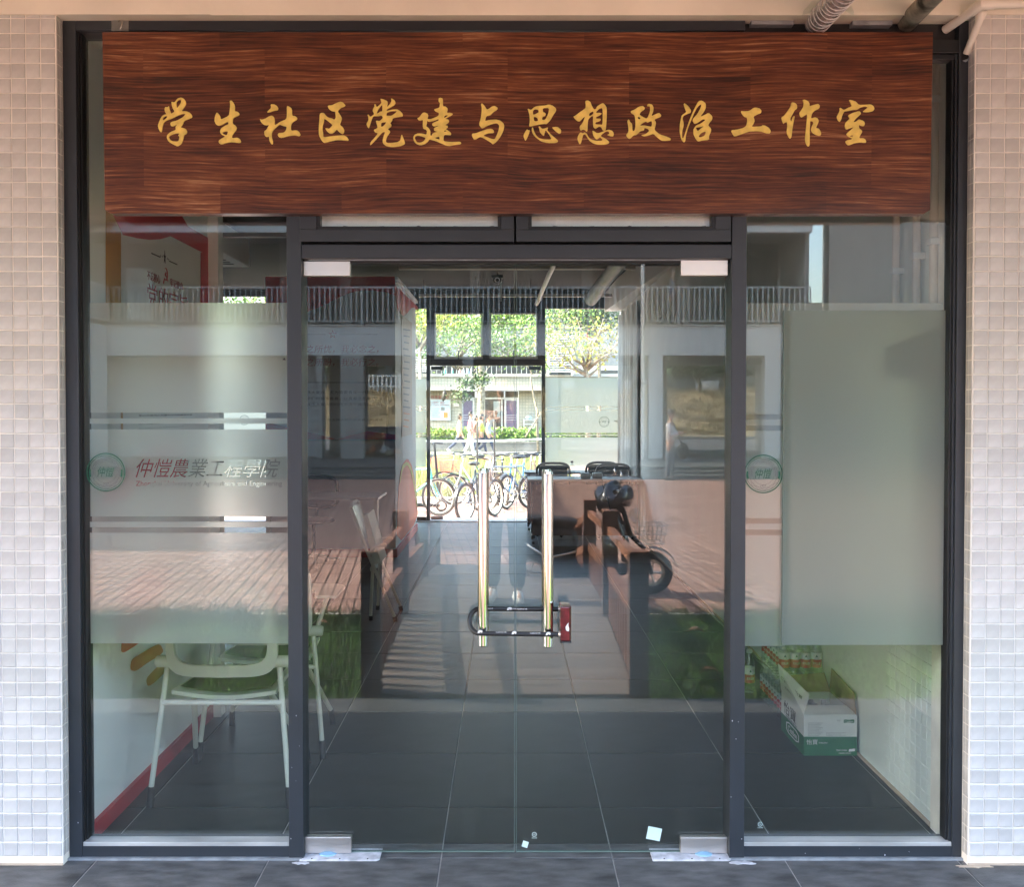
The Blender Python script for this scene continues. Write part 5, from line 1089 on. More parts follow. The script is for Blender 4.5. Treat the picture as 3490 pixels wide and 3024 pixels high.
    MB().tube([f(-.014, -.047, -.026), f(0, -.051, -.027), f(.014, -.047, -.026)], .003*h, 6).build('mouth', mat('lips', (.34, .12, .10), .5, var=.03), t, local=True)
    return t

# ================================================================ FRONT COURT (behind the camera, seen mirrored in the glass)
GZ = -.05
tag(MB().add([(-70, -1.785, -.14), (70, -1.785, -.14), (70, -300, -.14), (-70, -300, -.14)], [(0, 1, 2, 3)]).build('front_ground', M['soil'], fix=False), 'bare ground under the court', None, None, 'structure')
lw = tag(MB().box(-14, 14, -4.1, -1.80, -.3, GZ-.012).build('lawn_soil', M['soil'], fix=False), 'dark soil under the lawn', None, None, 'structure')
def blades(name, label, m, n, fx, hgt, wid, parent=None, lean=.5):
    P = np.array([fx() for _ in range(n)]); a = np.random.rand(n)*2*pi; hh = hgt*(.5+np.random.rand(n)); ln = lean*hh*np.random.rand(n); b = np.random.rand(n)*2*pi
    dx, dy = np.cos(a)*wid/2, np.sin(a)*wid/2; co = np.zeros((n, 3, 3)); co[:, 0] = P; co[:, 1] = P; co[:, 2] = P
    co[:, 0, 0] -= dx; co[:, 0, 1] -= dy; co[:, 1, 0] += dx; co[:, 1, 1] += dy; co[:, 2, 0] += ln*np.cos(b); co[:, 2, 1] += ln*np.sin(b); co[:, 2, 2] += hh
    o = quads(name, m, parent, co, 'stuff'); 
    if label: o['label'] = label; o['category'] = 'grass'
    return o
def lawnpt():
    while True:
        x, y = random.uniform(-5.2, 5.2), -random.uniform(1.80, 4.08)
        if not (-.83 < x < .80): return (x, y, GZ-.012)
blades('lawn', 'short green lawn on both sides of the wooden bridge', M['grass'], 90000, lawnpt, .038, .006)
def ragpt():
    x, y = random.uniform(-5.2, 5.2), -(4.05-abs(random.gauss(0, .16)))
    return (x, y, GZ-.012) if not (-.83 < x < .80) else (x+2*np.sign(x or 1), y, GZ-.012)
blades('ragged_grass', 'longer ragged grass along the kerb of the brick court', M['tallgrass'], 9000, ragpt, .12, .006, lean=.9)
for k, (u, v, lab) in enumerate(((2420, 2300, 'curled dry leaf on the lawn right of the bridge'), (2370, 2160, 'longer dry leaf on the lawn near the brick court'), (1095, 2135, 'dry leaf on the lawn left of the bridge'))):
    d = ray(u, v); tt = (.0-CAM.z)/d.z; q = CAM+d*tt; y = -(q.y-2*GL); t = thing('dry_leaf', lab, 'leaf', (q.x, y, 0))
    MB().grid(8, 4, lambda s_, w_: (q.x-.06+.12*s_, y+(w_-.5)*.05*sin(pi*min(1, max(0, s_*.96+.02))), .0+.03*sin(s_*pi)+.02*abs(w_-.5))).build('leaf_blade', mat('dry_leaf_brown', (.36, .17, .09), .7, var=.2, scale=20), t, smooth=True)

# --- arched wooden foot bridge
br = thing('wooden_bridge', 'arched wooden foot bridge with brown timber railings in front of the entrance', 'bridge', (-.02, -4.1, 0))
BX0, BX1 = -.695, .665
def dz(Y): t = (Y-1.79)/4.7; return .015+.135*sin(pi*min(1, max(0, t)))**1.0 if t < .5 else .015+.135*sin(pi*min(1, max(0, t)))-.05*(t-.5)*2
k = 0; Y = 1.80; pm = None
while Y < 6.45:
    m_ = Y+.0675; s_ = atan2(dz(Y+.135)-dz(Y), .135)
    me = bpy.data.meshes.get('deck_board_mesh')
    if not me: o_ = MB().box(BX0-.03, BX1+.03, -.064, .064, -.025, 0).build('x', M['deckwood'], fix=False); me = o_.data; me.name = 'deck_board_mesh'; bpy.data.objects.remove(o_)
    o = share('deck_board', me, (0, -m_, dz(m_)), br); o.rotation_euler = (-s_, 0, 0); Y += .135
RWM = M['railwood']
posts = [(1.84, .80), (3.30, .87), (4.95, .79), (6.45, .46)]
for x in (BX0-.052, BX1+.052):
    for Yp, zt2 in posts:
        po = bx('bridge_post', mat('shaded_post_timber', (.10, .055, .04), .55, var=.25, scale=6, stretch=(6, 6, 1), bump=.3), br, x-.052, x+.052, -Yp-.052, -Yp+.052, GZ-.02, zt2-.012)  # darker than the rail timber, the posts' shade is in the colour
        bx('post_cap', RWM, po, x-.054, x+.054, -Yp-.054, -Yp+.054, zt2-.0115, zt2, .004)
    for (Ya, za), (Yb, zb_) in zip(posts, posts[1:]):
        ra, rb = (za-.075, zb_-.14) if Ya < 2 else (za-.14, zb_-.12 if Yb < 6 else zb_-.07)
        MB().bar((x, -Ya-.05, ra), (x, -Yb+.05, rb), .045, .055).build('top_rail', RWM, br)
        MB().bar((x, -Ya-.05, ra-.28), (x, -Yb+.05, rb-.29), .045, .07).build('middle_rail', RWM, br)
        nb = int((Yb-Ya-.1)/.115)
        for i in range(nb):
            q = (i+.5)/nb; Yq = Ya+.05+(Yb-Ya-.1)*q; zq = (ra-.28)*(1-q)+(rb-.29)*q
            bx('baluster', RWM, br, x-.015, x+.015, -Yq-.022, -Yq+.022, dz(Yq)-.01, zq-.034)

# --- brick court
kb = tag(MB().box(-14, 14, -4.16, -4.10, -.25, GZ+.012).build('court_kerb', M['kerb'], fix=False), 'pale kerb between lawn and brick court', None, None, 'structure')
ct = tag(MB().box(-16, 16, -19.0, -4.161, -.3, GZ-.006).build('brick_court', M['joint'], fix=False), 'brick paved court reflected in the glass', None, None, 'structure')
bw, bl, g_, gl_ = .108, .216, .008, .0125
bm_ = MB().box(-(bl-g_)/2, (bl-g_)/2, -(bw-gl_)/2, (bw-gl_)/2, -.006, 0).build('x', M['brick'], fix=False); bme = bm_.data; bpy.data.objects.remove(bm_)
rot = radians(90-6.0); cr_, sr_ = cos(rot), sin(rot); near = []; allb = []
for i in range(-95, 100):
    for j in range(-150, 160):
        a, b = (i+.5*(j % 2))*bl, j*bw; x = a*cr_-b*sr_; y = a*sr_+b*cr_ - 11.5
        if not (-13 < x < 13 and -18.95 < y < -4.28): continue
        allb.append((x, y))
allb.sort(key=lambda p: -p[1]+abs(p[0])*.9)
for x, y in allb[:300]:
    o = share('paving_brick', bme, (x, y, GZ+random.uniform(-.0015, .0015)), ct); o.rotation_euler = (random.uniform(-.006, .006), random.uniform(-.006, .006), rot)
rest = np.array(allb[300:]); n = len(rest); hx, hy = (bl-g_)/2, (bw-gl_)/2
cor = np.array([(sx*hx*cr_-sy*hy*sr_, sx*hx*sr_+sy*hy*cr_) for sx, sy in ((-1,-1),(1,-1),(1,1),(-1,1))]); co = np.zeros((n, 4, 3)); co[:, :, 0] = rest[:, None, 0]+cor[None, :, 0]; co[:, :, 1] = rest[:, None, 1]+cor[None, :, 1]; co[:, :, 2] = GZ+(np.random.rand(n)-.5)[:, None]*.003
me_f = quads('brick_field', None, ct, co, 'stuff')
# colour per brick through a position-based cell pattern
mb = bpy.data.materials.new('brick_field_red'); mb.use_nodes = True; N = Nodes(mb); b_ = N.n['Principled BSDF']; geo = N.add('ShaderNodeNewGeometry'); cr = N.add('ShaderNodeValToRGB')
cr.color_ramp.elements[0].color = (.31, .165, .12, 1); cr.color_ramp.elements[1].color = (.41, .235, .175, 1); N.l.new(geo.outputs['Random Per Island'], cr.inputs[0])
tc = N.add('ShaderNodeTexCoord'); ns = N.add('ShaderNodeTexNoise'); ns.inputs['Scale'].default_value = .6; ns.inputs['Detail'].default_value = 5; N.l.new(tc.outputs['Object'], ns.inputs[0]); hs = N.add('ShaderNodeHueSaturation'); mr = N.add('ShaderNodeMapRange'); mr.inputs[3].default_value = .7; mr.inputs[4].default_value = 1.3
N.l.new(ns.outputs[0], mr.inputs[0]); N.l.new(mr.outputs[0], hs.inputs['Value']); N.l.new(cr.outputs[0], hs.inputs['Color']); N.l.new(hs.outputs[0], b_.inputs['Base Color']); b_.inputs['Roughness'].default_value = .8
me_f.data.materials.append(mb)
# --- steps, road, dry hill
for k, (ya, yb, z) in enumerate(((19.0, 19.35, .04), (19.35, 19.7, .12), (19.7, 31.0, .20))):
    tag(MB().box(-16, 16, -yb, -ya-.001*k, -.3, z).build('court_step' if k < 2 else 'corridor_floor', mat('dark_concrete_step', (.13, .125, .12), .85, var=.15, scale=2, bump=.3) if k < 2 else mat('dark_paving', (.085, .085, .085), .85, var=.15, scale=2), fix=False), ('lower concrete step at the far edge of the brick court', 'upper concrete step at the far edge of the brick court', 'concrete floor under the corridor building')[k], None, None, 'structure')  # steps and corridor floor darker than the plain concrete
tag(MB().box(-60, 60, -42, -31.001, -.3, .17).build('asphalt_road', M['asphalt'], fix=False), 'asphalt road beyond the corridor building', None, None, 'structure')
tag(MB().box(-60, 60, -42.3, -42.001, -.3, .32).build('road_kerb', M['kerb'], fix=False), 'kerb beyond the road', None, None, 'structure')
def hillz(x, y): return .2+2.3*min(1, max(0, (-y-42.3)/9))**.8+.35*noise.noise(Vector((x*.25, y*.25, 3)))+.12*noise.noise(Vector((x*1.3, y*1.3, 7)))
tag(MB().grid(110, 26, lambda s_, q: (-45+90*s_, -42.31-20*q, hillz(-45+90*s_, -42.3-20*q) if q > 0 else .1)).build('dry_bank', M['straw'], smooth=True), 'dry grass bank beyond the road', None, None, 'structure')
def hp_():
    x, y = random.uniform(-14, 22), -random.uniform(42.4, 56); return (x, y, hillz(x, y)-.03)
blades('dry_grass', 'tangled dry grass covering the bank', M['straw'], 26000, hp_, .34, .05, lean=1.6)

# --- corridor building
def px2x(u, Zd): return (u-PU)*Zd/FPX
FY = -23.7
cbd = thing('corridor_building', 'pale two-storey building with open ground floor and railed upper corridor', 'building', (0, -26, 0))
Fm, Sh = M['facade'], M['shadewall']
xe = px2x(2763, 27.0)
bx('floor_slab', Fm, cbd, -30, xe, FY-6.5, FY, 3.12, 3.94)
bx('fascia_cap', M['kerb'], cbd, -30, xe, FY-.1, FY+.04, 3.941, 3.98)
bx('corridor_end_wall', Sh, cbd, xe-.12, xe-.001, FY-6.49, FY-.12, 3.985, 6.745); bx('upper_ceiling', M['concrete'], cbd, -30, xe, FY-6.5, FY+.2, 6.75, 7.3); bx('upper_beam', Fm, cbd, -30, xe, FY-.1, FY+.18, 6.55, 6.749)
bx('upper_storey', Fm, cbd, -30, xe, FY-6.5, FY+.15, 7.301, 12.5)
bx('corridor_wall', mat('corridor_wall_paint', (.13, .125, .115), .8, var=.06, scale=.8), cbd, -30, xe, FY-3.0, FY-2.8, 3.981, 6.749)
for (u0, u1, z0, z1) in ((620, 790, 3.99, 6.2), (1250, 1350, 3.99, 6.4), (2200, 2245, 3.99, 6.3), (2430, 2500, 3.99, 6.4), (2545, 2630, 3.99, 6.5)):
    bx('corridor_door', M['darkdoor'], cbd, px2x(u0, 29.8), px2x(u1, 29.8), FY-2.799, FY-2.75, z0, z1)
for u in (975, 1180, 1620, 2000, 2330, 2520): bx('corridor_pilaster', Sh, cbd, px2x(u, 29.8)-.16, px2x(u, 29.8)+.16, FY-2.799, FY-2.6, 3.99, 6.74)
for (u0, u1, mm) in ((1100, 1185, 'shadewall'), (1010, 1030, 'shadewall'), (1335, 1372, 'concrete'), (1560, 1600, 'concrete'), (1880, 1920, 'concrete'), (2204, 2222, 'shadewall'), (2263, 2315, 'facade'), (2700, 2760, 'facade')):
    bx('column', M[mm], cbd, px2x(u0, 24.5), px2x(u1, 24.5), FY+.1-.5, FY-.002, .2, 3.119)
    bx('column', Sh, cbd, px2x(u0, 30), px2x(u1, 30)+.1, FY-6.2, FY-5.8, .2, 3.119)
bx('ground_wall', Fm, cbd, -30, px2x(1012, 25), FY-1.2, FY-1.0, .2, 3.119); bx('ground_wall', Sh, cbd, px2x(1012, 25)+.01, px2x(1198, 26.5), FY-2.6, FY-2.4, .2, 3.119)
# pipe on the column and its bracket
MB().tube([(px2x(2240, 24.3), FY+.1, .2), (px2x(2240, 24.3), FY+.1, 6.7)], .055, 12).build('down_pipe', M['pvc'], cbd, smooth='auto')
bx('pipe_bracket', M['bead'], cbd, px2x(2208, 24.3), px2x(2252, 24.3), FY+.02, FY+.18, 2.28, 2.36)
def railing(name, label, p0, p1, z, n, par=None):
    t = thing(name, label, 'railing', p0); a, b = Vector(p0), Vector(p1); L = (b-a).length; d = (b-a).normalized()
    for zz, hh in ((1.05, .05), (.10, .04)): MB().bar(a+Vector((0, 0, zz)), b+Vector((0, 0, zz)), .04, hh).build('rail_bar', M['rail'], t)
    me = None
    for i in range(n):
        q = a.lerp(b, i/(n-1)); w_ = .028 if i % 12 == 0 else .014
        if i % 12 == 0: bx('rail_post', M['rail'], t, q.x-w_, q.x+w_, q.y-w_, q.y+w_, q.z, q.z+1.03)
        else:
            if me is None: o_ = MB().box(-.019, .019, -.012, .012, .12, 1.03).build('x', M['rail'], fix=False); me = o_.data; bpy.data.objects.remove(o_)
            share('rail_baluster', me, q, t)
    return t
railing('corridor_railing', 'long pale steel railing along the upper corridor', (-11.25, FY+.02, 3.98), (xe, FY+.02, 3.98), 3.98, 134)
railing('wing_railing', 'short pale railing returning along the left wing', (-11.25, FY+.1, 3.98), (-11.25, -17.0, 3.98), 3.98, 46)
T_hy = text_loops('消火栓'); T_xl = text_loops('小心碰头')
for (u, lab) in ((2718, 'white fire hydrant cabinet on the upper corridor at the right'), (447, 'white fire hydrant cabinet on the upper corridor at the left')):
    x = px2x(u, 29.0); t = thing('hydrant_cabinet', lab, 'cabinet', (x, FY-2.6, 4.3)); bx('cabinet_box', mat('cabinet_white', (.72, .72, .70), .5, var=.03), t, x-.38, x+.38, FY-2.799, FY-2.55, 4.35, 5.95, .01)
    for k, (L, za, zb2, mm) in enumerate(((T_hy, 5.15, 5.35, 'grey'), (T_xl, 5.5, 5.68, 'grey'))):
        me = plate(fit(L, x-.25, x+.25, za, zb2, mirror=True), FY-2.54); me.transform(Matrix.Translation(-ORG[t.name])); link('cabinet_lettering', me, M[mm], t)
# left wing and right neighbour
lwg = thing('left_wing', 'pale side wing closing the court on the left', 'building', (-13, -18, 0))
bx('wing_wall', M['facade'], lwg, -18, -11.3, -23.65, -9.5, -.1, 3.94); bx('upper_wall', M['facade'], lwg, -18, -12.8, -23.65, -9.5, 3.94, 12.5)
bx('wing_roof', Sh, lwg, -18, -11.0, -23.65, -9.5, 6.75, 7.3)
MB().tube([(-11.2, -20.5, .1), (-11.2, -20.5, 3.7)], .06, 12).build('down_pipe', M['pvc'], lwg, smooth='auto')
rn = thing('right_building', 'plain pale building closing the court on the right', 'building', (14, -24, 0))
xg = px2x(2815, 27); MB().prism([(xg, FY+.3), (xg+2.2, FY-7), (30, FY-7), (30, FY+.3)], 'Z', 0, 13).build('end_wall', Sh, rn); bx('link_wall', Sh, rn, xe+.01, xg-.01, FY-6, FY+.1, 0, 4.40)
bx('plinth', M['concrete'], rn, xg+.01, 30, FY+.3, FY+.36, 0, .6)
dkb = thing('far_block', 'dark distant block and trees beyond the dry bank', 'building', (0, -66, 0)); bx('block_wall', mat('far_dark_wall', (.11, .12, .11), .9, var=.3, scale=.2), dkb, -45, 45, -66, -63, 0, 9)
for k in range(9): bx('far_window', M['facade'], dkb, -12+5*k, -10.4+5*k, -62.999, -62.9, 2.4, 3.6)
def blobtree(name, label, x, y, z0, h_, r_, n, lm, seed, ls=.28, trunk=True, cat='tree'):
    rnd = random.Random(seed); t = thing(name, label, cat, (x, y, z0))
    cl = [(rnd.gauss(0, .42), rnd.gauss(0, .42), rnd.uniform(.45, 1)) for _ in range(14)]; pts = []
    for _ in range(n):
        cx_, cy_, cz_ = rnd.choice(cl); v = Vector((rnd.gauss(0, 1), rnd.gauss(0, 1), rnd.gauss(0, 1))).normalized()*rnd.random()**.4*.38
        pts.append((x+(cx_+v.x)*r_, y+(cy_+v.y)*r_, z0+h_*(cz_*.78+v.z*.34+.12)))
    P = np.array(pts); n = len(P); A = np.random.randn(n, 3); A /= np.linalg.norm(A, axis=1)[:, None]; Bv = np.cross(A, np.random.randn(n, 3)); Bv /= np.linalg.norm(Bv, axis=1)[:, None]; s_ = ls*(.6+.8*np.random.rand(n))[:, None]
    co = np.stack([P-A*s_, P-Bv*s_*.45, P+A*s_, P+Bv*s_*.45], axis=1); quads('crown', lm, t, co, 'stuff')
    if trunk:
        MB().tube([(x, y, z0-.2), (x+.05*r_, y, z0+h_*.25), (x-.04*r_, y, z0+h_*.5), (x, y, z0+h_*.8)], [.035*h_, .028*h_, .02*h_, .008*h_], 10).build('trunk', M['bark'], t, smooth=True)
        for q in range(6):
            a = rnd.uniform(0, 2*pi); zz = z0+h_*rnd.uniform(.3, .6); MB().tube([(x, y, zz), (x+cos(a)*r_*.35, y+sin(a)*r_*.35, zz+h_*.12), (x+cos(a)*r_*.7, y+sin(a)*r_*.7, zz+h_*.28)], [.015*h_, .01*h_, .004*h_], 6).build('limb', M['bark'], t, smooth=True)
    return t
for k, (u, yy, h_) in enumerate(((1260, 57, 4.5), (2380, 56, 4.2), (2470, 58, 4.8), (2620, 57, 4.6), (1150, 58, 5))):
    blobtree('bank_tree', ('leftmost but one', 'middle-left', 'middle', 'rightmost', 'leftmost')[k]+' of the dark trees on top of the dry bank', px2x(u, yy+3.3), -yy, 2.0, h_, 2.3, 1500, M['leafdark'], 40+k)
bf = thing('bank_fence', 'white fence at the top of the dry bank', 'fence', (-7, -52, 2.5))
for k in range(12): bx('fence_picket', M['white'], bf, -8.6+.26*k, -8.5+.26*k, -52.05, -52, 2.2, 3.6)
for z in (2.9, 3.5): bx('fence_rail', M['white'], bf, -8.7, -5.5, -52, -51.95, z, z+.09)
# rubbish heap and blue bins by the columns
hp2 = px2x(1265, 27)
for k, dx in enumerate((-.28, .28)):
    t = thing('rubbish_bin', ('left', 'right')[k]+' blue rubbish bin under the corridor building', 'bin', (hp2+dx*1.1, -26.2, .2)); x = hp2+dx*1.1
    MB().prism([(x-.22, .2), (x+.22, .2), (x+.27, 1.0), (x-.27, 1.0)], 'Y', -26.4, -25.95).build('bin_body', mat('blue_bin', (.03, .06, .12), .5, var=.05), t, bevel=.02); bx('bin_lid', MATS['blue_bin'], t, x-.29, x+.29, -26.42, -25.9, 1.001, 1.06, .015); bx('bin_rim', M['grey'], t, x-.28, x+.28, -25.949, -25.93, .93, .98)
rnd = random.Random(5)
for k in range(13):
    x, y, z = hp2+rnd.uniform(-.55, .6), -25.5+rnd.uniform(-.2, .3), .2+rnd.uniform(.0, .22)*(1 if k > 5 else .3); r_ = rnd.uniform(.09, .17)
    lab = ['white', 'cream', 'orange', 'grey', 'red', 'clear'][k % 6]; cc = [(.7, .7, .7), (.6, .5, .32), (.55, .16, .06), (.3, .3, .3), (.4, .07, .06), (.6, .65, .65)][k % 6]
    t = thing('rubbish_bag', (['large', 'small', 'flat'][k//6]+' '+lab+' crumpled bag in the rubbish heap beside the blue bins'), 'rubbish', (x, y, z), 'rubbish heap by the bins')
    o = MB().sphere((x, y, z+r_*.6), (r_, r_*.8, r_*.75), 12, 8).build('bag', cloth('bag_'+lab, cc), t, smooth=True)
    for v in o.data.vertices: v.co *= 1+.25*noise.noise(v.co*9+Vector((k, 0, 0)))
t = thing('cardboard_box', 'open cardboard box on top of the rubbish heap', 'box', (hp2-.15, -25.6, .6)); MB().obox((hp2-.15, -25.6, .66), (.42, .3, .24), (.2, .15, .3)).build('box_body', M['cardboard'], t); MB().obox((hp2-.05, -25.42, .80), (.3, .02, .2), (.8, .1, .3)).build('box_flap', M['cardboard'], t)
# people mirrored in the glass
person('standing person in a white jacket with folded arms at the far edge of the court', (px2x(2285, 22.1), -18.7, GZ), radians(115), 1.64, legs=((3, 2), (-3, 2)), top=('offwhite', (.62, .58, .55)), low=('greyblue', (.13, .15, .17)), shoes=('blackshoe', (.02, .02, .02)), armpts=(((-.15, -.02, .64), (.02, -.12, .67)), ((.15, -.02, .64), (-.02, -.13, .66))), headturn=-10)
t = thing('shoulder_bag', 'black bag hanging behind the standing person', 'bag', (px2x(2332, 22.1), -18.85, .6)); x = px2x(2332, 22.1)
MB().sphere((x, -18.85, .62), (.14, .10, .20), 14, 10).build('bag_body', M['black'], t, smooth=True); MB().tube([(x-.03, -18.85, .78), (x-.12, -18.8, 1.0), (x-.24, -18.75, 1.28)], .015, 6).build('strap', M['black'], t)
person('person in a striped shirt walking along the upper corridor', (px2x(2290, 28.0), FY-1.0, 3.98), radians(105), 1.72, legs=((24, 8), (-20, 30)), arms=((-20, 20), (25, 20)), top=('stripe', (.20, .22, .28)), low=('darkgrey', (.05, .05, .055)), shoes=('blackshoe', (.02, .02, .02)), sleeves=.4)
# photographer, standing on the bridge just behind the lens
ph = person('photographer standing on the bridge in dark trousers holding up a phone', (-.02, -3.72, dz(3.72)), radians(180), 1.74, legs=((4, 4), (-3, 2)), top=('greytee', (.16, .17, .18)), low=('charcoal', (.045, .05, .055)), shoes=('whiteshoe', (.70, .70, .68)), armpts=(((-.15, -.10, .66), (-.055, -.20, .785)), ((.15, -.10, .66), (.055, -.20, .785))))
t = thing('phone', 'dark phone held up by the photographer', 'phone', (.0, -3.352, 1.55)); bx('phone_body', M['black'], t, -.078, .078, -3.360, -3.352, 1.53, 1.605, .003)

# --- electric scooter beside the bridge
sc = thing('electric_scooter', 'black electric scooter parked on the bricks behind the bridge rail', 'scooter', (.72, -5.0, GZ)); Ysc = -5.0; g = GZ
def wheel(parent, x, y, z, r, w_, tm, rimm, spokes, name='wheel', axis='Y', sp_m=None):
    o = MB()
    pr = [(r-w_, -w_*.5), (r-w_*.4, -w_*.62), (r, -w_*.25), (r, w_*.25), (r-w_*.4, w_*.62), (r-w_, w_*.5), (r-w_, -w_*.5)]
    wv_ = MB().lathe((x, y, z), pr, 32, axis).build(name, tm, parent, smooth='auto')
    MB().lathe((x, y, z), [(r-w_*1.35, -w_*.3), (r-w_, -w_*.35), (r-w_, w_*.35), (r-w_*1.35, w_*.3), (r-w_*1.35, -w_*.3)], 32, axis).build('rim', rimm, wv_, smooth='auto')
    MB().lathe((x, y, z), [(0, -w_*.8), (r*.10, -w_*.8), (r*.12, 0), (r*.10, w_*.8), (0, w_*.8)], 12, axis).build('hub', rimm, wv_, smooth='auto')
    sb_ = MB()
    for k in range(spokes):
        a = 2*pi*k/spokes; d = (cos(a), 0, sin(a)) if axis == 'Y' else (0, cos(a), sin(a)); tr = max(.0018, r*.006) if spokes > 8 else r*.05
        sb_.tube([(x+d[0]*r*.08, y+d[1]*r*.08, z+d[2]*r*.08), (x+d[0]*(r-w_), y+d[1]*(r-w_), z+d[2]*(r-w_))], tr, 4 if spokes > 8 else 6)
    if spokes > 8: so = sb_.build('spokes', sp_m or rimm, wv_); so['kind'] = 'stuff'
    else: sb_.build('spoke_casting', sp_m or rimm, wv_)
    return wv_
BK = mat('gloss_black_plastic', (.014, .014, .016), .22, var=.08, coat=.4)
for x in (1.26, .20): wheel(sc, x, Ysc, g+.19, .19, .07, M['rubber'], M['brushed'], 5)
MB().tube([(1.26, Ysc-.07, g+.19), (1.20, Ysc-.06, g+.40), (1.08, Ysc, g+.52), (.98, Ysc, g+.86)], [.016, .018, .024, .02], 10).build('front_fork', BK, sc, smooth='auto'); MB().tube([(1.26, Ysc+.07, g+.19), (1.20, Ysc+.06, g+.40), (1.08, Ysc, g+.52)], [.016, .018, .02], 10).build('front_fork', BK, sc, smooth='auto')
MB().grid(14, 4, lambda s_, q: (1.26+.235*cos(.15+s_*1.5), Ysc+(q-.5)*.11, g+.19+.235*sin(.15+s_*1.5)-.015*(2*q-1)**2)).build('front_fender', BK, sc, smooth=True)
MB().grid(8, 14, lambda s_, q: (1.08-.16*q+.05*sin(q*pi)-.06*(2*s_-1)**2, Ysc+(s_-.5)*.34*(1-.2*q), g+.26+.58*q)).build('leg_shield', BK, sc, smooth=True)
MB().prism([(.30, g+.20), (1.02, g+.18), (1.06, g+.26), (.95, g+.25), (.62, g+.25), (.60, g+.34), (.28, g+.34)], 'Y', Ysc-.14, Ysc+.14).build('floor_board', BK, sc, bevel=.02)
MB().prism([(.00, g+.46), (.10, g+.34), (.58, g+.28), (.62, g+.52), (.58, g+.60), (.05, g+.60)], 'Y', Ysc-.13, Ysc+.13).build('rear_body', BK, sc, bevel=.04)
MB().prism([(-.02, g+.612), (.60, g+.612), (.62, g+.66), (.45, g+.68), (.25, g+.69), (.02, g+.72)], 'Y', Ysc-.12, Ysc+.12).build('saddle', M['rubber'], sc, bevel=.03)
MB().tube([(-.10, Ysc-.12, g+.60), (-.16, Ysc, g+.62), (-.10, Ysc+.12, g+.60)], .012, 8).build('rear_rack', M['brushed'], sc)
MB().tube([(.10, Ysc+.15, g+.50), (.35, Ysc+.155, g+.34), (.60, Ysc+.15, g+.40)], .012, 6).build('side_trim', M['brushed'], sc, smooth=True)
MB().tube([(.93, Ysc-.30, g+.93), (.96, Ysc-.12, g+.92), (.98, Ysc, g+.88), (.96, Ysc+.12, g+.92), (.93, Ysc+.30, g+.93)], .013, 8).build('handlebar', M['brushed'], sc, smooth=True)
for s in (-1, 1):
    MB().tube([(.92, Ysc+s*.24, g+.93), (.90, Ysc+s*.36, g+.93)], .019, 8).build('grip', M['rubber'], sc)
    mm = MB().tube([(.96, Ysc+s*.18, g+.93), (.97, Ysc+s*.24, g+1.02)], .005, 6).build('mirror', BK, sc); MB().sphere((.965, Ysc+s*.25, g+1.06), (.015, .05, .04), 12, 8).build('mirror_glass', M['chrome'], mm, smooth=True)
cv = MB().sphere((.93, Ysc, g+.84), (.17, .22, .12), 18, 12).build('handlebar_cover', mat('shiny_rain_cover', (.03, .03, .038), .18, var=.2, coat=.7), sc, smooth=True)
for v in cv.data.vertices: v.co *= 1+.05*sin(v.co.x*40+v.co.y*22)
MB().sphere((1.12, Ysc, g+.70), (.05, .07, .06), 14, 10).build('headlight', M['pet'], sc, smooth=True)
bk = MB()
for q in (.0, .5, 1): bk.tube([(1.13-.0*q, Ysc-.12-.02*q, g+.46+.16*q), (1.36+.03*q, Ysc-.12-.02*q, g+.46+.16*q), (1.36+.03*q, Ysc+.12+.02*q, g+.46+.16*q), (1.13, Ysc+.12+.02*q, g+.46+.16*q), (1.13, Ysc-.12-.02*q, g+.46+.16*q)], .005, 5)
for i in range(7):
    for s in (-1, 1): bk.tube([(1.14+.036*i, Ysc+s*.12, g+.46), (1.14+.04*i, Ysc+s*.14, g+.62)], .003, 4)
bk.build('wire_basket', M['brushed'], sc); MB().tube([(.62, Ysc+.16, g+.02), (.56, Ysc+.12, g+.22)], .009, 6).build('side_stand', M['bead'], sc)
# ================================================================ BEHIND THE ROOM: bicycles, path, students, the building opposite
BG = -.15
def WG(u, v, z=BG):
    d = ray(u, v); return CAM + d*((z-CAM.z)/d.z)
tag(MB().add([(-60, BY+.085, BG-.06), (60, BY+.085, BG-.06), (60, 300, BG-.06), (-60, 300, BG-.06)], [(3, 2, 1, 0)]).build('rear_ground', M['soil'], fix=False), 'ground behind the building', None, None, 'structure')
tag(MB().box(-8, 8, BY-.10, BY+.35, BG-.05, -.004).build('rear_doorstep', M['concrete'], fix=False), 'concrete doorstep under the far glass doors', None, None, 'structure')
rp = tag(MB().box(-8, 8, BY+.351, 15.0, BG-.05, BG-.006).build('rear_paving', M['joint'], fix=False), 'pinkish brick paving strip behind the far doors', None, None, 'structure')
def brickfield(par, x0, x1, y0, y1, z, bw, bl, name='brick_field'):
    co = []
    for j in range(int((y1-y0)/bw)):
        for i in range(int((x1-x0)/bl)+1):
            a = x0+(i-.5*(j % 2))*bl; b = y0+j*bw; co.append([(a+.005, b+.005, z), (a+bl-.005, b+.005, z), (a+bl-.005, b+bw-.005, z), (a+.005, b+bw-.005, z)])
    o = quads(name, None, par, np.array(co), 'stuff'); return o
pk = bpy.data.materials.new('pink_brick_field'); pk.use_nodes = True; N = Nodes(pk); geo = N.add('ShaderNodeNewGeometry'); cr = N.add('ShaderNodeValToRGB'); cr.color_ramp.elements[0].color = (.26, .15, .12, 1); cr.color_ramp.elements[1].color = (.42, .27, .22, 1); N.l.new(geo.outputs['Random Per Island'], cr.inputs[0]); N.l.new(cr.outputs[0], N.n['Principled BSDF'].inputs['Base Color']); N.n['Principled BSDF'].inputs['Roughness'].default_value = .8
brickfield(rp, -5, 5, BY+.36, 14.98, BG, .11, .22).data.materials.append(pk)
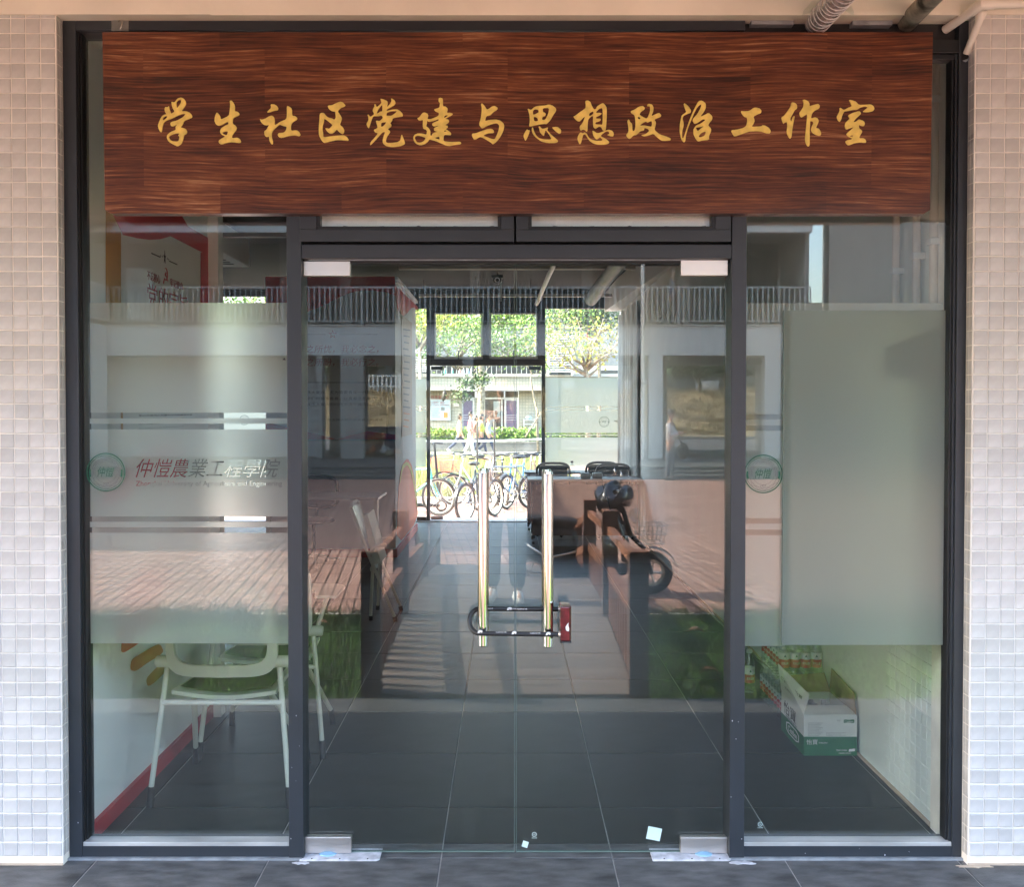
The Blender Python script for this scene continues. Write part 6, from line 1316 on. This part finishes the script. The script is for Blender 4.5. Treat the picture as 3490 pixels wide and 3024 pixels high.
tag(MB().box(-9, 9, 15.0, 15.12, BG-.1, BG+.05).build('rear_kerb', M['kerb'], fix=False), 'pale kerb in front of the rear grass bed', None, None, 'structure')
tag(MB().box(-9, 1.0, 15.121, 31.5, BG-.1, BG-.01).build('rear_bed', M['soil'], fix=False), 'soil of the rear grass bed', None, None, 'structure')
rp2 = RC = mat('rear_concrete', (.17, .165, .15), .85, var=.12, scale=2, bump=.3)
tag(MB().box(-9, 9, 31.501, 36.5, BG-.1, BG-.004).build('rear_path', RC, fix=False), 'path where the students walk', None, None, 'structure')
rp3 = tag(MB().box(1.001, 9, 15.121, 31.5, BG-.1, BG-.006).build('rear_court', M['joint'], fix=False), 'brick court on the right of the rear grass bed', None, None, 'structure')
brickfield(rp3, 1.02, 8.8, 15.15, 31.4, BG, .2, .4).data.materials.append(pk)
def bedpt(): x, y = random.uniform(-4.5, 1.6), random.uniform(15.2, 31); return (x, y, BG-.01)
blades('rear_grass', 'yellowish unkempt grass behind the bicycles', mat('pale_yellow_grass', (.30, .32, .09), .7, var=.3, scale=1.5), 26000, bedpt, .16, .02, lean=.8)
def bed2(): x, y = random.gauss(-1.55, .45), random.uniform(16.5, 21); return (x, y, BG)
blades('tall_weeds', 'tall pale weeds behind the white bicycle', mat('pale_weed', (.36, .36, .12), .7, var=.25, scale=2), 2600, bed2, .55, .02, lean=.5)

# low wall, hedge, tape
WYY = 36.6
t = thing('low_wall', 'low grey planter wall in front of the hedge', 'wall', (0, WYY, BG)); a, b = W(1300, 1549, WYY), W(2200, 1511, WYY); bx('wall_core', RC, t, -7, 7, WYY, WYY+.25, BG-.05, b.z); bx('coping', RC, t, -7, 7, WYY-.03, WYY+.28, b.z+.001, b.z+.06)
hz = b.z
def hedgept(n):
    P = []
    for _ in range(n): P.append((random.uniform(-6, 6), random.uniform(WYY+.35, WYY+1.2), hz-.15+random.random()**.7*(.72+.1*sin(P[-1][0]*3 if P else 0))))
    return np.array(P)
def leafcloud(P, s):
    n = len(P); A = np.random.randn(n, 3); A /= np.linalg.norm(A, axis=1)[:, None]; Bv = np.cross(A, np.random.randn(n, 3)); Bv /= np.linalg.norm(Bv, axis=1)[:, None]; s_ = s*(.6+.8*np.random.rand(n))[:, None]
    return np.stack([P-A*s_, P-Bv*s_*.5, P+A*s_, P+Bv*s_*.5], axis=1)
t = thing('hedge', 'bright green clipped hedge behind the students', 'hedge', (0, WYY+.8, hz)); quads('hedge_leaves', M['leafy'], t, leafcloud(hedgept(9000), .07), 'stuff'); bx('hedge_core', M['leafdark'], t, -6, 6, WYY+.5, WYY+1.05, hz-.2, hz+.38)
t = thing('barrier_tape', 'white tape stretched across the rear path', 'tape', (0, 30, 1)); P = [W(u, 1504-8*(u-1440)/430+3*sin((u-1440)/430*pi), 31.0) for u in range(1400, 1900, 20)]
MB().add([(p.x, p.y, p.z-.035) for p in P]+[(p.x, p.y, p.z+.035) for p in P], [(i, i+1, i+1+len(P), i+len(P)) for i in range(len(P)-1)]).build('tape_strip', M['whiteink'], t)
for u in (1405, 1878): q = W(u, 1500, 31.05); MB().tube([(q.x, 31.06, BG), (q.x, 31.06, 1.0)], .03, 8).build('tape_post', M['bead'], t)

# building opposite
RF = mat('rear_facade', (.42, .40, .36), .8, var=.06, scale=.8)
OY = 42.0
ob2 = thing('opposite_building', 'pale tiled building opposite with doors, notice board and railed upper floor', 'building', (0, OY, BG))
def obx(nm, u0, v0, u1, v1, m, y0=OY, d=.1, par=None): a, b = W(u0, v0, y0), W(u1, v1, y0); return bx(nm, M[m] if isinstance(m, str) else m, par or ob2, a.x, b.x, y0, y0+d, b.z, a.z)
tm = bpy.data.materials.new('cream_tiled_front'); tm.use_nodes = True; N = Nodes(tm); bt = N.add('ShaderNodeTexBrick'); bt.offset = 0; bt.inputs['Color1'].default_value = (.40, .38, .31, 1); bt.inputs['Color2'].default_value = (.37, .35, .29, 1); bt.inputs['Mortar'].default_value = (.27, .255, .21, 1); bt.inputs['Scale'].default_value = 1; bt.inputs['Brick Width'].default_value = .14; bt.inputs['Row Height'].default_value = .14; bt.inputs['Mortar Size'].default_value = .012
tc = N.add('ShaderNodeTexCoord'); sx = N.add('ShaderNodeSeparateXYZ'); cbn = N.add('ShaderNodeCombineXYZ'); N.l.new(tc.outputs['Object'], sx.inputs[0]); N.l.new(sx.outputs[0], cbn.inputs[0]); N.l.new(sx.outputs[2], cbn.inputs[1]); N.l.new(cbn.outputs[0], bt.inputs['Vector']); N.l.new(bt.outputs[0], N.n['Principled BSDF'].inputs['Base Color']); N.n['Principled BSDF'].inputs['Roughness'].default_value = .5
zt1 = W(1500, 1332, OY).z
gx = lambda u: W(u, 1400, OY).x
for (u0, u1) in ((1200, 1574), (1768, 2300)): bx('front_wall', tm, ob2, gx(u0), gx(u1), OY, OY+.3, BG, zt1)
obx('pier', 1616, 1356, 1652, 1500, tm, d=.3)
obx('front_ledge', 1200, 1318, 2300, 1331, RF, OY-.9, 1.2); obx('ledge_band', 1200, 1285, 2300, 1317.5, tm, OY-.7, 1.0)
obx('upper_slab', 1200, 1274, 2300, 1284.5, RF, OY-.8, 1.2)
obx('upper_wall', 1200, 900, 2300, 1245, mat('upper_render', (.27, .27, .26), .8, var=.1), OY+1.5, .3)
bx('roof_cap', M['deepred'], ob2, -12, 12, OY-.5, OY+2.2, W(1500, 905, OY).z, W(1500, 895, OY).z)
for k in range(5):
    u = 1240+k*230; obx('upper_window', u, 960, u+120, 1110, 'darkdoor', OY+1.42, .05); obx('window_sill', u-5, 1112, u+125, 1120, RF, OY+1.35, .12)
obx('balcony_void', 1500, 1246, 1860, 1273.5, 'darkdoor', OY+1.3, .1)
for k in range(26): u = 1470+17*k; obx('balcony_baluster', u, 1243, u+2.5, 1273.5, 'rail', OY-.6, .04)
obx('balcony_rail', 1460, 1239, 1905, 1242.8, 'rail', OY-.62, .06)
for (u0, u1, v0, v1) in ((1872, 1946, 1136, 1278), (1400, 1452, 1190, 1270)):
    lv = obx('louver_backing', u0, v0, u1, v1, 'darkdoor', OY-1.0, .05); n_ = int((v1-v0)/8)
    for k in range(n_): obx('louver_slat', u0, v0+8*k+1, u1, v0+8*k+5, 'white', OY-1.08, .05, lv)
obx('louver_frame', 1946.5, 1134, 1953, 1280, 'white', OY-1.08, .1); obx('louver_frame', 1865, 1134, 1871.5, 1280, 'white', OY-1.08, .1)
obx('red_panel', 2000, 1110, 2014, 1150, 'red', OY-.9, .05)
# doors
purple = mat('purple_glass_door', (.17, .12, .19), .3, var=.08)
for (u0, u1) in ((1575, 1614), (1722, 1764)):
    d_ = obx('door', u0, 1362, u1, 1500, 'sill', OY+.05, .05); obx('door_panel', u0+4, 1366, u1-4, 1496, purple, OY+.03, .02, d_)
    for v in (1415, 1423, 1431): obx('push_bar', u0+4, v, u1-4, v+1.6, 'sill', OY+.01, .015, d_)
obx('door_head', 1574, 1356, 1768, 1361, 'sill', OY+.02, .08)
for (u0, u1) in ((1576, 1618), (1655, 1717), (1722, 1766)): obx('transom_pane', u0, 1334, u1, 1355, 'darkdoor', OY+.06, .05)
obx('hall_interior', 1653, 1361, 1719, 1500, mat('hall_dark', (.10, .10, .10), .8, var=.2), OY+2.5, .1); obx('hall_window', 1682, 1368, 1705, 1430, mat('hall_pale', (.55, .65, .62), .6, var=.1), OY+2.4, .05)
obx('door_mullion', 1708, 1361, 1713, 1500, 'sill', OY+.02, .06)
nb_ = thing('notice_board', 'notice board with pale blue poster on the building opposite', 'notice board', W(1500, 1431, OY-.08))
obx('board_frame', 1464, 1361, 1536, 1434, 'sill', OY-.10, .05, nb_); pa = obx('poster', 1468, 1364, 1532, 1430, mat('poster_blue', (.50, .62, .68), .5, var=.12, scale=1.5), OY-.12, .015, nb_)
def otext(body, u0, v0, u1, v1, m, par, y=OY-.13): p, q = W(u0, v1, y), W(u1, v0, y); return decal('poster_lettering', M[m], par, fit(text_loops(body), p.x, q.x, p.z, q.z), y)
otext('【大思政】课堂！', 1466, 1369, 1516, 1377, 'redink', nb_); otext('学习宣传贯彻精神', 1466, 1379, 1530, 1384, 'redink', nb_)
obx('poster_block', 1502, 1388, 1516, 1400, 'grey', OY-.125, .004, nb_); obx('poster_block', 1512, 1406, 1526, 1425, 'amber', OY-.125, .004, nb_)
for k in range(5): obx('poster_text_bar', 1472, 1392+7*k, 1500-(k % 2)*5, 1394+7*k, 'grey', OY-.125, .004, nb_)
sgn = thing('wall_lettering', 'large red characters on the wall above the notice board', 'lettering', W(1490, 1360, OY)); p, q = W(1468, 1360, OY-.05), W(1530, 1348, OY-.05)
decal('red_characters', M['redink'], sgn, fit(text_loops('信息宣传栏'), p.x, q.x, p.z, q.z), OY-.05, extrude=.01)
t = thing('meter_cover', 'small cream box on the wall right of the notice board', 'electrical box', W(1555, 1385, OY)); obx('cover', 1546, 1375, 1564, 1385, 'plaster', OY-.1, .1, t); obx('slot', 1549, 1378, 1561, 1380, 'grey', OY-.11, .01, t)
t = thing('hanging_umbrella', 'closed black umbrella hanging in front of the building opposite', 'umbrella', W(1515, 1350, OY-1)); a, b = W(1517, 1330, OY-1), W(1510, 1369, OY-1); MB().tube([a, a.lerp(b, .2), a.lerp(b, .8), b], [.02, .10, .09, .01], 8).build('folded_cloth', M['black'], t, smooth=True); MB().tube([a, (a.x, a.y, W(1515, 1319, OY-1).z)], .008, 6).build('hanging_cord', M['black'], t)
t = thing('shoe_rack', 'white rack with a pale cap on top, right of the slender tree', 'rack', W(1800, 1460, OY-.6))
for v in (1431, 1446, 1458): obx('rack_shelf', 1785, v, 1822, v+1.5, 'white', OY-.6, .35, t)
for u in (1785, 1821): obx('rack_post', u, 1428, u+1.6, 1480, 'white', OY-.6, .35, t)
cp = W(1802, 1424, OY-.45); MB().sphere(cp, (.16, .14, .09), 12, 8).build('cap_crown', mat('pale_blue_cloth', (.45, .55, .58), .8, var=.05), t, smooth=True)
for k, (u, cc, lab) in enumerate(((1517, (.15, .5, .4), 'teal'), (1542, (.12, .45, .38), 'green'), (1567, (.55, .3, .3), 'pink'), (1580, (.5, .55, .6), 'white-blue'), (1595, (.3, .4, .6), 'blue'), (1606, (.35, .5, .65), 'light blue'))):
    p = W(u, 1273.5, OY-.4); t = thing('detergent_bottle', lab+' bottle standing on the upper ledge of the building opposite', 'bottle', p)
    MB().lathe(p, [(0, 0), (.06, 0), (.065, .05), (.05, .14), (.02, .18), (.018, .22), (0, .225)], 10).build('bottle_body', mat('bottle_'+lab, cc, .4, var=.05), t, smooth='auto'); MB().lathe((p.x, p.y, p.z), [(.022, .205), (.022, .25), (0, .25)], 8).build('cap', M['whiteink'], t)

# students
Pz = lambda u, Zd: ((u-PU)*Zd/FPX, Zd-3.32, BG)
D_ = ('navy', (.03, .04, .075))
person('girl in a cream top and navy trousers, last of the students walking right', Pz(1566, 36.6), radians(90), 1.58, legs=((-28, 20), (26, 5)), arms=((10, 10), (-15, 12)), top=('cream', (.60, .54, .36)), low=D_, shoes=('whiteshoe', (.7, .7, .68)), hair=.055, sleeves=.45)
person('student in a coral jacket and white trousers', Pz(1603, 36.2), radians(88), 1.66, legs=((12, 4), (-12, 14)), arms=((12, 20), (-10, 25)), top=('coral', (.62, .20, .17)), low=('white', (.62, .62, .6)), shoes=('whiteshoe', (.7, .7, .68)), hair=.01)
person('student in a yellow top hidden behind the coral jacket', Pz(1641, 36.9), radians(90), 1.56, legs=((18, 6), (-18, 18)), top=('yellow', (.55, .52, .10)), low=D_, shoes=('whiteshoe', (.7, .7, .68)), hair=.05, sleeves=.4)
person('student in a grey and white jacket leading the group', Pz(1664, 36.3), radians(92), 1.54, legs=((24, 6), (-24, 22)), arms=((-10, 50), (10, 50)), top=('palegrey', (.42, .42, .44)), low=D_, shoes=('whiteshoe', (.7, .7, .68)), hair=.01)
person('student with a bowed head between the coral jacket and the yellow top', Pz(1622, 37.2), radians(90), 1.5, legs=((8, 4), (-8, 8)), top=('brown', (.16, .09, .07)), low=D_, shoes=('whiteshoe', (.7, .7, .68)), hair=.05)
person('person with long hair and pale shirt standing in the doorway opposite', ((1668-PU)*45.5/FPX, 42.2, BG+.02), radians(180), 1.62, legs=((3, 2), (-3, 3)), top=('dimwhite', (.45, .42, .40)), low=('black', (.03, .03, .03)), shoes=('blackshoe', (.02, .02, .02)), hair=.07)
person('person in dark clothes standing in the doorway opposite', ((1690-PU)*45.7/FPX, 42.4, BG+.02), radians(170), 1.66, legs=((3, 2), (-3, 3)), top=('dark', (.06, .055, .06)), low=('black', (.03, .03, .03)), shoes=('blackshoe', (.02, .02, .02)), hair=.02)

# ---------------------------------------------------------------- bicycles
def bicycle(label, loc, rz, col, scale=1.0, basket=None, step=False, tyre='rubber', sad=(.03, .03, .03), name='bicycle', lean=0):
    """side view along local x, front at +x; origin on the ground between the wheels"""
    t = thing(name, label, 'bicycle', loc, 'bicycles parked behind the room', rz); t.scale = (scale,)*3; t.rotation_euler[1] = 0; t.rotation_euler[0] = lean
    r = .325; fx, rx = .52, -.50; fm = mat('bike_paint_%d' % (hash(label) % 997), col, .3, var=.04, coat=.4); O = ORG[t.name]
    ORG[t.name] = Vector((0, 0, 0))
    for x in (fx, rx): wheel(t, x, 0, r, r, .045, M[tyre], M['brushed'], 20)
    hd0, hd1 = (fx-.13, 0, .62), (fx-.18, 0, .86); st = (-.16, 0, .86); bb = (-.06, 0, .29)
    B = lambda pts, rr, nm, m=fm: MB().tube(pts, rr, 8).build(nm, m, t, smooth='auto')
    B([hd0, bb] if not step else [hd0, (.12, 0, .36), bb], .022, 'down_tube'); B([bb, st], .018, 'seat_tube')
    if not step: B([(hd1[0]+.01, 0, .80), (-.145, 0, .78)], .018, 'top_tube')
    else: B([(hd1[0]+.01, 0, .80), (.14, 0, .48), (-.10, 0, .45)], .018, 'top_tube')
    B([hd0, hd1], .022, 'head_tube')
    for s in (-1, 1):
        B([(hd0[0], s*.02, .60), (hd0[0]+.01, s*.055, .56), (fx, s*.06, r)], .012, 'fork_blade'); B([bb, (rx, s*.06, r)], .010, 'chain_stay'); B([(-.145, s*.015, .76), (rx, s*.06, r)], .009, 'seat_stay')
        B([(bb[0], s*.08, bb[2]), (bb[0]+s*.13, s*.085, bb[2]-s*.11)], .010, 'crank', M['brushed']); MB().box(bb[0]+s*.13-.05, bb[0]+s*.13+.05, s*.085, s*.17, bb[2]-s*.11-.012, bb[2]-s*.11+.012).build('pedal', M['rubber'], t)
    B([st, (-.185, 0, .95)], .013, 'seat_post', M['brushed'])
    MB().sphere((-.20, 0, .965), (.15, .085, .035), 14, 8).build('saddle', mat('saddle_%d' % int(sad[0]*500), sad, .5, var=.05), t, smooth=True)
    B([hd1, (hd1[0]-.02, 0, .96), (hd1[0]+.03, 0, 1.0)], .014, 'stem', M['brushed'])
    hb = MB().tube([(hd1[0]-.10, -.30, 1.02), (hd1[0]+.02, -.14, 1.03), (hd1[0]+.03, 0, 1.0), (hd1[0]+.02, .14, 1.03), (hd1[0]-.10, .30, 1.02)], .012, 8).build('handlebar', M['bead'], t, smooth=True)
    for s in (-1, 1): MB().tube([(hd1[0]-.07, s*.26, 1.02), (hd1[0]-.13, s*.34, 1.018)], .018, 8).build('grip', M['rubber'], hb)
    MB().lathe((bb[0], .05, bb[2]), [(.085, 0), (.095, 0), (.095, .005), (.085, .005), (.085, 0)], 20, 'Y').build('chain_ring', M['brushed'], t)
    MB().tube([(bb[0], .05, bb[2]+.09), (rx, .05, r+.035)], .004, 5).build('chain', M['bead'], t); MB().tube([(bb[0], .05, bb[2]-.09), (rx, .05, r-.035)], .004, 5).build('chain', M['bead'], t)
    for (x, a0, a1) in ((fx, .4, 2.4), (rx, .5, 3.0)): MB().grid(14, 2, lambda s_, q: (x+(r+.025)*cos(a0+(a1-a0)*s_), (q-.5)*.055, r+(r+.025)*sin(a0+(a1-a0)*s_))).build('mudguard', fm if step else M['bead'], t, smooth=True)
    MB().tube([(rx+.05, .06, r-.02), (rx+.12, .16, .01)], .008, 6).build('kick_stand', M['brushed'], t)
    if step: 
        rk = MB()
        for y in (-.06, 0, .06): rk.tube([(-.22, y, .70), (rx-.18, y, .70)], .006, 5)
        rk.tube([(rx, -.06, r), (rx-.06, -.06, .70)], .006, 5); rk.tube([(rx, .06, r), (rx-.06, .06, .70)], .006, 5); rk.build('carrier', M['brushed'], t)
    if basket:
        bm = mat('basket_weave', basket, .6, var=.08); bk = MB(); x0, x1 = fx-.10, fx+.24
        for z, e in ((.72, 0), (.79, .01), (.86, .02), (.93, .03)): bk.tube([(x0-e, -.13-e, z), (x1+e, -.13-e, z), (x1+e, .13+e, z), (x0-e, .13+e, z), (x0-e, -.13-e, z)], .006, 4)
        for i in range(9):
            for s in (-1, 1): bk.tube([(x0+(x1-x0)*i/8, s*.13, .70), (x0-.03+(x1-x0+.06)*i/8, s*.16, .93)], .006, 4)
            bk.tube([(x1, -.13+.26*i/8, .70), (x1+.03, -.16+.32*i/8, .93)], .006, 4); bk.tube([(x0, -.13+.26*i/8, .70), (x1, -.13+.26*i/8, .70)], .005, 4)
        bk.build('wire_basket', bm, t)
    ORG[t.name] = O; return t
def at(u, v, z=BG): p = WG(u, v, z); return (p.x, p.y, BG)
bicycle('white step-through bicycle with a coral wire basket', at(1632, 1724), radians(172), (.68, .66, .62), .88, (.62, .22, .14), True, sad=(.30, .15, .08))
bicycle('dark bicycle with a blue-rimmed front wheel close to the doors', (at(1640, 1800)[0]-.05, 11.75, BG), radians(62), (.05, .07, .10), .92, None, False)
bicycle('grey mountain bicycle standing crosswise behind the right door handle', (-.02+.05, 13.0, BG), radians(-148), (.25, .27, .30), .95, None, False)
bicycle('blue bicycle partly behind the grey one', (.22, 13.7, BG), radians(-120), (.04, .16, .36), .92, None, False)
bicycle('teal bicycle cut off by the left edge of the far doors', (-1.58, 12.4, BG), radians(-20), (.10, .50, .46), .95, None, False)
bicycle('silver bicycle beside the desk, rightmost of the row', (.62, 13.2, BG), radians(100), (.45, .47, .50), .92, None, False)
bicycle('black bicycle squeezed between the grey and the blue one', (-.18, 14.1, BG), radians(-75), (.03, .03, .035), .92, None, True)
bicycle('dark green bicycle behind the white one', (-.72, 14.5, BG), radians(165), (.04, .12, .08), .9, (.12, .12, .12), True)
bicycle('brown bicycle at the back of the row near the desk', (.48, 14.4, BG), radians(-100), (.18, .10, .06), .92, None, False)
t = thing('kick_scooter', 'upright dark scooter post with handlebar left of the white bicycle', 'kick scooter', (-1.22, 12.9, BG))
MB().tube([(-1.16, 12.9, .05), (-1.24, 12.9, 1.0)], .022, 8).build('steering_post', M['bead'], t); MB().tube([(-1.26, 12.75, 1.0), (-1.24, 12.9, 1.02), (-1.10, 13.0, 1.0)], .014, 8).build('handlebar', M['rubber'], t); bx('deck', M['bead'], t, -1.75, -1.15, 12.83, 12.97, BG+.08, BG+.13, .01)
for x in (-1.12, -1.72): wheel(t, x, 12.9, BG+.10, .10, .03, M['rubber'], M['brushed'], 5)

# ---------------------------------------------------------------- trees
def branches(t, base, n, spread, h_, r0, rnd, lm, ls, nl, parent_m, up=.6, name='limb'):
    tips = []
    for k in range(n):
        a = 2*pi*k/n+rnd.uniform(-.4, .4); p = Vector(base)+Vector((0, 0, rnd.uniform(0, h_*.3))); d = Vector((cos(a)*spread, sin(a)*spread*.6, up*h_*rnd.uniform(.5, 1.1)))
        pts = [p]; rr = [r0*.6]
        for q in range(4): pts.append(pts[-1]+d*.25+Vector((rnd.gauss(0, .06), rnd.gauss(0, .06), rnd.gauss(0, .05)))*spread); rr.append(r0*.6*(1-(q+1)/4.6))
        MB().tube(pts, rr, 6).build(name, parent_m, t, smooth=True)
        for q in (2, 3, 4):
            for s in range(3):
                e = pts[q]+Vector((rnd.gauss(0, .4), rnd.gauss(0, .3), rnd.gauss(.1, .25)))*spread*.5; MB().tube([pts[q], (pts[q]+e)/2+Vector((0, 0, .05)), e], [r0*.18, r0*.12, r0*.05], 4, cap=False).build('twig', parent_m, t); tips.append(e); tips.append((pts[q]+e)/2)
    P = []
    for _ in range(nl):
        e = rnd.choice(tips); P.append((e.x+rnd.gauss(0, .16)*spread, e.y+rnd.gauss(0, .16)*spread, e.z+rnd.gauss(0, .10)*spread))
    quads('crown', lm, t, leafcloud(np.array(P), ls), 'stuff')
rnd = random.Random(11)
b0 = W(1640, 1480, 35.4); top = W(1634, 1240, 35.4)
t = thing('street_tree', 'thick pale trunk tree behind the students with branches above the vent windows', 'tree', (b0.x, 38.2, BG))
street = t; tx0 = (1640-PU)*41.4/FPX; MB().tube([(tx0, 38.1, BG), (tx0-.02, 38.1, 1.5), (tx0+.02, 38.1, 3), (tx0-.05, 38.1, 5), (tx0, 38.1, 7)], [.17, .15, .145, .13, .09], 12).build('trunk', M['bark'], t, smooth=True)
branches(t, (tx0, 38.1, 4.2), 7, 2.6, 3.2, .12, rnd, M['leafy'], .085, 5200, M['bark'], .5)
for (u, v) in ((1590, 1300), (1640, 1290), (1565, 1345)):
    c_ = W(u, v, 33.0); t2 = thing('leafy_spray', {1590: 'drooping leaf spray left of the thick trunk', 1640: 'leaf tuft growing on the thick trunk', 1565: 'lowest drooping leaf spray, above the notice board'}[u], 'branch', c_)
    MB().tube([c_+Vector((.6, 1.5, .9)), c_+Vector((.2, .5, .35)), c_], [.02, .012, .006], 5).build('twig', M['bark'], t2)
    P = np.array([(c_.x+rnd.gauss(0, .20), c_.y+rnd.gauss(0, .2), c_.z+rnd.gauss(0, .12)-abs(rnd.gauss(0, .08))) for _ in range(170)]); quads('leaves', M['leafdark'], t2, leafcloud(P, .07), 'stuff')
t = thing('staked_sapling', 'slender staked young tree right of the doorway opposite', 'tree', (W(1832, 1490, 33).x, 33, BG)); P = [W(u, v, 33) for u, v in ((1836, 1500), (1830, 1430), (1832, 1400), (1818, 1350), (1808, 1280), (1822, 1240))]; P[0].z = BG
MB().tube(P, [.055, .05, .045, .035, .025, .015], 8).build('trunk', M['bark'], t, smooth=True); a, b = W(1845, 1405, 32.9), W(1790, 1490, 32.9); MB().tube([a, b], .03, 6).build('stake', M['bark'], t)
branches(t, P[4], 4, .8, .9, .03, rnd, M['leafy'], .06, 260, M['bark'])
for (u, v0, Yt, lab, n, sp, h_, lm, ls, nl, seed) in (
    (2000, 1290, 26.0, 'yellow-green shrub tree behind the large right pane', 13, 1.35, 1.5, 'leafyellow', .055, 1000, 3),
    (1560, 1260, 29.0, 'feathery tree branches behind the left vent window', 8, 1.9, 1.6, 'leafy', .06, 3000, 4),
    (1760, 1250, 30.0, 'feathery tree branches behind the right vent window', 8, 1.9, 1.7, 'leafy', .06, 3000, 5),
    (2040, 1180, 31.0, 'darker tree crown at the top of the large right pane', 8, 2.2, 1.8, 'leafdark', .075, 3200, 6),
    (1430, 1200, 26.0, 'bright yellow-green tree behind the narrow left pane', 7, 1.2, 1.9, 'leafyellow', .06, 1600, 7),
    (1180, 1250, 28.0, 'green tree beyond the far left windows', 8, 2.0, 2.0, 'leafy', .08, 2200, 8),
    (820, 1250, 27.0, 'green tree at the far left beyond the far windows', 8, 2.2, 2.0, 'leafy', .08, 2200, 9)):
    q = W(u, v0, Yt); rn_ = random.Random(seed)
    if lab.startswith('feathery'):
        branches(street, (q.x, Yt, q.z), n, sp, h_, .07, rn_, M[lm], ls, nl, M['bark'], .9); MB().tube([(tx0, 38.1, 4.5), ((tx0+q.x)/2, (38.1+Yt)/2, 4.6), (q.x, Yt, q.z+.2)], [.11, .09, .07], 8).build('limb', M['bark'], street, smooth=True); continue
    t = thing('young_tree', lab, 'tree', (q.x, Yt, BG))
    MB().tube([(q.x, Yt, BG), (q.x+.06, Yt, q.z*.5), (q.x, Yt, q.z+.2)], [.09, .07, .05], 8).build('trunk', M['bark'], t, smooth=True)
    branches(t, (q.x, Yt, q.z), n, sp, h_, .08, rn_, M[lm], ls, nl, M['bark'], .9)
t = thing('rear_neighbour', 'large pale building far behind the trees', 'building', (0, 60, 0)); bx('block_wall', RF, t, -30, 30, 60, 62, 0, 16)
for k in range(8):
    for j in range(3): bx('far_window', M['darkdoor'], t, -14+4*k, -12.4+4*k, 59.9, 59.999, 2.5+3.6*j, 4.2+3.6*j)
